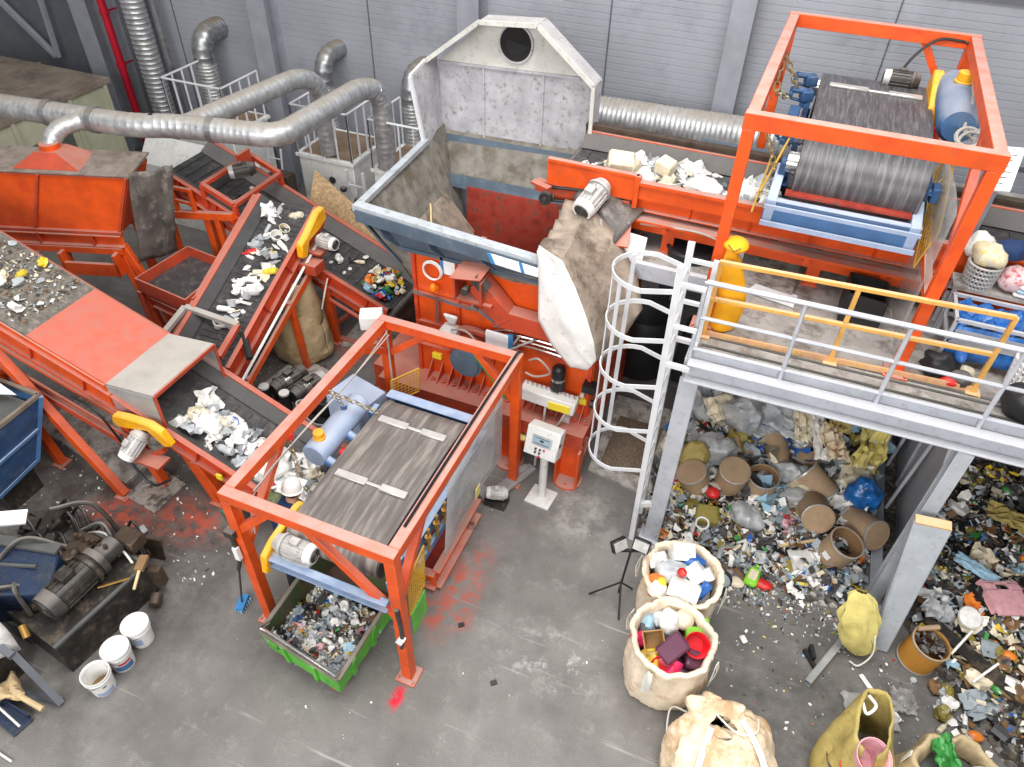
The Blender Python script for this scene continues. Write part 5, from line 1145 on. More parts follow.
# feed conveyor E
t = thing('feed_conveyor', 'long orange conveyor on the deck feeding white waste into the hopper from the right', 'conveyor', (1, 8.95, ZD))
conveyor(t, [(-2.72, 8.95, 3.66), (6.5, 8.95, 3.64)], (0, 1, 0), 1.3, .3, 'orange_paint', 'rubber', 'rubber_skirt', ribs=.3, skirt_w=.2)
b = MB(); b.box(-2.8, -1.62, 8.22, 8.26, 3.68, 4.0); b.box(-2.8, -1.62, 8.2, 8.28, 3.98, 4.02); b.box(-1.66, -1.6, 8.18, 8.26, 3.6, 4.02)
b.build('raised_side', 'orange_paint', t, bevel=.004)
b = MB(); b.box(-1.6, 6.5, 8.22, 8.26, 3.72, 3.92); b.box(-1.6, 6.5, 8.18, 8.28, 3.91, 3.95); b.build('near_side_board', 'orange_paint', t)
b = MB(); b.box(-2.75, 6.5, 9.64, 9.68, 3.7, 3.92); b.box(-2.75, 6.5, 9.62, 9.74, 3.9, 3.94); b.build('far_side_board', 'oily_brown', t)
b = MB(); b.box(-2.75, 6.5, 9.6, 9.64, 3.74, 3.78); b.build('far_rail_strip', 'orange_paint', t)
b = MB(); b.chan((-1.7, 8.24, 3.4), (6.5, 8.24, 3.36), .1, .2, side=-1, t=.016); b.bar((-1.7, 8.14, 3.5), (6.5, 8.14, 3.46), .12, .03)
for k in range(9): b.cyl((-1.2+.85*k, 8.2, 3.42), (-1.2+.85*k, 8.12, 3.42), .04, n=8)
b.build('side_beam', 'orange_paint', t)
for x in (-1.15, .62, 3.2, 5.4):
    for y in (8.3, 9.6): leg(t, (x, y, ZD), (x, y, 3.4), .15)
mo = motor(t, (-2.12, 7.98, 3.72), (-.25, -.9, -.35), .52, .13)
b = MB(); b.slab([(-1.95, 8.2, 3.52), (-1.62, 8.2, 3.56), (-1.55, 7.75, 3.3), (-1.72, 7.72, 3.3)], .03); b.obox((-2.25, 8.05, 3.55), (.3, .3, .03)); b.build('motor_bracket', 'orange_paint', t)
b = MB(); b.cyl((-2.78, 8.12, 3.5), (-2.78, 8.2, 3.5), .085, n=18); b.cyl((-2.78, 8.08, 3.5), (-2.78, 8.12, 3.5), .03, n=10); b.build('pulley', 'dark_motor', t)
b = MB(); b.tube([(-2.8, 8.2, 3.64), (-2.0, 8.2, 3.72)], .02, 6); b.tube([(-2.8, 8.2, 3.46), (-2.0, 8.2, 3.55)], .02, 6); b.build('drive_belt', 'black_plastic', t)
b = MB(); b.chan((-2.95, 8.22, 3.62), (-1.7, 8.22, 3.58), .08, .14, side=-1); b.bar((-2.95, 8.12, 3.72), (-2.7, 8.05, 3.7), .1, .03); b.build('head_frame', 'orange_old', t)
b = MB(); b.tube(smooth_path([(-1.95, 7.85, 3.55), (-1.85, 7.75, 3.3), (-1.7, 7.8, 3.25), (-1.62, 8.0, 3.5)]), .018, 6); b.tube(smooth_path([(-1.5, 8.12, 3.45), (-.8, 8.08, 3.52), (-.3, 8.1, 3.4)]), .014, 6); b.build('cable', 'hose_grey', t)
b = MB(); b.cyl((-2.6, 8.3, 3.3), (-2.6, 8.3, 3.02), .03, n=10); b.build('scraper_tube', 'hose_grey', t)

# upper cage
t = thing('upper_cage', 'large orange box frame standing on the deck around the upper black-belted magnet', 'frame', (.6, 8.6, ZD))
UL, UR, UF, UB, UT = -.42, 1.62, 6.92, 10.4, 5.42
for x in (UL, UR):
    for y in (UF, UB): post(t, x, y, ZD, UT-.105, .115)
for y in (UF, UB): b = MB(); b.bar((UL-.065, y, UT-.03), (UR+.065, y, UT-.03), .115, .15); b.build('cross_beam', 'orange_paint', t, bevel=.005)
for x in (UL, UR): b = MB(); b.bar((x, UF+.06, UT-.03), (x, UB-.06, UT-.03), .115, .14); b.build('side_beam', 'orange_paint', t, bevel=.005)
for p, q in (((UR, UF+.02, 4.4), (UR, UF+.9, UT-.1)), ((UR, UB, 4.6), (UR, UB-.7, UT-.1)), ((UR, UB, 4.6), (UR-.5, UB, UT-.1)), ((UL, UB, 4.6), (UL, UB-.7, UT-.1)), ((UR, UF+.05, 3.9), (UR-.05, UF+1.5, 4.1))):
    b = MB(); b.bar(p, q, .08, .08, up=(0, 1, 0)); b.build('brace', 'orange_paint', t)
b = MB(); b.grid([[(UR-.06+.02*math.sin(j), UF+.25+1.7*j/6, 4.75-1.6*i/6-.15*j/6*i/6) for j in range(7)] for i in range(7)]); b.build('clear_curtain', 'clear_thin', t, thick=.005)
b = MB(); b.tube(smooth_path([(.9, 10.2, 4.78), (1.02, 10.25, 5.15), (1.22, 10.3, 5.38), (1.45, 10.33, 5.4), (1.58, 10.3, 5.38), (1.62, 9.9, 5.36)]), .016, 6); b.build('black_cable', 'black_plastic', t)
b = MB(); b.tube(smooth_path([(1.62, 9.9, 5.36), (1.6, 9.4, 5.3), (1.62, 9.0, 5.2), (1.6, 8.7, 5.0), (1.68, 8.4, 5.0)]), .02, 6); b.torus((1.62, 8.45, 5.0), .11, .022, 20, 6, Matrix.Rotation(.6, 3, 'X')); b.torus((1.66, 8.4, 4.96), .12, .018, 20, 6, Matrix.Rotation(.9, 3, 'X')); b.build('grey_cable', 'hose_grey', t)
chain(t, [(UL+.02, 9.4, 5.3), (UL+.06, 9.2, 4.9), (-.2, 9.5, 4.75)], .035); chain(t, [(UL+.02, 9.4, 5.3), (-.15, 9.6, 4.85)], .035); chain(t, [(1.55, 8.3, 4.6), (1.45, 8.2, 4.5)], .03); chain(t, [(UL+.02, 7.6, 5.3), (-.12, 7.9, 4.55)], .03)
t = thing('small_sign', 'white information board fixed outside the right side of the upper cage', 'sign', (2.1, 8.7, 4.4))
b = MB(); q = [V((2.0, 8.45, 4.5)), V((2.22, 8.5, 4.5)), V((2.32, 9.1, 4.75)), V((2.1, 9.05, 4.75))]; b.slab(q, .02); b.build('board', 'label_white', t)
b = MB()
for k in range(6):
    f = .15+.13*k; a_, c_ = q[0].lerp(q[3], f), q[1].lerp(q[2], f); e = V((0, 0, .014)); b.bar(a_.lerp(c_, .15)+e, a_.lerp(c_, .55+.3*((k*7) % 3)/3)+e, .012, .004)
b.build('text_line', 'dark_motor', t)
b = MB(); b.bar((2.16, 8.8, 3.3), (2.16, 8.8, 4.58), .05, up=(0, 1, 0)); b.bar((2.16, 8.8, ZD), (2.16, 8.8, 3.3), .06, up=(0, 1, 0)); b.build('post', 'column_grey', t)

t = magnet('upper_magnet', 'upper magnet with a broad black belt inside the cage on the deck', .1, 1.34, 8.08, 10.2, 4.86, 4.1, .34, 'belt_black', 'blue_deep', None, (8.3, 9.75), (.7, 9.1, 4.1))
b = MB(); b.chan((-.12, 7.58, 4.22), (1.42, 7.58, 4.22), .14, .22, side=-1, t=.03); b.build('front_beam', 'blue_steel', t, bevel=.006)
b = MB()
for x in (-.06, 1.36): b.slab([(x, 7.55, 4.36), (x, 8.2, 4.5), (x, 8.2, 4.15), (x, 7.55, 4.1)], .1)
b.bar((-.12, 7.6, 4.35), (1.42, 7.6, 4.35), .08, .02); b.build('beam_bracket', 'blue_pale', t, bevel=.006)
b = MB(); b.bar((.05, 7.72, 4.4), (1.3, 7.72, 4.4), .1, .03); b.build('red_lip', 'red_worn', t)
b = MB(); b.bar((-.12, 7.5, 4.31), (1.42, 7.5, 4.31), .03, .04); b.bar((-.12, 7.5, 4.12), (1.42, 7.5, 4.12), .03, .05); b.build('beam_flange', 'blue_pale', t)
b = MB()
for y, z in ((8.5, 4.7), (9.6, 4.78), (10.1, 4.8)): b.obox((-.02, y, z), (.14, .16, .12), (0, 0, .3)); b.cyl((-.2, y, z+.04), (-.02, y, z+.04), .035, n=10); b.cyl((-.2, y-.08, z), (-.2, y+.12, z+.02), .03, n=8); b.bar((-.2, y, z-.06), (0, y+.04, z-.1), .05, .03)
b.obox((-.1, 9.0, 4.62), (.12, .5, .3)); b.build('tensioner', 'blue_deep', t, bevel=.01)
b = MB(); b.cyl((-.02, 8.1, 4.56), (.1, 8.1, 4.56), .12, n=18); b.cyl((-.02, 8.5, 4.72), (.1, 8.5, 4.72), .1, n=18); b.cyl((-.02, 10.2, 4.7), (.1, 10.2, 4.7), .12, n=18); b.build('roller_end', 'steel_bright', t)
b = MB(); b.bar((-.2, 7.6, 4.4), (-.02, 8.7, 4.78), .02, .03); b.bar((-.24, 7.9, 4.0), (-.2, 8.6, 4.4), .02, .03); b.build('scraper_bar', 'yellow_mesh', t)
motor(t, (.98, 10.2, 4.93), (-1, 0, 0), .42, .09, body='dark_motor', fan='cast_grey')
b = MB(); b.prism([(9.35, 4.7), (9.5, 4.68), (10.2, 4.78), (10.3, 4.95), (10.2, 5.1), (10.05, 5.1), (9.45, 4.92)], 'x', 1.3, 1.42); b.build('belt_guard', 'yellow_guard', t, bevel=.015)
mesh_guard(t, (1.5, 7.62, 3.9), (.02, 1.15, .55), (.12, .2, .35), 16, 7)
b = MB(); b.box(.25, 1.2, 10.42, 10.5, 4.5, 4.75); b.build('rear_scraper', 'dark_motor', t)
t = thing('expansion_vessel', 'large dusty blue cylinder with a yellow cap beside the upper black belt', 'vessel', (1.55, 9.5, 4.8))
b = MB(); b.lathe([(0, -.62), (.16, -.62), (.2, -.6), (.205, .58), (.16, .66), (0, .68)], 32, (1.55, 9.42, 4.98), Euler((PI/2, 0, 0)).to_matrix()); b.build('shell', 'blue_vessel', t)
b = MB(); b.cyl((1.55, 10.045, 4.98), (1.55, 10.0, 4.98), .2, n=8) if False else None; b.obox((1.55, 8.73, 4.98), (.02, .02, .02)); b.bar((1.5, 8.795, 4.9), (1.6, 8.795, 5.06), .04, .012, up=(0, 1, 0)); b.build('end_bracket', 'dark_motor', t)
b = MB(); b.cyl((1.56, 9.6, 5.17), (1.56, 9.6, 5.2), .1, n=18); b.cyl((1.56, 9.6, 5.2), (1.56, 9.6, 5.29), .085, n=18); b.build('filler_cap', 'yellow_guard', t, bevel=.008)
b = MB(); b.obox((1.68, 9.15, 5.12), (.12, .12, .16), (0, .4, 0)); b.cyl((1.72, 9.15, 5.12), (1.82, 9.15, 5.1), .03, n=8); b.build('terminal_box', 'blue_steel', t, bevel=.008)
b = MB(); b.bar((1.42, 8.7, 4.5), (1.36, 9.0, 4.86), .05, .03); b.build('red_handle', 'waste_red', t)

# deck clutter
t = thing('stone_panel', 'speckled grey wall panel lying on the deck under the feed conveyor', 'panel', (0, 8.4, ZD))
b = MB(); b.slab([(-.3, 8.0, ZD+.03), (.45, 7.85, ZD+.03), (.5, 8.7, ZD+.03), (-.3, 8.9, ZD+.03)], .05); b.build('panel', 'concrete_slab', t)
t = thing('white_tray', 'flat white tray lying on the deck under the upper magnet', 'tray', (.1, 7.6, ZD))
b = MB(); b.slab([(-.05, 7.75, ZD+.03), (.5, 7.65, ZD+.03), (.52, 7.88, ZD+.03), (.05, 8.0, ZD+.03)], .03); b.build('tray', 'label_white', t)
t = thing('black_crate', 'black crate standing on the deck under the upper magnet', 'crate', (1.2, 7.8, ZD))
b = MB()
for q in (((1.0, 7.6), (1.4, 7.55)), ((1.0, 8.05), (1.4, 8.0)), ((1.0, 7.6), (1.0, 8.05)), ((1.4, 7.55), (1.4, 8.0))): b.bar((*q[0], ZD+.2), (*q[1], ZD+.2), .025, .4)
b.slab([(1.0, 7.6, ZD+.02), (1.4, 7.55, ZD+.02), (1.4, 8.0, ZD+.02), (1.0, 8.05, ZD+.02)], .03); b.build('crate', 'black_plastic', t)
t = thing('sorting_bin', 'tall steel-framed sorting bin lined with blue film on the deck right of the upper cage', 'bin', (2.35, 7.55, ZD))
b = MB()
for x in (2.02, 2.72):
    for y in (7.3, 7.8): b.bar((x, y, ZD), (x, y, ZD+.55), .035, up=(0, 1, 0))
for z in (.3, .55):
    for y in (7.3, 7.8): b.bar((2.02, y, ZD+z), (2.72, y, ZD+z), .035)
    for x in (2.02, 2.72): b.bar((x, 7.3, ZD+z), (x, 7.8, ZD+z), .035)
b.build('frame', 'walk_grey', t)
mat('film_blue', srgb(44, 108, 184), .25, var=.3, scale=6, bump=.8, bsc=9)
b = MB(); b.grid([[(2.04+.66*j/16, 7.32+.46*i/16, ZD+.5+.1*mnoise.noise(V((i*.45, j*.45, 2)))+.04*mnoise.noise(V((i*1.1, j*1.1, 5)))) for j in range(17)] for i in range(17)]); b.grid([[(2.04+.66*j/8+.02*math.sin(5*j), 7.29-.01*math.sin(1.3*j+i), ZD+.5-.4*i/5) for j in range(9)] for i in range(6)]); b.build('blue_film', 'film_blue', t, thick=.006)
b = MB(); b.box(2.05, 2.7, 7.265, 7.275, ZD+.3, ZD+.46); b.build('clear_strip', 'clear_sheet', t)
t = thing('sorting_table', 'narrow steel table right of the upper cage holding a basket and folded cloths', 'table', (2.45, 8.0, ZD))
b = MB(); b.box(1.98, 3.1, 7.84, 8.14, ZD+.58, ZD+.62); b.build('top', 'deck_metal', t)
for x in (2.02, 3.05):
    for y in (7.88, 8.1): b = MB(); b.bar((x, y, ZD), (x, y, ZD+.58), .04, up=(0, 1, 0)); b.build('leg', 'walk_grey', t)
def basket(name, lab, c, r, h, m):
    t = thing(name, lab, 'basket', c); c = V(c); b = MB(); n = 26
    for k in range(n):
        a = 2*PI*k/n; b.bar(c+V((r*.85*math.cos(a), r*.85*math.sin(a), 0)), c+V((r*math.cos(a), r*math.sin(a), h)), .014, .03, up=(math.cos(a), math.sin(a), 0))
    for i in range(6): b.torus(c+V((0, 0, h*i/5)), r*(.85+.15*i/5), .014, 28, 5)
    b.build('lattice', m, t); b = MB(); b.cyl(c, c+V((0, 0, .015)), r*.84, n=24); b.build('bottom', m, t); return t
basket('laundry_basket', 'round grey lattice basket of gloves on the table right of the upper cage', (2.2, 7.97, ZD+.625), .16, .26, 'cast_grey')
basket('laundry_basket', 'white lattice basket at the right edge behind the yellow railing', (2.86, 7.2, ZD+.005), .2, .34, 'white_paint')
def cloth(lab, c, s, m, seed, loc=None):
    r = random.Random(seed); b = MB(); c = V(c); n = 16; ph = [r.uniform(0, 6) for _ in range(6)]
    b.ball((0, 0, 0), (s[0], s[1], s[2]), 20, 12)
    for v in b.bm.verts:
        k = 1+.25*mnoise.noise(v.co*7+V((seed, 0, 0)))+.12*mnoise.noise(v.co*19); v.co *= k; v.co.z = max(v.co.z, -s[2]*.7)
        v.co += c
    return tag(b.build('cloth', m, loc=tuple(c)), lab, 'cloth')
mat('cloth_stripe', srgb(216, 190, 190), .85, var=.2, stain_or_shade=srgb(170, 60, 70), sthr=.54, ssc=16)
mat('cloth_gloves', srgb(214, 206, 180), .85, var=.2, stain_or_shade=srgb(232, 196, 110), sthr=.56, ssc=14)
cloth('pile of pale work gloves heaped over the grey lattice basket', (2.2, 8.0, ZD+.97), (.17, .18, .12), 'cloth_gloves', 3)
cloth('navy blue crumpled cloth on top of the gloves right of the upper cage', (2.38, 8.08, ZD+1.02), (.17, .12, .11), 'vest_navy', 5)
cloth('red and white patterned cloth bundle beside the grey lattice basket', (2.5, 8.0, ZD+.76), (.14, .15, .14), 'cloth_stripe', 8)
cloth('white rag heap behind the grey lattice basket', (2.12, 8.2, ZD+.95), (.14, .12, .16), 'waste_white', 9)
t = thing('folded_cloths', 'stack of folded white and yellow-green cloths on the right end of the sorting table', 'cloths', (2.72, 7.94, ZD+.625))
for k, m_ in enumerate(('waste_white', 'waste_pale_blue', 'waste_white', 'waste_yellow')):
    b = MB(); b.obox((2.72+.01*k, 7.96, ZD+.65+.05*k), (.34, .26, .045), (0, 0, -.1+.05*k)); b.build('folded_cloth', m_, t, bevel=.018)
t = thing('black_bag', 'black rubbish bag slumped on the deck at the right edge by the front railing', 'bag', (2.85, 6.75, ZD))
b = MB(); b.ball((2.85, 6.75, ZD+.16), (.3, .22, .2), 24, 14)
for v in b.bm.verts: v.co += V((0, 0, 1))*.07*mnoise.noise(v.co*6); v.co.z = max(v.co.z, ZD+.002)
b.build('sack', 'black_plastic', t)
def lump(name, lab, cat, c, s, m, seed):
    b = MB(); b.ball((0, 0, 0), s, 20, 12)
    for v in b.bm.verts: v.co *= 1+.35*mnoise.noise(v.co*8+V((seed, 0, 0))); v.co.z = max(v.co.z, -s[2]*.8); v.co += V(c)
    return tag(b.build(name, m, loc=c), lab, cat)
lump('black_bag', 'black bag heap on the deck between the upper cage post and the yellow railing corner', 'bag', (2.02, 7.08, ZD+.12), (.22, .12, .14), 'black_plastic', 3)
lump('black_bag', 'smaller black bag on the deck left of the blue bottle', 'bag', (2.2, 6.98, ZD+.08), (.12, .1, .1), 'dark_motor', 8)
lump('blue_bottle', 'pale blue bottle lying on the black bags behind the yellow railing', 'bottle', (2.16, 7.1, ZD+.26), (.06, .1, .05), 'waste_blue', 5)
lump('red_packet', 'red packet on the deck in front of the black bags', 'packet', (2.14, 6.93, ZD+.05), (.1, .05, .05), 'waste_red', 9)
lump('cream_bag', 'cream paper bag on the deck at the corner of the yellow railing', 'bag', (2.27, 7.08, ZD+.08), (.09, .09, .09), 'waste_cream', 12)
t = thing('chute_box', 'grey steel chute box with open dark round mouth under the feed conveyor', 'chute', (-.9, 10.2, ZD))
b = MB(); b.box(-1.25, -.2, 10.0, 10.5, ZD, ZD+.2); b.slab([(-1.25, 9.9, ZD+.02), (-.2, 9.9, ZD+.02), (-.2, 10.3, ZD+.7), (-1.25, 10.3, ZD+.7)], .02); b.build('box', 'hopper_blue', t)
b = MB(); b.cyl((-.85, 8.35, ZD), (-.85, 8.35, ZD+.12), .3, n=28); b.torus((-.85, 8.35, ZD+.12), .3, .03, 28, 6); b.build('round_mouth', 'black_plastic', t)
# dark tank and motor under the deck behind the ladder
t = thing('black_tank', 'glossy black tank on the floor under the deck, seen through the ladder cage', 'tank', (-1.3, 9.6, 0))
b = MB(); b.lathe([(0, 0), (.5, 0), (.52, .05), (.52, .95), (.45, 1.1), (.2, 1.18), (0, 1.18)], 28, (-1.45, 9.7, 0)); b.build('shell', 'black_plastic', t)
b = MB(); b.box(-.85, -.4, 9.4, 10.2, 0, .8); b.box(-.8, -.5, 9.5, 9.9, .8, 1.05); b.build('pump_block', 'black_plastic', t, bevel=.02)
b = MB(); b.tube(smooth_path([(-.6, 9.5, .9), (-.3, 9.3, 1.2), (-.2, 9.6, .6)]), .04, 8); b.build('hose', 'dark_motor', t)
t = thing('grit_pad', 'pale concrete pad covered in grit at the foot of the caged ladder', 'slab', (-1, 7.8, 0))
b = MB(); b.slab([(-1.5, 7.0, .02), (-.55, 6.85, .02), (-.6, 8.7, .02), (-1.55, 8.7, .02)], .04); b.build('pad', 'concrete_slab', t)
t = thing('grit_pile', 'brown pile of grit spilled inside the foot of the ladder cage', 'pile', (-1.05, 7.7, .04))
mat('grit', srgb(120, 104, 88), .95, var=.35, scale=40, bump=.6, bsc=50)
b = MB(); b.grid([[(-1.38+.7*j/10, 7.15+1.1*i/10, .042+.1*math.sin(PI*i/10)*math.sin(PI*j/10)) for j in range(11)] for i in range(11)]); b.build('grit', 'grit', t); tag(t, t['label'], 'pile', kind='stuff')
# ------------------------------------------------------------------ push walls, kerb and guard below the deck
t = thing('steel_partition', 'tall grey steel partition wall between the two waste heaps under the deck', 'partition', (2.85, 8, 0))
b = MB(); b.prism([(6.5, 0), (12, 0), (12, 2.75), (8.3, 2.75), (7.2, 1.15), (6.5, .2)], 'x', 2.69, 2.74); b.build('sheet', 'walk_grey', t)
b = MB()
for y in (8.5, 10.2): b.bar((2.68, y, 0), (2.68, y, 2.7), .05, .06, up=(0, 1, 0))
b.bar((2.67, 8.0, 1.7), (2.5, 7.85, .15), .04, .04); b.bar((2.67, 8.9, 2.1), (2.5, 8.7, .15), .04, .04); b.build('stiffener', 'walk_grey', t)
b = MB(); b.ibeam((2.4, 6.0, .11), (2.36, 12, .11), .14, .22, .02); tag(b.build('kerb_beam', 'column_grey', loc=(2.4, 8, 0)), 'low grey steel beam along the floor at the right edge of the left waste heap', 'beam')
t = thing('push_plate', 'pale grey steel push plate with a worn yellow top edge leaning against the column', 'plate', (2.6, 5.75, 0))
b = MB(); q = [V((2.43, 5.68, .02)), V((2.61, 5.69, .02)), V((2.53, 5.92, 2.04)), V((2.2, 5.92, 2.0))]; b.slab(q, .03)
for a_, c_ in ((q[0], q[3]), (q[1], q[2])): b.slab([a_, c_, c_+V((0, .1, -.05)), a_+V((0, .1, -.02))], .02)
b.build('plate', 'plate_grey', t, bevel=.004)
b = MB(); b.bar(q[3]+V((0, .04, .0)), q[2]+V((0, .04, .0)), .11, .04, up=(0, -.1, 1)); b.build('top_edge', 'yellow_paint', t)
t = thing('steel_angle', 'long grey steel channel lying on the floor towards the camera below the yellowish sack', 'channel', (1.9, 5.4, 0))
b = MB(); b.chan((1.74, 4.92, .05), (2.3, 6.1, .05), .07, .09, t=.01); b.build('channel', 'channel_steel', t)
b = MB(); b.bar((1.7, 5.32, .04), (1.88, 5.08, .04), .04, .05); b.bar((1.75, 5.35, .1), (1.8, 5.2, .1), .04, .1); b.build('hook', 'black_plastic', t)
t = thing('yellow_sack', 'pale yellow empty woven sack slumped against the foot of the leaning push plate', 'sack', (2.3, 5.6, 0))
ax = smooth_path([(2.27, 5.5, .05), (2.19, 5.52, .35), (2.09, 5.58, .7), (2.02, 5.64, 1.0)], 5); rad = [.05, .11, .15, .18, .19, .2, .2, .2, .19, .19, .18, .17, .16, .15, .12, .06]
b = MB(); rg = []
for i, p in enumerate(ax):
    row = []
    for k in range(33):
        a = 2*PI*k/32; o = V((math.cos(a), .45*math.sin(a), .1*math.cos(a)))
        row.append(p+o*rad[min(i, 15)]*(1+.35*mnoise.noise(V((math.cos(a)*2.2, math.sin(a)*2.2, i*.28)))+.12*math.sin(7*a+i*.5)))
    rg.append(row)
b.grid(rg); b.build('fabric', 'bag_yellow', t)
b = MB(); b.tube(smooth_path([(2.33, 5.5, .5), (2.38, 5.42, .25), (2.3, 5.36, .04), (2.2, 5.38, .04)]), .01, 5); b.build('cord', 'strap_white', t)

# ------------------------------------------------------------------ waste heaps
def sstep(a, c, x): k = max(0, min(1, (x-a)/(c-a))); return k*k*(3-2*k)
def h1(x, y):
    e = 5.98+.22*mnoise.noise(V((x*1.6, 0, 3)))
    k = sstep(e-.1, e+1.2, y)*sstep(-.75, -.2, x-.1*(y-6))*sstep(2.42, 2.1, x)
    return k*(.3+.28*sstep(7.2, 8.6, y)+.14*mnoise.noise(V((x*1.3, y*1.3, 1)))+.06*mnoise.noise(V((x*4, y*4, 5))))
def edge2(x): return 5.95-1.35*(x-2.9) if x < 3.9 else 4.6-1.2*(x-3.9)
def h2(x, y):
    e = edge2(x); k = sstep(e-.1, e+1.4, y)*(sstep(2.45, 2.9, x))
    return k*(.3+.5*sstep(6.6, 8.8, y)+.14*mnoise.noise(V((x*1.3, y*1.3, 9)))+.06*mnoise.noise(V((x*4, y*4, 7))))
def mixed_mat(name, cols, sc):
    m = bpy.data.materials.new(name); m.use_nodes = True; nt = m.node_tree; N = nt.nodes; L = nt.links; b = N['Principled BSDF']
    tc = N.new('ShaderNodeTexCoord'); nz = N.new('ShaderNodeTexNoise'); nz.inputs['Scale'].default_value = 9; L.new(tc.outputs['Object'], nz.inputs['Vector'])
    ad = N.new('ShaderNodeVectorMath'); ad.operation = 'MULTIPLY_ADD'; ad.inputs[1].default_value = (.12,)*3; L.new(nz.outputs['Color'], ad.inputs[0]); L.new(tc.outputs['Object'], ad.inputs[2])
    vo = N.new('ShaderNodeTexVoronoi'); vo.inputs['Scale'].default_value = sc; L.new(ad.outputs[0], vo.inputs['Vector'])
    sp = N.new('ShaderNodeSeparateColor'); L.new(vo.outputs['Color'], sp.inputs[0])
    cr = N.new('ShaderNodeValToRGB'); cr.color_ramp.interpolation = 'CONSTANT'; L.new(sp.outputs[0], cr.inputs[0]); el = cr.color_ramp.elements
    for i, c in enumerate(cols):
        e = el[i] if i < 2 else el.new(i/len(cols)); e.position = i/len(cols); e.color = srgb(*c)
    L.new(cr.outputs[0], b.inputs['Base Color']); b.inputs['Roughness'].default_value = .6
    bp = N.new('ShaderNodeBump'); bp.inputs['Strength'].default_value = .8; bp.inputs['Distance'].default_value = .04; L.new(vo.outputs['Distance'], bp.inputs['Height']); L.new(bp.outputs[0], b.inputs['Normal'])
    M[name] = m
mixed_mat('heap_mixed', [(92, 84, 76), (70, 66, 62), (120, 112, 104), (54, 52, 52), (150, 146, 142), (98, 86, 70), (112, 118, 124), (64, 58, 52), (176, 172, 168), (84, 78, 74), (130, 96, 70)], 16)
mixed_mat('heap_dark', [(66, 60, 54), (48, 46, 44), (84, 76, 66), (40, 40, 40), (104, 98, 92), (76, 66, 48), (58, 62, 64), (50, 44, 40), (124, 118, 112), (66, 58, 54)], 16)
def heap(name, lab, x0, x1, y0, y1, hf, m):
    nx, ny = int((x1-x0)/.06), int((y1-y0)/.06); b = MB()
    b.grid([[(x0+(x1-x0)*i/nx, y0+(y1-y0)*j/ny, hf(x0+(x1-x0)*i/nx, y0+(y1-y0)*j/ny)*(1+.2*mnoise.noise(V((i*.6, j*.6, 2))))-.012) for i in range(nx+1)] for j in range(ny+1)])
    o = b.build(name, m, loc=((x0+x1)/2, (y0+y1)/2, 0)); tag(o, lab, 'waste heap', kind='stuff')
heap('waste_heap', 'packed mixed rubbish of the left heap under the deck', -1.0, 2.34, 5.8, 11.5, h1, 'heap_mixed')
heap('waste_heap', 'packed dark rubbish of the right heap beyond the leaning push plate', 2.78, 7, 3.0, 11.5, h2, 'heap_dark')
b = MB()
for k in range(260):
    x, y = rnd.uniform(2.46, 2.66), rnd.uniform(6.1, 11); b.obox((x, y, .03), (rnd.uniform(.02, .09), rnd.uniform(.02, .07), .03), (rnd.uniform(-.5, .5), rnd.uniform(-.5, .5), rnd.uniform(0, 6)))
tag(b.build('litter_strip', 'litter_cover', loc=(2.6, 8, 0)), 'strip of small litter between the low steel beam and the partition', 'litter', kind='stuff')

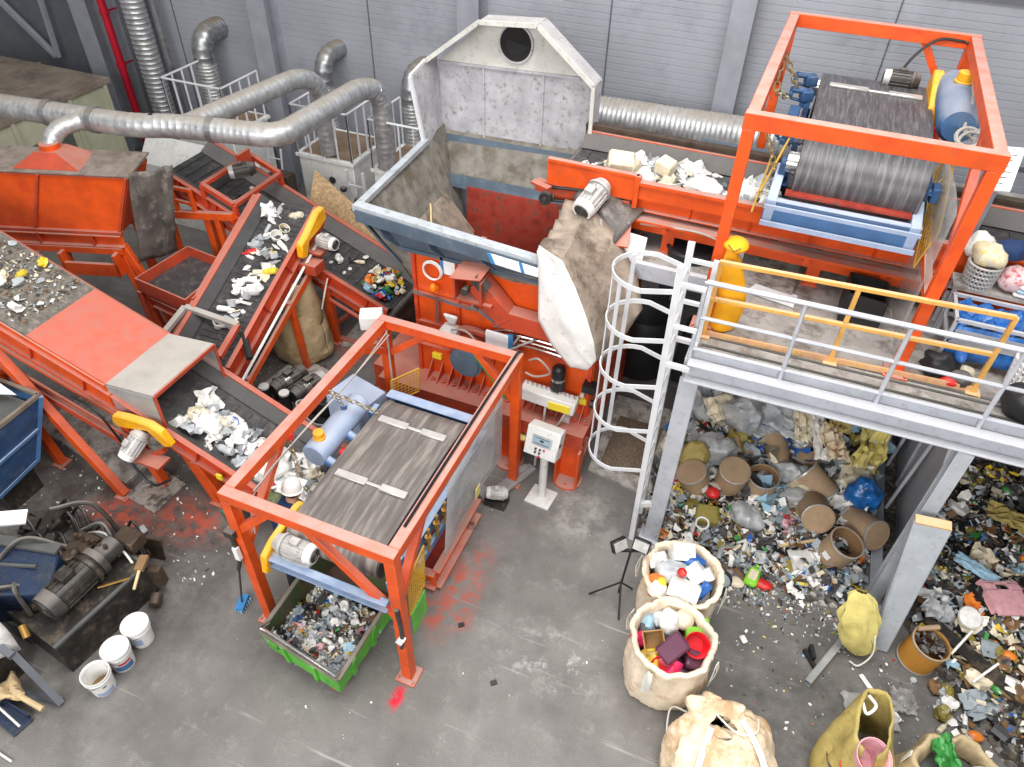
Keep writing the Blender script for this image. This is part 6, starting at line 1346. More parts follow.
SHAPES = {}
def shape_bm(kind, seed):
    r = random.Random(seed); b = MB()
    if kind == 'film_scrap':
        n = 7; o = V((seed*3.1, 0, 0))
        b.grid([[((i/n-.5)*.34+.07*mnoise.noise(V((i*.6, j*.6, 0))+o), (j/n-.5)*.26+.07*mnoise.noise(V((i*.6, j*.6, 5))+o), .05+.11*mnoise.noise(V((i*.55, j*.55, 9))+o)+.06*mnoise.noise(V((i*1.3, j*1.3, 3))+o)) for j in range(n+1)] for i in range(n+1)], smooth=False)
    elif kind == 'crumpled_sheet':
        b.ball((0, 0, .06), (.13, .1, .07), 10, 7)
        for v in b.bm.verts: v.co *= 1+.55*mnoise.noise(v.co*14+V((seed, 0, 0)))
        for f in b.bm.faces: f.smooth = False
    elif kind == 'bottle':
        b.lathe([(0, 0), (.035, 0), (.04, .015), (.04, .1), (.036, .11), (.04, .12), (.038, .16), (.016, .2), (.014, .225)], 12, (0, 0, 0), Euler((PI/2, 0, 0)).to_matrix(), (False, True)); b.cyl((0, -.22, 0), (0, -.245, 0), .018, n=10)
        bmesh.ops.translate(b.bm, verts=b.bm.verts[:], vec=(0, .12, .035))
    elif kind == 'tub':
        b.lathe([(0, .005), (.055, .005), (.075, .1), (.082, .1), (.08, .106), (.072, .104), (.052, .012), (0, .012)], 16)
    elif kind == 'carton':
        b.obox((0, 0, .045), (.16, .11, .08)); b.slab([(-.08, .055, .085), (.08, .055, .085), (.07, .12, .1), (-.07, .12, .1)], .004); b.slab([(-.08, -.055, .085), (.08, -.055, .085), (.075, -.1, .05), (-.075, -.1, .05)], .004)
    elif kind == 'lid':
        b.lathe([(0, .016), (.044, .016), (.05, .01), (.05, 0), (.045, 0), (.043, .009), (0, .011)], 16)
    elif kind == 'strip':
        P = [V((.05*i-.15, .05*math.sin(i*1.1+seed), .02+.02*abs(math.sin(i*.9+seed)))) for i in range(7)]
        for p, q in zip(P, P[1:]): b.bar(p, q, .03, .006)
    elif kind == 'tray':
        for p, q in (((-.1, -.07), (.1, -.07)), ((.1, -.07), (.1, .07)), ((.1, .07), (-.1, .07)), ((-.1, .07), (-.1, -.07))): b.slab([(p[0], p[1], .045), (q[0], q[1], .045), (q[0]*.8, q[1]*.8, .004), (p[0]*.8, p[1]*.8, .004)], .005)
        b.slab([(-.08, -.056, .004), (.08, -.056, .004), (.08, .056, .004), (-.08, .056, .004)], .005)
    elif kind == 'fragment':
        n = r.randint(5, 7); P = [((.05+.05*r.random())*math.cos(2*PI*i/n), (.05+.05*r.random())*math.sin(2*PI*i/n), .01+.03*r.random()) for i in range(n)]; b.slab(P, .012)
    return b
CAT = {'film_scrap': 'plastic film', 'crumpled_sheet': 'crumpled sheet', 'bottle': 'bottle', 'tub': 'tub', 'carton': 'carton', 'lid': 'lid', 'strip': 'strip', 'tray': 'tray', 'fragment': 'scrap'}
NOUN = {'film_scrap': 'scrap of {} plastic film', 'crumpled_sheet': '{} crumpled sheet', 'bottle': '{} plastic bottle', 'tub': '{} plastic tub', 'carton': '{} carton', 'lid': '{} round lid', 'strip': 'bent {} strip', 'tray': '{} food tray', 'fragment': '{} plastic fragment'}
def piece(kind, col, seed):
    k = (kind, col, seed % 3)
    if k not in SHAPES: SHAPES[k] = shape_bm(kind, seed % 3+hash(col) % 1 if False else seed % 3).mesh(kind, WM(col))
    return SHAPES[k]
def drop(kind, col, loc, rot, sc, where, gw):
    o = bpy.data.objects.new(kind, piece(kind, col, rnd.randint(0, 9))); COL.objects.link(o); o.location = loc; o.rotation_euler = rot; o.scale = (sc,)*3
    lab = NOUN[kind].format(col)+' '+where; tag(o, lab, CAT[kind], lab); return o
def pick(d):
    r = rnd.random()*sum(d.values())
    for k, v in d.items():
        r -= v
        if r <= 0: return k
    return k
def scatter(n, pos, kinds, cols, smin, smax, where, gw, tilt=.5):
    for _ in range(n):
        p = pos(); k = pick(kinds)
        drop(k, pick(cols), p, (rnd.uniform(-tilt, tilt), rnd.uniform(-tilt, tilt), rnd.uniform(0, 2*PI)), rnd.uniform(smin, smax), where, gw)
def small_stuff(name, lab, n, pos, cols, smin, smax, loc, flat=.35):
    """uncountable fine litter as one mesh, coloured by material slot"""
    b = MB(); names = list(cols)
    for _ in range(n):
        c = pick(cols); b.mi = names.index(c); s = smin+(smax-smin)*rnd.random()**2; p = V(pos())+V((0, 0, s*.12)); R = Euler((rnd.uniform(-.8, .8), rnd.uniform(-.8, .8), rnd.uniform(0, 6.3))).to_matrix(); w_ = s*rnd.uniform(.2, .8)
        if rnd.random() < .3: b.obox(p, (s, w_, s*rnd.uniform(.08, flat)), mtx=R)
        else:
            j = lambda: rnd.uniform(-.25, .25)*s
            vs = [p+R @ V((x*s*.5+j(), y*w_*.6+j(), j()*1.3)) for x in (-1, 0, 1) for y in (-1, 1)]
            b.raw(vs, [(0, 2, 3, 1), (2, 4, 5, 3)])
    o = b.build(name, [WM(c) for c in names], loc=loc); tag(o, lab, 'litter', kind='stuff'); return o
C1 = {'white': 10, 'pale grey': 8, 'clear grey': 8, 'cream': 5, 'dark grey': 5, 'black': 4, 'blue': .8, 'pale blue': 2, 'red': .6, 'yellow': .8, 'green': .7, 'brown': 4, 'orange': .5, 'olive': 1.5, 'pink': .3}
C2 = {'white': 5, 'pale grey': 5, 'clear grey': 4, 'cream': 5, 'dark grey': 7, 'black': 6, 'blue': 1, 'pale blue': 1.5, 'red': .8, 'yellow': .8, 'green': 1, 'brown': 5, 'orange': .6, 'olive': 3}
K1 = {'film_scrap': 7, 'crumpled_sheet': 4, 'bottle': 2, 'tub': 1.5, 'carton': 1.5, 'lid': 1, 'strip': 2, 'tray': 1, 'fragment': 2}
def rp1(y0, y1, lift=.02):
    def f():
        while True:
            x, y = rnd.uniform(-.7, 2.3), rnd.uniform(y0, y1)
            h = h1(x, y)
            if h > .03: return (x, y, h+lift*rnd.random())
    return f
def rp2(ymax, lift=.02):
    def f():
        while True:
            x = rnd.uniform(2.9, 5.4); y = rnd.uniform(3.4, ymax)
            h = h2(x, y)
            if h > .04 and y > edge2(x): return (x, y, h+lift*rnd.random())
    return f
W1, W2 = 'in the left waste heap under the deck', 'in the right waste heap beyond the leaning push plate'
scatter(150, rp1(7.2, 9.4), {'film_scrap': 9, 'crumpled_sheet': 5, 'strip': 1, 'carton': 1}, {'white': 9, 'pale grey': 9, 'clear grey': 6, 'pale blue': 4, 'cream': 5, 'dark grey': 3, 'olive': 1.5, 'blue': 1, 'brown': 1}, .8, 2.0, W1, '')
scatter(190, rp1(6.0, 7.6), {'film_scrap': 3, 'crumpled_sheet': 3, 'bottle': 2, 'tub': 2, 'carton': 2, 'lid': 3, 'strip': 2, 'tray': 1, 'fragment': 4}, C1, .45, 1.05, W1, '')
small_stuff('small_litter', 'fine mixed litter covering the left waste heap', 3800, rp1(5.9, 8.2, .09), C1, .02, .14, (1, 7, 0))
scatter(300, rp2(8.6), {'film_scrap': 3, 'crumpled_sheet': 4, 'bottle': 4, 'tub': 2, 'carton': 1.5, 'lid': 1, 'strip': 2, 'tray': 1, 'fragment': 2}, C2, .5, 1.2, W2, '')
small_stuff('small_litter', 'fine dark litter covering the right waste heap', 4200, rp2(8.4, .09), C2, .02, .14, (4, 6, 0))

# cardboard drums
def drum(lab, c, rot, state='closed', r=.2, h=.46, m='card_drum', label=True, group='cardboard drums in the left heap'):
    t = thing('cardboard_drum', lab, 'drum', c); 
    if group: t['group'] = group
    R = Euler(rot).to_matrix(); c = V(c); b = MB()
    if state == 'closed': b.lathe([(0, 0), (r, 0), (r, h), (0, h)], 32, c, R)
    else: b.lathe([(0, 0), (r, 0), (r, h), (r-.01, h), (r-.01, .02), (0, .02)], 32, c, R)
    b.build('shell', m, t)
    b = MB()
    for z in (.012, h-.012): b.lathe([(r, z-.014), (r+.008, z-.01), (r+.008, z+.01), (r, z+.014)], 32, c, R)
    b.build('metal_rim', 'galv', t)
    if state == 'closed':
        b = MB(); b.lathe([(0, h+.004), (r-.015, h+.004), (r-.012, h+.012), (r+.002, h+.006)], 32, c, R); b.lathe([(0, h+.012), (.018, h+.012), (.018, h+.005)], 10, c, R); b.build('lid', 'card_drum', t)
    else:
        b = MB(); b.lathe([(0, .025), (r-.012, .025), (r-.012, h-.02)], 32, c, R); b.build('inside', 'card_in', t)
    if label:
        b = MB(); 
        b.grid([[c+R @ V(((r+.004)*math.cos(a), (r+.004)*math.sin(a), z)) for a in [-PI/2+label+.5*(k/6-.5) for k in range(7)]] for z in (h*.42, h*.62)]); b.build('paper_label', 'label_white', t)
    return t
drum('tan cardboard drum tilted left, leftmost of the row of three', (.06, 7.12, .14), (.1, -.38, .2), 'closed', label=.75)
drum('upright tan cardboard drum with a knob on its lid, middle of the row of three', (.42, 7.3, .26), (.28, .05, 0), 'closed', label=None)
drum('open tan cardboard drum with a white label, right of the row of three', (.82, 7.32, .2), (.12, 0, 0), 'open', label=.05)
drum('open cardboard drum lying behind the row of three, mouth to the upper right', (1.0, 7.75, .4), (-1.2, .6, .6), 'open', label=None)
drum('squashed cardboard drum lying on its side in the middle of the heap', (1.26, 7.85, .4), (-1.3, .3, -.4), 'open', label=None)
drum('open cardboard drum lying with its mouth facing left behind the pair of fallen drums', (1.68, 7.5, .38), (-.5, -1.0, .2), 'open', label=None)
drum('tan cardboard drum lying on its side left of the open labelled drum', (1.5, 7.32, .36), (1.15, -.15, .25), 'closed', label=None)
drum('open tan cardboard drum with white label standing at the right end of the heap', (1.84, 6.72, .1), (.12, .22, 0), 'open', label=-.7, r=.21, h=.48)
drum('tan cardboard drum lying under the blue bag', (2.02, 7.3, .3), (1.1, .5, .5), 'closed', label=None)
t = drum('ochre fibre drum full of scrap standing in front of the right waste heap', (2.92, 5.74, .0), (.02, .1, 0), 'open', .205, .4, 'ochre_drum', None, group=None)
b = MB(); 
for k in range(26):
    a, q = rnd.uniform(0, 6.3), .19*math.sqrt(rnd.random()); b.obox((2.95+q*.85*math.cos(a), 5.74+q*math.sin(a), .32+.05*rnd.random()), (.09, .05, .02), (rnd.random(), rnd.random(), rnd.random()*6))
tag(b.build('scrap_fill', 'dark_motor', loc=(2.97, 5.74, .3)), 'dark scrap filling the ochre drum', 'scrap', kind='stuff')
b = MB(); b.tube([(2.8, 5.84, .43), (3.02, 5.94, .45)], .03, 10); tag(b.build('cardboard_tube', 'card_drum', loc=(2.9, 5.77, .43)), 'short tan tube lying across the ochre drum', 'tube')
# bags and large pieces in the left heap
def blob(name, lab, cat, c, s, m, seed, amp=.25, f=5, flat=True, group=None):
    b = MB(); b.ball((0, 0, 0), s, 26, 16); c = V(c)
    for v in b.bm.verts:
        v.co *= 1+amp*mnoise.noise(v.co*f+V((seed, 0, 0)))+amp*.5*mnoise.noise(v.co*f*2.7+V((0, seed, 0))); v.co.z = max(v.co.z, -s[2]*.75); v.co += c
    for fc in b.bm.faces: fc.smooth = not flat
    return tag(b.build(name, m, loc=tuple(c)), lab, cat, group)
mat('bag_blue', srgb(34, 104, 178), .18, var=.35, scale=8, bump=.5, bsc=10)
mat('bag_clear', srgb(206, 209, 212), .18, var=.2, alpha=.62, scale=8)
blob('rubbish_bag', 'shiny blue rubbish bag at the right end of the left heap', 'bag', (2.08, 7.5, .62), (.22, .2, .22), 'bag_blue', 4, .3, 7)
for lab, c, s, m, sd in (('large clear plastic bag behind the left cardboard drum', (.2, 7.65, .55), (.3, .22, .2), 'bag_clear', 7), ('clear plastic bag spilling beside the open labelled drum of the row', (1.2, 7.6, .5), (.3, .16, .18), 'bag_clear', 12),
                         ('long clear plastic bag lying in front of the squashed drums', (1.35, 7.3, .42), (.32, .14, .12), 'bag_clear', 17), ('crumpled clear bag in the middle of the small litter', (.75, 6.8, .3), (.24, .18, .15), 'bag_clear', 21), ('yellow-green crumpled bag behind the left cardboard drum', (-.12, 7.4, .5), (.2, .2, .2), 'bag_olive', 23),
                         ('big translucent plastic sheet heaped near the deck edge', (.35, 8.2, .75), (.26, .3, .3), 'bag_clear', 31)):
    blob('plastic_bag', lab, 'bag', c, s, m, sd, .35, 5)
def sheet(lab, c, sx, sy, rot, m, seed, name='plastic_sheet', amp=.08):
    R = Euler(rot).to_matrix(); c = V(c); n = 12; b = MB()
    b.grid([[c+R @ V(((i/n-.5)*sx+.04*mnoise.noise(V((i*.7, j*.7, seed))), (j/n-.5)*sy+.04*mnoise.noise(V((i*.7, j*.7, seed+4))), amp*mnoise.noise(V((i*.35, j*.35, seed+8)))+amp*.4*mnoise.noise(V((i*.9, j*.9, seed)))) ) for j in range(n+1)] for i in range(n+1)], smooth=False)
    return tag(b.build(name, m, thick=.006, loc=tuple(c)), lab, 'sheet')
sheet('pale blue plastic sheet at the top of the left heap', (.95, 8.3, .85), .75, .5, (.35, .1, -.3), 'waste_pale_grey', 1)
sheet('cream foam sheet lying across the pale blue sheet', (1.15, 8.2, .92), .25, .55, (.3, .1, .3), 'waste_cream', 2)
sheet('white foam board at the upper left of the left heap', (.05, 8.2, .8), .42, .4, (.3, -.1, .6), 'waste_cream', 3)
sheet('long white plastic sheet right of the pale blue sheet', (1.4, 8.15, .85), .22, .75, (.35, .2, .35), 'waste_white', 4)
sheet('olive crumpled film behind the long white sheet', (1.62, 8.55, .95), .35, .5, (.4, .3, .2), 'bag_olive', 5, amp=.16)
sheet('cream crumpled film sheet near the fallen drums', (1.6, 8.1, .85), .35, .55, (.3, .35, .5), 'bag_cream', 6, amp=.14)
sheet('yellow and grey crumpled wrapping at the right rear of the left heap', (2.1, 8.3, .8), .4, .8, (.5, .3, .1), 'bag_yellow', 7, amp=.2)
sheet('grey perforated plate standing against the fallen drum', (1.55, 6.42, .2), .34, .36, (.5, -.1, .5), 'cast_grey', 8, 'perforated_plate', .01)
b = MB(); b.bar((1.2, 6.55, .2), (1.62, 6.75, .32), .035, .02); tag(b.build('wooden_stick', 'wood_pale', loc=(1.4, 6.6, .25)), 'pale wooden stick lying in front of the fallen drums', 'stick')
b = MB(); b.bar((1.3, 6.2, .05), (1.42, 6.5, .1), .03, .02); tag(b.build('wooden_stick', 'wood_pale', loc=(1.35, 6.35, .06)), 'short pale stick below the perforated plate', 'stick')
t = thing('olive_case', 'olive green box with a round white ring in the small litter', 'case', (.25, 6.6, .25))
b = MB(); b.obox((.25, 6.6, .32), (.3, .26, .16), (.2, -.1, .1)); b.build('case', 'waste_olive', t, bevel=.03); b = MB(); b.torus((.22, 6.44, .32), .08, .012, 22, 6, Euler((1.0, 0, 0)).to_matrix()); b.build('ring', 'label_white', t)
blob('red_pot', 'red shiny object between the first two cardboard drums', 'pot', (.25, 6.98, .36), (.09, .09, .07), 'waste_red', 3, .15)
blob('red_pot', 'red crumpled pot in front of the squashed drum', 'pot', (1.36, 7.55, .52), (.09, .09, .08), 'waste_red', 6, .2)
# right heap large pieces
t = thing('pink_panel', 'pale pink flat plastic panel with a handle slot on the right heap', 'panel', (3.75, 6.4, .4))
R = Euler((.1, .12, .45)).to_matrix(); c = V((3.74, 6.58, .55)); b = MB()
for dx, dy, sx, sy in ((0, -.05, .46, .32), (-.16, .15, .14, .1), (.16, .15, .14, .1), (0, .195, .46, .03)): b.obox(c+R @ V((dx, dy, 0)), (sx, sy, .03), mtx=R)
b.build('panel', 'waste_pink', t); b = MB(); b.obox(c+R @ V((-.2, .05, -.06)), (.04, .4, .1), mtx=R); b.build('side_flange', 'waste_pink', t)
t = thing('foam_disc', 'white round foam disc on the right heap', 'disc', (3.32, 6.1, .3)); b = MB(); b.cyl((3.36, 6.24, .4), (3.37, 6.22, .46), .13, n=24); b.build('disc', 'waste_white', t, bevel=.015)
t = thing('red_pipe', 'bent red-brown pipe at the right edge of the right heap', 'pipe', (4.1, 7.2, .6)); b = MB(); b.tube(smooth_path([(3.85, 7.1, .72), (4.05, 7.2, .78), (4.5, 7.5, .8)]), .035, 8); b.tube(smooth_path([(3.95, 6.95, .7), (4.15, 7.05, .74), (4.5, 7.2, .72)]), .03, 8); b.build('pipe', 'waste_orange', t)
sheet('pale blue rigid plastic sheet on the right heap behind the pink panel', (3.4, 6.85, .6), .5, .16, (.2, .1, -.35), 'waste_pale_blue', 21, amp=.02)
sheet('large translucent sheet on the right heap beside the leaning push plate', (3.05, 6.3, .35), .4, .35, (.2, .3, .3), 'bag_clear', 22, amp=.12)
sheet('big grey film sheet at the right rear of the right heap', (4.2, 7.9, .95), .6, .5, (.3, .2, .2), 'waste_clear_grey', 23, amp=.15)
sheet('olive crumpled packaging in the middle of the right heap', (3.75, 7.6, .85), .6, .25, (.3, .1, -.1), 'bag_olive', 24, amp=.12)
b = MB(); b.bar((2.95, 6.15, .28), (3.95, 5.45, .3), .16, .04); tag(b.build('board', 'dark_oily', loc=(3.4, 5.8, .25)), 'dark plank lying across the front of the right heap', 'plank')
for p, q, lab in (((3.2, 5.75, .3), (3.35, 6.0, .5), 'white plastic rod leaning on the dark plank, left one'), ((3.42, 5.5, .28), (3.62, 5.72, .45), 'white plastic rod leaning on the dark plank, right one')):
    b = MB(); b.tube([p, V(p).lerp(V(q), .6), q], .014, 6); tag(b.build('plastic_rod', 'waste_white', loc=p), lab, 'rod')
for k, (c_, x, y) in enumerate((('green', 3.72, 5.55), ('orange', 3.5, 5.0), ('green', 3.8, 8.2), ('orange', 3.78, 5.95))):
    blob('coloured_lump', '%s plastic lump %s' % (c_, ('near the front edge of the right heap', 'at the foot of the right heap', 'at the rear of the right heap', 'beside the pink panel')[k]), 'lump', (x, y, h2(x, y)+.06), (.08, .06, .05), 'waste_'+c_, k+40, .25)

# ------------------------------------------------------------------ loads on belts and in the cart
WB = 'on the belt of the covered conveyor'
def beltB():
    x = rnd.uniform(-6.3, -3.9); return (x, rnd.uniform(4.48, 5.0)+.1*rnd.random(), bz(x)+.03)
LW = {'white': 10, 'pale grey': 3, 'cream': 1.5, 'pale blue': .6}
scatter(95, beltB, {'film_scrap': 4, 'crumpled_sheet': 6, 'tub': 2, 'bottle': 2, 'lid': 1, 'tray': 1}, LW, .7, 1.35, WB, '', .7)
for x, y, sx, sd in ((-6.05, 4.75, .2, 3), (-5.15, 4.7, .22, 5), (-4.85, 4.55, .16, 8)): blob('film_bundle', 'big crumpled white film bundle on the covered conveyor, %s' % ('nearest its opening' if sd == 3 else 'in the middle of the belt' if sd == 5 else 'nearest the lower cage'), 'film', (x, y, bz(x)+.12), (sx, sx*.8, .12), 'waste_white', sd, .4, 7)
drop('tub', 'blue', (-5.85, 4.98, bz(-5.85)+.06), (.6, .3, 0), 1.0, WB, '')
def beltC():
    y = rnd.uniform(6.3, 8.25); return (-7.05+rnd.uniform(-.3, .34)*(.5+.5*(y-6.2)/2), y, cz(y)+.09)
scatter(62, beltC, {'bottle': 4, 'fragment': 3, 'tub': 1, 'crumpled_sheet': 1.6, 'lid': 2, 'tray': 1, 'film_scrap': 1}, {'white': 9, 'pale grey': 3, 'cream': 2, 'yellow': .5, 'red': .2}, .7, 1.3, 'on the belt of the steep open conveyor', '', .6)
CC = {'green': 3, 'white': 3, 'orange': 2, 'red': 2, 'blue': 2, 'yellow': 2, 'pale blue': 1, 'cream': 1}
def capsD():
    a, q = rnd.uniform(0, 6.3), math.sqrt(rnd.random()); x = -5.68+.3*q*math.cos(a); y = 8.6+.4*q*math.sin(a); return (x, y, dz_(x)+.03+.1*(1-q)*rnd.random()+.02)
scatter(110, capsD, {'lid': 6, 'tub': 1, 'crumpled_sheet': .6}, CC, .5, .9, 'at the lower end of the rear conveyor', '', .8)
def beltD():
    x = rnd.uniform(-8.3, -5.9); return (x, rnd.uniform(8.25, 9.0), dz_(x)+.03)
scatter(34, beltD, {'fragment': 2, 'lid': 2, 'crumpled_sheet': 1, 'bottle': 1}, {'white': 5, 'cream': 2, 'pale grey': 2, 'dark grey': 1, 'red': .4}, .5, .9, 'on the upper run of the rear conveyor', '')
def beltE():
    x = rnd.uniform(-2.3, -.1); return (x, rnd.uniform(8.5, 9.3), 3.69)
scatter(70, beltE, {'film_scrap': 4, 'crumpled_sheet': 5, 'tray': 1, 'bottle': 1, 'tub': 1}, {'white': 9, 'pale grey': 3, 'cream': 2, 'dark grey': 1, 'black': 1}, .7, 1.4, 'on the belt of the feed conveyor', '', .6)
t = thing('foam_block', 'yellowish foam block on the feed conveyor above its motor', 'foam', (-2.0, 8.75, 3.75)); b = MB(); b.obox((-1.98, 8.7, 3.9), (.34, .3, .22), (.2, .1, .3)); b.obox((-1.92, 8.85, 3.84), (.3, .25, .15), (-.2, .1, -.2)); b.build('block', 'waste_cream', t, bevel=.03)
t = thing('foam_block', 'cream foam block right of the yellowish one on the feed conveyor', 'foam', (-1.45, 8.95, 3.75)); b = MB(); b.obox((-1.45, 8.95, 3.86), (.22, .22, .18), (.1, .2, -.3)); b.build('block', 'waste_cream', t, bevel=.02)
for x, y, s_, lab in ((-.9, 8.75, .25, 'large white film bundle on the feed conveyor beside the upper cage post'), (-1.65, 8.65, .14, 'white film bundle on the feed conveyor right of its motor'), (-.4, 8.8, .16, 'pale film bundle on the feed conveyor under the left cage post')): blob('film_bundle', lab, 'film', (x, y, 3.78), (s_, s_*.7, .13), 'waste_white', int(x*30), .4, 7)
def inB():
    x = rnd.uniform(-9.6, -8.3); return (x, rnd.uniform(4.4, 5.4), btop(x)+.01)
scatter(40, inB, {'fragment': 4, 'crumpled_sheet': 2, 'lid': 2}, {'white': 4, 'cream': 3, 'pale grey': 3, 'yellow': 1, 'dark grey': 3}, .4, .9, 'on the littered top of the covered conveyor', '')
small_stuff('small_litter', 'fine grit on the littered top of the covered conveyor', 500, inB, {'cream': 2, 'pale grey': 2, 'dark grey': 3, 'brown': 2}, .02, .06, (-9, 5, 2.4))
def cartp(zl=.2, spread=.93):
    def f():
        u, v = rnd.uniform(.06, spread), rnd.uniform(.04, .72)
        return tuple(cart_pt(u, v, zl+.2*max(0, .5-v)+.05*rnd.random()))
    return f
small_stuff('small_litter', 'fine mixed scrap bed in the green cart', 2600, cartp(.19), C1, .025, .09, (-3.4, 3.4, .2))
scatter(210, cartp(.22), {'fragment': 4, 'bottle': 2, 'strip': 2, 'lid': 2, 'crumpled_sheet': 1.5, 'tub': 1, 'carton': 1}, C1, .3, .7, 'among the scrap in the green cart', '', .8)

# ------------------------------------------------------------------ big bags
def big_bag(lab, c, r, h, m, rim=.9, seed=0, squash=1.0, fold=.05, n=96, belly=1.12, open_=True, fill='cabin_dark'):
    t = thing('big_bag', lab, 'bag', (c[0], c[1], 0)); t['group'] = 'woven big bags in the foreground'
    prof = [(r*.86, 0), (r*1.0, .05*h), (r*belly, .35*h), (r*belly*.99, .6*h), (r*1.02, .85*h), (r*rim*1.06, .97*h), (r*rim, h), (r*rim*.93, .96*h), (r*rim*.9, .8*h), (r*rim*.85, .62*h)]
    pp = smooth_path([(q, 0, z) for q, z in prof], 3); prof = [(p.x, p.z) for p in pp]; rg = []
    for i, (q, z) in enumerate(prof):
        row = []
        for k in range(n+1):
            a = 2*PI*k/n; nv = V((math.cos(a)*2+seed, math.sin(a)*2, z*2.5)); w_ = 1+.09*mnoise.noise(nv)+.07*abs(mnoise.noise(nv*2.2))-.05*abs(mnoise.noise(V((math.cos(a)*6+seed, math.sin(a)*6, z*3))))+fold*math.sin(3*a+seed+z*2)+fold*.6*math.sin(7*a+2*seed-z*5)+fold*.08*math.sin(17*a+seed*3)
            row.append((c[0]+q*w_*math.cos(a), c[1]+q*w_*squash*math.sin(a), z+.035*math.sin(2*a+seed)*(z/h)))
        rg.append(row)
    b = MB(); b.grid(rg); b.raw([tuple(p) for p in rg[0][:-1]], [tuple(range(n))]); b.build('woven_body', m, t, thick=.012)
    b = MB()
    for a in (.4, 2.0, 3.6, 5.2):
        p = V((c[0]+r*rim*1.05*math.cos(a+seed), c[1]+r*rim*1.05*squash*math.sin(a+seed), h*.95)); o = V((math.cos(a+seed), math.sin(a+seed)*squash, 0)); l = V((-o.y, o.x, 0))
        P = smooth_path([p-V((0, 0, .42))+o*r*.13, p+o*.055-V((0, 0, .12)), p+o*.05+V((0, 0, .0))+l*.03, p+o*.075+l*.05-V((0, 0, .16)), p+o*r*.14+l*.04-V((0, 0, .36))], 4)
        for s_, e_ in zip(P, P[1:]): b.bar(s_, e_, .05, .008, up=o)
    b.build('lifting_strap', 'strap_white', t)
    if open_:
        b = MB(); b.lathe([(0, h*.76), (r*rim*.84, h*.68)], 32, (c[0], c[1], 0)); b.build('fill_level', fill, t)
    return t
big_bag('white woven big bag full of white canisters by the pale column', (.14, 5.2), .41, .88, 'bag_white', 1.04, 1, belly=1.06, fold=.025, fill='waste_pale_grey')
big_bag('white woven big bag of coloured pots standing in front of the bag of white canisters', (.22, 4.37), .42, .9, 'bag_white', 1.02, 2.4, belly=1.06, fold=.018, fill='waste_purple')
def pot(lab, c, rot, kind, m, s, name, where=''):
    R = Euler(rot).to_matrix(); c = V(c); b = MB()
    for k_, (bx, by) in (('bag of coloured', (.18, 4.28)), ('bag of white', (.14, 5.2))):
        if k_ in lab or ('cream pot and the lime' in lab and k_[7:] == 'coloured'): c = V((bx+(c.x-bx)*.92, by+(c.y-by)*.92, c.z+.0)) + (V((.04, .09, 0)) if k_[7:] == 'coloured' else V((0, 0, 0)))
    if kind == 'box':
        b.obox(c, s, mtx=R)
    elif kind == 'pot':
        r, h = s; b.lathe([(0, 0), (r*.72, 0), (r, h), (r*1.06, h), (r*1.06, h-.02), (r*.94, h-.025), (r*.68, .012), (0, .012)], 24, c, R)
    elif kind == 'square_pot':
        a, h = s; 
        for i in range(4):
            t0, t1 = PI/4+PI/2*i, PI/4+PI/2*(i+1); f = lambda t_, q, z: c+R @ V((q*math.cos(t_), q*math.sin(t_), z)); b.slab([f(t0, a, h), f(t1, a, h), f(t1, a*.75, 0), f(t0, a*.75, 0)], .012)
        b.slab([c+R @ V((a*.75*math.cos(PI/4+PI/2*i), a*.75*math.sin(PI/4+PI/2*i), 0)) for i in range(4)], .012)
    elif kind == 'jug':
        w_, d_, h_ = s; b.obox(c, (w_, d_, h_*.8), mtx=R); b.cyl(c+R @ V((w_*.25, 0, h_*.4)), c+R @ V((w_*.25, 0, h_*.52)), .03, n=12)
        b.tube([c+R @ V(p) for p in smooth_path([(-w_*.4, 0, h_*.4), (-w_*.35, 0, h_*.55), (0, 0, h_*.55), (w_*.05, 0, h_*.4)], 4)], .014, 7)
    return tag(b.build(name, m, bevel=.025 if kind in ('box', 'jug') else 0, loc=tuple(c)), lab, name.split('_')[-1])
mat('pot_purple', srgb(98, 58, 78), .25, var=.08); mat('pot_gold', srgb(158, 118, 62), .35, var=.1); mat('pot_magenta', srgb(212, 40, 96), .35); mat('pot_lime', srgb(140, 208, 60), .4); mat('pot_red', srgb(214, 28, 40), .3); mat('pot_choc', srgb(74, 40, 42), .35)
I2 = 'in the bag of coloured pots'
pot('dark purple square planter lying in the middle of the bag of coloured pots', (.2, 4.16, .84), (.5, .3, -.5), 'box', 'pot_purple', (.22, .32, .2), 'planter')
pot('bright red round bowl at the right of the bag of coloured pots', (.43, 4.35, .76), (.5, .2, 0), 'pot', 'pot_red', (.13, .14), 'bowl')
pot('gold-brown square pot at the left of the bag of coloured pots', (-.02, 4.22, .74), (.5, -.2, .4), 'square_pot', 'pot_gold', (.15, .2), 'pot')
pot('magenta cylindrical pot at the lower right of the bag of coloured pots', (.3, 4.08, .76), (2.3, .6, .2), 'pot', 'pot_magenta', (.09, .22), 'pot')
pot('lime green box at the upper right of the bag of coloured pots', (.4, 4.5, .72), (.4, .1, .4), 'box', 'pot_lime', (.2, .16, .12), 'box')
pot('lime green slab leaning by the lime box in the bag of coloured pots', (.48, 4.62, .76), (.8, .3, .1), 'box', 'pot_lime', (.08, .2, .1), 'box')
pot('chocolate brown tray between the cream pot and the lime box', (.32, 4.56, .72), (.5, .1, .5), 'box', 'pot_choc', (.18, .14, .1), 'tray')
pot('grey square pot at the upper left of the bag of coloured pots', (-.02, 4.55, .68), (.4, -.1, .1), 'box', 'waste_pale_grey', (.2, .2, .2), 'pot')
pot('pale blue tub at the far left of the bag of coloured pots', (-.15, 4.45, .68), (.3, -.3, .2), 'box', 'waste_pale_blue', (.17, .17, .22), 'tub')
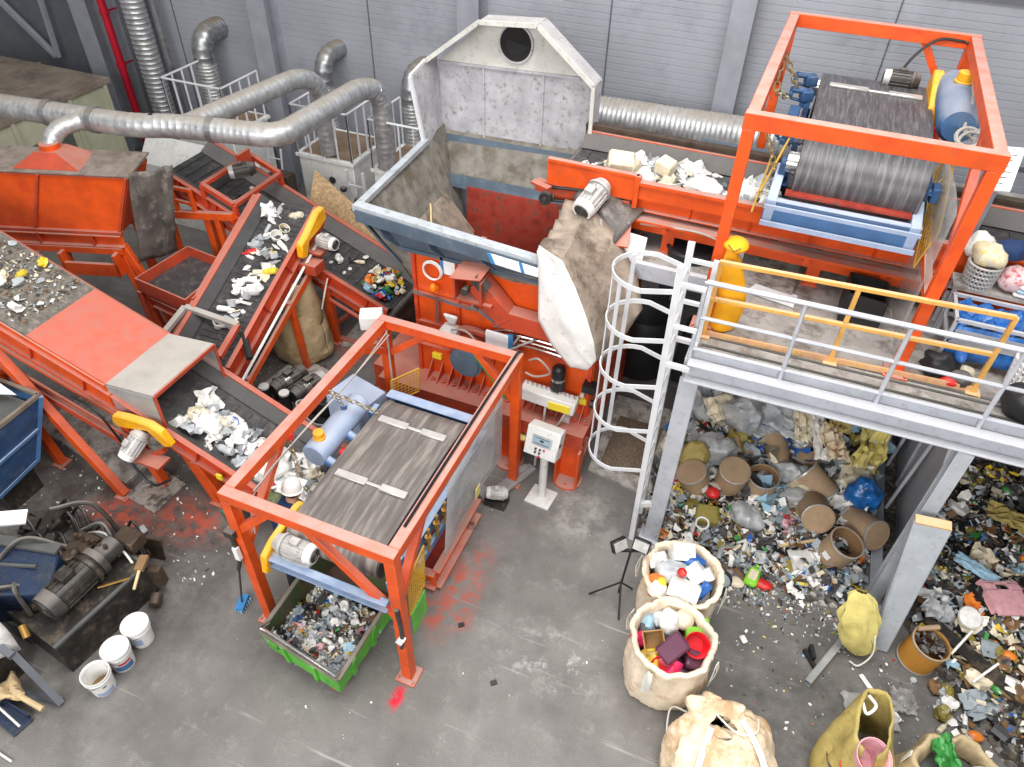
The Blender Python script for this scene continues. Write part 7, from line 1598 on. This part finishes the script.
blob('crumpled_pot', 'white crumpled pot at the top of the bag of coloured pots', 'pot', (.14, 4.56, .78), (.12, .15, .12), 'waste_white', 61, .25)
blob('crumpled_pot', 'cream crumpled pot beside the white crumpled one', 'pot', (.28, 4.66, .78), (.11, .11, .1), 'waste_cream', 63, .25)
pot('black tray behind the purple planter in the bag of coloured pots', (.12, 4.38, .7), (.3, .2, .2), 'box', 'black_plastic', (.28, .14, .14), 'tray')
pot('magenta-red tub at the left edge of the bag of coloured pots', (-.17, 4.22, .66), (.3, -.6, .4), 'box', 'pot_magenta', (.18, .16, .18), 'tub')
pot('yellow pot at the lower left of the bag of coloured pots', (0, 4.02, .7), (.6, -.3, .3), 'box', 'waste_yellow', (.18, .2, .16), 'pot')
pot('red flat lid at the front of the bag of coloured pots', (.16, 3.94, .72), (.6, 0, 0), 'pot', 'pot_red', (.13, .04), 'lid')
pot('dull red tub between the yellow and magenta pots in the bag of coloured pots', (.1, 4.06, .68), (.4, .2, .2), 'box', 'pot_red', (.2, .18, .16), 'tub')
pot('dark grey tub at the left behind the gold-brown pot in the bag of coloured pots', (-.12, 4.34, .68), (.3, .1, .5), 'box', 'waste_dark_grey', (.2, .2, .14), 'tub')
pot('plum box at the right below the red bowl in the bag of coloured pots', (.46, 4.2, .68), (.3, .3, .2), 'box', 'pot_purple', (.2, .2, .16), 'box')
I1 = 'in the bag of white canisters'
for lab, c, rot, s in (('white canister at the top of the bag of white canisters', (.06, 5.5, .84), (.5, .1, .4), (.26, .2, .3)), ('white canister at the right of the bag of white canisters', (.3, 5.26, .86), (.7, .3, -.6), (.22, .18, .3)), ('large white canister at the front of the bag of white canisters', (.2, 4.98, .84), (.9, .1, 0), (.34, .2, .22)),
                       ('white canister with printing at the left of the bag of white canisters', (-.18, 5.3, .8), (.4, -.4, .4), (.2, .16, .24)), ('narrow white canister at the right edge of the bag of white canisters', (.42, 5.3, .84), (.6, .5, -.7), (.14, .14, .3))):
    pot(lab, c, rot, 'jug', 'waste_white', s, 'canister')
pot('orange pot at the left of the bag of white canisters', (-.16, 5.02, .86), (2.7, -.4, 0), 'pot', 'waste_orange', (.12, .2), 'pot')
pot('royal blue bottle at the lower right of the bag of white canisters', (.42, 5.06, .84), (1.1, .3, -.3), 'box', 'waste_blue', (.11, .24, .09), 'bottle')
pot('yellow bottle beside the orange pot in the bag of white canisters', (-.06, 4.92, .84), (.6, .2, .5), 'box', 'waste_yellow', (.1, .2, .1), 'bottle')
blob('crumpled_film', 'pale crumpled film in the middle of the bag of white canisters', 'film', (.02, 5.2, .82), (.2, .16, .1), 'waste_pale_grey', 71, .35)
blob('crumpled_film', 'blue crumpled film near the top of the bag of white canisters', 'film', (.2, 5.42, .84), (.14, .1, .08), 'waste_blue', 73, .35)
pot('small white tub at the lower left of the bag of white canisters', (-.08, 4.88, .9), (2.9, .2, 0), 'pot', 'waste_white', (.11, .1), 'tub')
pot('small red lid in the middle of the bag of white canisters', (.12, 5.14, .92), (.3, .2, 0), 'pot', 'waste_red', (.05, .04), 'lid')
# slumped bag
t = thing('big_bag', 'slumped cream woven big bag with its top gathered shut, at the bottom edge', 'bag', (1.06, 3.6, 0)); t['group'] = 'woven big bags in the foreground'
rg = []
BX = 1.06
for i in range(30):
    v = i/29; row = []
    for k in range(97):
        a = 2*PI*k/96; r = .57*math.cos(min(v, .96)*PI/2)**.55
        nv = V((math.cos(a)*1.6, math.sin(a)*1.6, v*2.2)); fold = .16*mnoise.noise(nv)+.1*abs(mnoise.noise(nv*2.3+V((4, 0, 0))))-.05*abs(mnoise.noise(nv*4.5))
        w_ = 1+fold+.035*math.sin(6*a+7*v)
        row.append((BX+r*w_*math.cos(a)-.16*v, 3.5+r*w_*1.0*math.sin(a)+.22*v, max(.68*math.sin(v*PI/2)**.9+.3*fold*math.sin(PI*v), 0)))
    rg.append(row)
b = MB(); b.grid(rg); b.build('woven_body', 'bag_cream', t, thick=.012)
b = MB(); rg = []
for i in range(8):
    row = []
    for k in range(65):
        a = 2*PI*k/64; q = .31-.033*i+.025*math.sin(7*a+i*.7)+.05*mnoise.noise(V((math.cos(a)*3, math.sin(a)*3, i*.3))); row.append((BX-.2+q*1.1*math.cos(a), 3.84+q*.75*math.sin(a), .6+.045*i-.009*i*i+.03*math.sin(3*a)+.03*mnoise.noise(V((math.cos(a)*4, math.sin(a)*4, i*.5)))))
    rg.append(row)
b.grid(rg); b.build('gathered_neck', 'bag_cream', t, thick=.012)
b = MB()
for P in (smooth_path([(BX+.36, 3.12, .47), (BX+.32, 3.4, .62), (BX+.2, 3.62, .7), (BX, 3.86, .7)], 5), smooth_path([(BX-.3, 3.15, .5), (BX-.3, 3.4, .64), (BX-.27, 3.65, .72)], 5)):
    for s_, e_ in zip(P, P[1:]): b.bar(s_, e_, .06, .008)
b.build('strap', 'strap_white', t)
b = MB(); b.tube(smooth_path([(BX-.33, 3.9, .64), (BX-.05, 3.7, .73), (BX+.15, 3.78, .7), (BX+.17, 3.98, .6)]), .01, 5); b.tube(smooth_path([(BX-.5, 3.85, .45), (BX-.66, 3.95, .2), (BX-.62, 3.7, .02), (BX-.56, 3.5, .02)]), .01, 5); b.build('tie_cord', 'strap_white', t)
# olive open sack
t = thing('olive_sack', 'olive woven sack standing half open at the bottom edge with a pink tub inside', 'sack', (2.15, 4.0, 0))
rg = []
for i in range(18):
    v = i/17; row = []
    for k in range(65):
        op = .05+.5*max(0, v-.3); a = -PI/2+op+(2*PI-2*op)*k/64
        rx, ry = .4*(1-.62*v**1.5), .42*(1-.3*v); w_ = 1+.05*math.sin(4*a+5*v)+.1*mnoise.noise(V((math.cos(a)*2.5, math.sin(a)*2.5, v*2)))+.05*mnoise.noise(V((math.cos(a)*7, math.sin(a)*7, v*5)))
        row.append((2.27+rx*w_*math.cos(a)-.06*v, 3.98+ry*w_*math.sin(a)+.22*v, .98*v+.1*math.sin(a)*v))
    rg.append(row)
b = MB(); b.grid(rg); b.build('woven_body', 'bag_olive', t, thick=.02)
b = MB(); b.lathe([(0, .45), (.34, .45)], 28, (2.27, 4.0, 0)); b.build('fill_level', 'dark_oily', t)
b = MB(); b.tube(smooth_path([(2.08, 4.34, 1.0), (2.14, 4.26, .95), (2.2, 4.33, 1.02), (2.12, 4.4, 1.05)]), .016, 6); b.build('tie', 'strap_white', t)
pot('lilac pink tub inside the olive woven sack', (2.2, 3.98, .6), (.3, .1, .2), 'pot', 'waste_pink', (.16, .3), 'tub'); pot('blue pot at the bottom of the olive sack opening', (2.36, 3.94, .5), (.4, .2, .2), 'pot', 'waste_blue', (.1, .2), 'pot'); pot('red pot at the bottom left of the olive sack opening', (2.14, 3.92, .48), (.4, -.2, .2), 'pot', 'waste_red', (.1, .16), 'pot')
big_bag('tan woven big bag lined with green film cut off by the bottom right corner', (3.08, 4.1), .42, .75, 'bag_brown', .92, 4.0, fold=.06)
sheet('bright green film lining in the tan bag at the bottom right', (2.95, 4.22, .72), .2, .45, (.3, -.5, .3), 'waste_green', 81, amp=.08)
pot('dark grey tub in the tan bag at the bottom right', (3.2, 4.05, .6), (.3, .3, 0), 'pot', 'waste_dark_grey', (.12, .2), 'tub')
for c, lab, m_ in (((3.05, 3.95, .62), 'cream crumpled sheet in the tan bag at the bottom right', 'waste_cream'), ((3.3, 4.2, .62), 'pale grey crumpled sheet in the tan bag at the bottom right', 'waste_pale_grey')): blob('crumpled_sheet', lab, 'crumpled sheet', c, (.15, .13, .1), m_, int(c[0]*10), .35)
blob('cream_rag', 'pale rag lying left of the tan bag at the bottom edge', 'rag', (2.62, 4.2, .1), (.16, .14, .1), 'bag_cream', 91, .3)

# ------------------------------------------------------------------ floor clutter on the right
t = thing('work_light', 'black tripod work light with two lamp heads left of the big bags', 'work light', (-.52, 5.15, 0))
b = MB(); b.tube([(-.52, 5.15, .12), (-.48, 5.16, 1.0)], .014, 8); b.build('pole', 'black_plastic', t)
for e in ((-.86, 5.06, 0), (-.38, 5.34, 0), (-.42, 4.86, 0)): b = MB(); b.tube([(-.515, 5.15, .34), e], .012, 6); b.build('leg', 'black_plastic', t)
b = MB(); b.bar((-.62, 5.1, 1.0), (-.34, 5.2, 1.02), .03); b.build('cross_bar', 'black_plastic', t)
for c, rz in (((-.62, 5.12, 1.08), .9), ((-.38, 5.2, 1.1), -.1)):
    b = MB(); b.obox(c, (.2, .07, .15), (-.5, 0, rz)); h_ = b.build('lamp_head', 'black_plastic', t, bevel=.01)
    R = Euler((-.5, 0, rz)).to_matrix(); b = MB(); b.obox(V(c)+R @ V((0, -.038, 0)), (.17, .006, .12), mtx=R); b.build('lamp_glass', 'cast_grey', h_)
t = thing('black_bucket', 'black bucket standing right of the bag of white canisters', 'bucket', (.6, 5.72, 0)); b = MB(); b.lathe([(0, .005), (.1, .005), (.13, .3), (.138, .3), (.138, .285), (.125, .28), (.1, .015), (0, .015)], 24, (.6, 5.72, 0)); b.build('pail', 'black_plastic', t); b = MB(); b.lathe([(0, .25), (.12, .25)], 24, (.6, 5.72, 0)); b.build('contents', 'waste_clear_grey', t)
b = MB(); b.lathe([(0, 0), (.11, 0), (.11, .3), (0, .3)], 20, (.3, 5.85, .12), Euler((1.4, 0, 1.2)).to_matrix()); tag(b.build('brown_tub', 'ochre_drum', loc=(.3, 5.85, .1)), 'orange-brown tub lying behind the bag of white canisters', 'tub')
t = thing('yellow_bottle', 'yellow-green bottle with printed label lying at the front of the left heap', 'bottle', (.98, 6.05, .05)); b = MB(); b.obox((.98, 6.05, .09), (.16, .27, .09), (.1, 0, -.15)); b.cyl((1.0, 6.19, .1), (1.02, 6.26, .1), .03, n=12); b.build('bottle_body', 'pot_lime', t, bevel=.03); b = MB(); b.obox((.98, 6.05, .138), (.1, .14, .006), (.1, 0, -.15)); b.build('label', 'waste_cream', t)
blob('red_packet', 'red crumpled packet beside the yellow-green bottle', 'packet', (1.12, 6.02, .06), (.12, .07, .05), 'waste_red', 101, .4)
blob('cream_packet', 'cream packet left of the yellow-green bottle', 'packet', (.82, 5.92, .05), (.1, .08, .05), 'waste_cream', 103, .3)
for c, s, m_, lab in (((1.02, 5.18, .03), (.07, .1, .04), 'waste_white', 'small white block alone on the floor right of the big bags'), ((2.65, 4.95, .03), (.12, .28, .04), 'waste_white', 'white rectangular bottle on the floor near the olive sack'), ((2.4, 5.2, .02), (.06, .2, .02), 'waste_white', 'white strip of foam on the floor by the clear wrap')):
    b = MB(); b.obox(c, s, (0, 0, .7)); tag(b.build('white_block', m_, bevel=.012, loc=c), lab, 'block')
sheet('clear plastic wrap lying flat on the floor near the olive sack', (2.45, 4.85, .05), .55, .4, (0, 0, .3), 'clear_thin', 111, amp=.05); sheet('dome of clear plastic packaging on the floor', (2.78, 5.1, .08), .25, .28, (0, 0, .2), 'clear_thin', 113, amp=.09)
b = MB(); b.tube(smooth_path([(2.5, 4.7, .02), (2.62, 4.75, .02), (2.66, 4.55, .02), (2.7, 4.45, .03)]), .018, 6); tag(b.build('black_strap', 'black_plastic', loc=(2.6, 4.6, 0)), 'black curved strap on the floor near the olive sack', 'strap')
b = MB(); b.obox((3.3, 4.78, .05), (.24, .12, .05), (0, 0, -.6)); tag(b.build('black_tray', 'black_plastic', bevel=.01, loc=(3.3, 4.78, 0)), 'black tray on the floor at the foot of the right heap', 'tray')
def floorR():
    while True:
        x, y = rnd.uniform(.5, 4.2), rnd.uniform(4.2, 6.1)
        if y < edge2(max(x, 2.9))+.1: return (x, y, .004)
small_stuff('floor_litter', 'specks of litter strewn over the floor right of the big bags', 330, floorR, C1, .01, .045, (2, 5, 0))
def floorR2():
    x = rnd.uniform(2.9, 4.4); return (x, edge2(x)-abs(rnd.gauss(0, .3)), .006)
scatter(40, floorR2, {'fragment': 3, 'lid': 2, 'strip': 2, 'crumpled_sheet': 2, 'bottle': 1}, C1, .4, .8, 'strewn on the floor before the right heap', '', .2)
def floorH1():
    return (rnd.uniform(-.4, 2.2), 6.0-abs(rnd.gauss(0, .25)), .004)
small_stuff('floor_litter', 'fine litter trailing in front of the left heap', 700, floorH1, C1, .01, .06, (1, 5.9, 0))
def floorL():
    return (rnd.uniform(-9, -5.3), rnd.uniform(3.2, 7.5), .004)
small_stuff('floor_litter', 'pale specks of litter on the floor under the left conveyors', 650, floorL, {'white': 5, 'cream': 3, 'pale grey': 2, 'dark grey': 1}, .012, .05, (-7, 5, 0))
def floorM():
    return (rnd.uniform(-5, .5), rnd.uniform(2.2, 6.5), .003)
small_stuff('floor_litter', 'few white specks on the open floor between cart and bags', 70, floorM, {'white': 4, 'pale grey': 2, 'dark grey': 1}, .01, .035, (-2, 4, 0))
for c, lab in (((-2.14, 4.05, .01), 'black scrap on the floor right of the cage foot'), ((-1.5, 3.55, .01), 'small black scrap on the open floor')):
    b = MB(); b.obox(c, (.07, .05, .02), (0, 0, .7)); tag(b.build('black_scrap', 'black_plastic', loc=c), lab, 'scrap')
t = thing('broom', 'broom with a thin dark handle and blue head by the front left cage post', 'broom', (-4.68, 3.25, 0))
b = MB(); b.tube([(-4.68, 3.25, .1), (-4.4, 3.2, 1.15)], .013, 6); b.build('handle', 'dark_motor', t); b = MB(); b.obox((-4.68, 3.25, .08), (.1, .2, .05), (0, 0, .3)); b.build('head', 'label_blue', t); b = MB()
for k in range(18): x = -4.72+.08*(k % 3)/2; y = 3.16+.18*(k//3)/5; b.tube([(x, y, .06), (x*1.0, y, .0)], .012, 4)
b.build('bristles', 'waste_pale_blue', t)
# ------------------------------------------------------------------ hydraulic pump unit, tipping bin and buckets at the lower left
t = thing('hydraulic_unit', 'dark oily hydraulic power unit with a motor on its tank at the lower left', 'pump unit', (-6.0, 2.4, 0))
q = [V((-5.8, 1.72, 0)), V((-5.66, 2.92, 0)), V((-6.55, 3.05, 0)), V((-6.7, 1.85, 0))]; up_ = V((0, 0, .55))
b = MB(); vs = [tuple(p) for p in q]+[tuple(p+up_) for p in q]; b.raw(vs, [(3, 2, 1, 0), (4, 5, 6, 7), (0, 1, 5, 4), (1, 2, 6, 5), (2, 3, 7, 6), (3, 0, 4, 7)]); b.build('tank', 'dark_oily', t, bevel=.01)
b = MB(); 
for p, e in ((q[0], q[1]), (q[1], q[2])): b.bar(p+up_, e+up_, .04, .03)
b.build('tank_edge', 'cabin_dark', t)
d = V((.05, .95, 0)).normalized(); c = V((-6.05, 2.3, .78))
motor(t, c, -d, .75, .17, body='dark_oily', fan='dark_motor')
b = MB(); b.cyl(c+d*.38, c+d*.62, .13, n=20); b.cyl(c+d*.3, c+d*.38, .19, n=20); b.build('pump', 'dark_motor', t)
b = MB(); b.obox(c+d*.75+V((.02, .02, -.1)), (.3, .22, .18)); b.obox((-6.35, 2.75, .7), (.3, .3, .26)); b.obox((-6.4, 2.4, .66), (.22, .3, .22)); b.cyl((-6.3, 2.55, .6), (-6.3, 2.55, .9), .08, n=14); b.build('valve_block', 'oily_brown', t, bevel=.015)
b = MB()
for k in range(6): b.cyl((-6.42+.09*k, 2.78, .8), (-6.42+.09*k, 2.78, .92+.03*(k % 2)), .025, n=8)
b.ball((-6.28, 2.6, .86), (.06, .06, .06), 12, 8); b.cyl((-6.52, 2.05, .62), (-6.3, 1.98, .62), .04, n=10); b.build('brass_fitting', 'oily_brown', t)
b = MB()
for P in ([(-6.9, 2.0, .9), (-6.7, 2.4, 1.15), (-6.35, 2.6, .95)], [(-7.0, 1.75, .8), (-6.6, 1.9, .95), (-6.4, 2.2, .75)], [(-6.5, 2.9, .8), (-6.2, 3.0, .95), (-5.95, 2.85, .65)], [(-6.6, 2.2, .7), (-6.5, 2.0, .9), (-6.3, 1.9, .6)], [(-6.9, 2.9, 1.0), (-6.6, 3.2, .9), (-6.3, 3.2, .3)]): b.tube(smooth_path(P), .028, 7)
b.build('hose', 'dark_motor', t)
b = MB(); b.tube(smooth_path([(-6.5, 2.92, .72), (-6.25, 2.98, .78), (-5.95, 2.92, .66), (-5.78, 2.86, .6)]), .014, 6); b.build('white_cable', 'strap_white', t)
b = MB(); b.cyl((-5.68, 2.7, .57), (-5.9, 2.45, .6), .015, n=6); b.build('dipstick', 'brass', t)
b = MB(); b.obox((-5.62, 2.96, .3), (.16, .1, .3), (0, 0, .3)); b.cyl((-5.56, 2.82, .12), (-5.5, 2.7, .1), .07, n=12); b.build('drain_valve', 'oily_brown', t)
t.location.x -= .1; t.location.y += .1
t = thing('oily_plate', 'oily brown metal plate standing behind the hydraulic unit', 'plate', (-6.3, 3.35, 0)); b = MB(); b.slab([(-6.55, 3.3, .02), (-6.0, 3.4, .02), (-6.0, 3.45, .35), (-6.55, 3.35, .35)], .02); b.build('plate', 'oily_brown', t)
t = thing('hand_brush', 'worn brown brush lying on the front corner of the hydraulic unit', 'brush', (-5.72, 2.98, .57)); b = MB(); b.obox((-5.78, 3.0, .6), (.1, .2, .05), (0, 0, .4)); b.build('bristles', 'card_in', t); b = MB(); b.bar((-5.74, 2.92, .6), (-5.62, 2.7, .58), .03, .02); b.build('handle', 'wood_pale', t)
t = thing('blue_machine', 'dark blue dented machine body at the left edge beside the hydraulic unit', 'machine', (-7.2, 2.4, 0))
b = MB(); vs = [(-6.4, 2.58, 1.0), (-7.9, 2.2, 1.05), (-7.5, 1.5, 1.0), (-6.28, 2.2, .8), (-6.4, 2.58, .35), (-7.9, 2.2, .35), (-7.5, 1.5, .3), (-6.28, 2.2, .35)]; b.raw(vs, [(0, 1, 2, 3), (7, 6, 5, 4), (0, 4, 5, 1), (1, 5, 6, 2), (2, 6, 7, 3), (3, 7, 4, 0)]); b.build('body', 'navy_blue', t, bevel=.02)
b = MB(); b.bar((-6.42, 2.6, 1.03), (-7.9, 2.24, 1.08), .12, .04); b.bar((-6.5, 2.35, 1.0), (-7.7, 1.9, 1.04), .03, .03); b.box(-7.3, -6.6, 1.9, 2.4, 0, .35); b.build('frame', 'cabin_dark', t)
b = MB(); b.obox((-7.0, 2.15, 1.06), (.16, .12, .01), (0, 0, .4)); b.build('plate', 'waste_cream', t)
t = thing('grey_housing', 'curved pale grey casing in front of the blue machine at the left edge', 'casing', (-6.6, 1.6, 0))
b = MB(); 
P = smooth_path([(-6.9, 1.75, 1.0), (-6.55, 1.75, 1.02), (-6.3, 1.72, .85), (-6.15, 1.66, .62)], 4)
b.grid([[p+V((-.05*j, -.08*j, .02*math.sin(PI*j/5))) for j in range(6)] for p in P]); b.build('shell', 'cast_grey', t, thick=.03)
b = MB(); b.box(-6.9, -6.4, 1.4, 1.7, 0, .75); b.build('base', 'dark_oily', t)
b = MB(); b.cyl((-6.22, 1.82, .8), (-6.12, 1.76, .72), .04, n=10); b.build('nozzle', 'brass', t)
t = thing('steel_frame_bar', 'grey rusty frame bars reaching from the left edge to the floor by the open bucket', 'frame', (-5.9, 1.5, 0))
b = MB(); b.bar((-6.9, 1.62, .82), (-6.1, 1.55, .7), .07); b.bar((-6.15, 1.58, .7), (-5.72, 1.5, .05), .07); b.bar((-5.72, 1.52, .04), (-6.7, 1.3, .04), .07); b.build('bar', 'column_dark', t)
b = MB(); b.torus((-6.5, 1.55, .7), .2, .02, 24, 6, Euler((.6, .3, 0)).to_matrix()); b.build('hose_loop', 'hose_grey', t)
t = thing('hand_broom', 'pale straw hand broom lying at the lower left', 'broom', (-6.0, 1.3, .1))
b = MB(); b.grid([[(-6.05-.3*i/6, 1.36+(j/8-.5)*(.04+.3*i/6)+.01*math.sin(9*j), .2+.03*math.sin(5*j+i)) for j in range(9)] for i in range(7)]); b.build('bristles', 'wood_pale', t, thick=.05); b = MB(); b.tube([(-6.08, 1.36, .2), (-5.78, 1.36, .14)], .03, 8); b.build('handle', 'wood_pale', t)
t = thing('dustpan', 'dark blue metal dustpan with a pale rod on the floor at the lower left', 'dustpan', (-6.0, 1.2, 0)); b = MB(); b.slab([(-6.3, 1.28, .08), (-5.86, 1.26, .02), (-5.9, 1.05, .02), (-6.25, 1.1, .06)], .012); b.bar((-6.3, 1.28, .1), (-5.9, 1.26, .06), .02, .06); b.build('pan', 'navy_blue', t); b = MB(); b.tube([(-6.5, 1.24, .14), (-5.88, 1.14, .1)], .012, 6); b.build('rod', 'strap_white', t)
b = MB(); b.tube([(-6.05, .88, .02), (-5.72, .86, .02)], .012, 6); b.ball((-6.05, .88, .02), (.02, .02, .02), 8, 6); tag(b.build('steel_rod', 'strap_white', loc=(-5.9, .87, 0)), 'short pale metal rod lying on the floor below the dustpan', 'rod')
t = thing('red_crate', 'dark red plastic lattice crate at the left edge', 'crate', (-6.7, 1.1, 0)); b = MB()
for k in range(8): b.bar((-6.95+.07*k, 1.28, .05), (-6.95+.07*k, 1.28, .4), .02, .015, up=(0, 1, 0)); b.bar((-6.42, .8+.06*k, .05), (-6.42, .8+.06*k, .4), .02, .015, up=(1, 0, 0)); b.bar((-6.95+.07*k, .8, .4), (-6.95+.07*k, 1.28, .4), .02, .02)
for z in (.05, .17, .29, .4): b.bar((-6.98, 1.28, z), (-6.4, 1.28, z), .02, .03); b.bar((-6.42, .78, z), (-6.42, 1.28, z), .02, .03)
for k in range(7): b.bar((-6.98, .82+.07*k, .4), (-6.4, .82+.07*k, .4), .02, .02)
b.build('lattice', 'crate_red', t)
t = thing('scrap_clutter', 'dark jumble of hoses and metal parts between the blue bin and the pump unit', 'clutter', (-7.2, 3.1, 0)); b = MB()
for k in range(46):
    x, y = rnd.uniform(-8.0, -6.6), rnd.uniform(2.55, 3.4)
    if rnd.random() < .5: b.obox((x, y, rnd.uniform(.05, .3)), (rnd.uniform(.05, .35), rnd.uniform(.05, .2), rnd.uniform(.03, .2)), (rnd.uniform(-.3, .3), rnd.uniform(-.3, .3), rnd.uniform(0, 6)))
    else: b.tube(smooth_path([(x, y, .1), (x+.2, y+.1, rnd.uniform(.1, .5)), (x+.45, y-.05, .06)], 4), .02, 6)
b.build('parts', 'dark_oily', t); tag(t, t['label'], 'clutter', kind='stuff')
b = MB(); b.obox((-7.35, 2.75, .95), (.3, .2, .03), (.1, .2, .7)); tag(b.build('paper_pad', 'label_white', loc=(-7.35, 2.75, .9)), 'white paper pad on the dark jumble at the left edge', 'paper')
b = MB(); b.slab([(-6.75, 3.35, .02), (-6.6, 3.3, .02), (-6.5, 3.65, .05), (-6.62, 3.7, .05)], .02); tag(b.build('clear_strip', 'waste_pale_grey', loc=(-6.6, 3.5, 0)), 'pale crumpled strip on the dark floor behind the pump unit', 'strip')
t = thing('tipping_bin', 'blue steel tipping bin with a grey rim at the left edge under the orange legs', 'bin', (-8.8, 3.7, 0))
tp = [V((-8.12, 4.1, 1.5)), V((-8.08, 3.1, 1.5)), V((-9.6, 3.1, 1.5)), V((-9.6, 4.1, 1.5))]; bt = [V((-8.28, 3.75, .55)), V((-8.25, 3.1, .5)), V((-9.4, 3.1, .5)), V((-9.4, 3.75, .5))]
b = MB()
for i in range(4): j = (i+1) % 4; b.slab([tp[i], tp[j], bt[j], bt[i]], .02)
b.slab(bt, .02); b.build('wall', 'blue_deep', t)
b = MB()
for i in range(4): b.bar(tp[i], tp[(i+1) % 4], .05, .05)
b.build('rim', 'rim_worn', t)
b = MB(); b.bar(tp[0]-V((-.02, 0, .02)), bt[0], .06, .05); b.bar(tp[0].lerp(bt[0], .5)+V((.02, 0, 0)), tp[1].lerp(bt[1], .5)+V((.02, 0, 0)), .04, .04); b.bar(bt[0], bt[1], .05, .05); b.build('stiffener', 'blue_steel', t)
b = MB(); b.box(-9.3, -8.4, 3.2, 3.7, .0, .5); b.build('fork_base', 'dark_oily', t)
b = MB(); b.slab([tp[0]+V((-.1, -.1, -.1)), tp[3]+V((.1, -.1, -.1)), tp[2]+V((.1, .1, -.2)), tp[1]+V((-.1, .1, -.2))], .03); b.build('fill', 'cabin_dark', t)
b = MB(); b.slab([(-8.3, 3.95, 1.56), (-8.9, 4.05, 1.62), (-9.2, 3.8, 1.6), (-8.6, 3.85, 1.55)], .02); tag(b.build('white_sheet', 'label_white', loc=(-8.7, 3.9, 1.55)), 'white sheet lying over the rear rim of the blue tipping bin', 'sheet')
def bucket(lab, c, lid, marks, tint='white_paint'):
    t = thing('paint_bucket', lab, 'bucket', c, 'white buckets beside the pump unit'); c = V(c); r = .143; h = .33; b = MB()
    b.lathe([(0, .004), (r*.82, .004), (r*.97, h*.8), (r*1.04, h*.8), (r*1.04, h*.84), (r, h*.86), (r, h), (r*1.05, h), (r*1.05, h-.02), (r*.94, h-.02), (r*.8, .02), (0, .02)], 32, c); b.build('pail', tint, t)
    if lid:
        b = MB(); b.lathe([(0, h+.008), (r*.84, h+.008), (r*.88, h+.018), (r*1.07, h+.018), (r*1.07, h-.025), (r*1.03, h-.025)], 32, c); b.lathe([(r*.5, h+.009), (r*.52, h+.013), (r*.54, h+.009)], 28, c); b.build('lid', tint, t)
    else:
        b = MB(); b.lathe([(0, .06), (r*.84, .06)], 24, c); b.build('residue', 'cream_mud' if 'cream_mud' in M else 'card_in', t); b = MB(); b.ball(c+V((.03, .03, .08)), (.06, .05, .04), 10, 6); b.build('rag', 'bag_olive', t)
    for m_, a0, a1, z0, z1 in marks:
        b = MB(); b.grid([[c+V((r*(.83+.14*z/(h*.8))*1.012*math.cos(a0+(a1-a0)*k/8), r*(.83+.14*z/(h*.8))*1.012*math.sin(a0+(a1-a0)*k/8), z)) for k in range(9)] for z in (z0, z1)]); b.build('printed_label', m_, t)
    b = MB(); P = [c+V((r*1.08*math.cos(a), r*1.08*math.sin(a), h*.82-.06*abs(math.sin((a+.6)*1)))) for a in [-.6-PI+PI*k/14 for k in range(15)]]; b.tube(P, .005, 5); b.build('wire_handle', 'steel_bright', t)
    return t
bucket('white paint bucket with a closed plain lid, farthest of three by the pump unit', (-5.47, 2.44, 0), True, [('blue_pale', -1.4, -.6, .08, .2)])
bucket('greyish lidded paint bucket with red and blue label, middle of three beside the pump unit', (-5.46, 2.13, 0), True, [('blue_steel', -1.3, .3, .04, .14), ('label_red', -.9, .2, .16, .2)], 'control_grey')
bucket('open white paint bucket with a little residue inside, nearest of three by the pump unit', (-5.45, 1.83, 0), False, [('blue_pale', -1.2, .3, .02, .1), ('black_plastic', -.5, -.2, .18, .2)])
# ------------------------------------------------------------------ pieces that stand apart become parts of their own
def islands_of(me):
    n = len(me.vertices); par = list(range(n))
    def find(a):
        while par[a] != a: par[a] = par[par[a]]; a = par[a]
        return a
    for e in me.edges:
        a, c = find(e.vertices[0]), find(e.vertices[1])
        if a != c: par[a] = c
    g = {}
    for i in range(n): g.setdefault(find(i), []).append(i)
    boxes = []
    for vs in g.values():
        co = [me.vertices[i].co for i in vs]; boxes.append([[min(c[k] for c in co) for k in range(3)], [max(c[k] for c in co) for k in range(3)], set(vs)])
    merged = True; m_ = .012
    while merged:
        merged = False
        for i in range(len(boxes)):
            for j in range(i+1, len(boxes)):
                A, B = boxes[i], boxes[j]
                if all(A[0][k]-m_ <= B[1][k] and B[0][k]-m_ <= A[1][k] for k in range(3)):
                    A[0] = [min(A[0][k], B[0][k]) for k in range(3)]; A[1] = [max(A[1][k], B[1][k]) for k in range(3)]; A[2] |= B[2]; boxes.pop(j); merged = True; break
            if merged: break
    return [b_[2] for b_ in boxes]
SKIP = {'fan_grille', 'lettering', 'chain', 'lattice', 'hydraulic_pipe'}
for o in list(bpy.data.objects):
    if o.type != 'MESH' or not o.parent or o.get('kind') or o.parent.get('kind') or o.name.split('.')[0] in SKIP or len(o.data.vertices) > 4000: continue
    groups = islands_of(o.data)
    if len(groups) < 2 or len(groups) > 16: continue
    src = o.data; base = o.name.split('.')[0]
    for gi, vs in enumerate(groups):
        bm = bmesh.new(); bm.from_mesh(src); bm.verts.ensure_lookup_table()
        bmesh.ops.delete(bm, geom=[v for v in bm.verts if v.index not in vs], context='VERTS')
        me = bpy.data.meshes.new(base); bm.to_mesh(me); bm.free()
        for m in src.materials:
            if len(me.materials) < len(src.materials): me.materials.append(m)
        if gi == 0: o.data = me
        else:
            c = o.copy(); c.data = me; COL.objects.link(c)
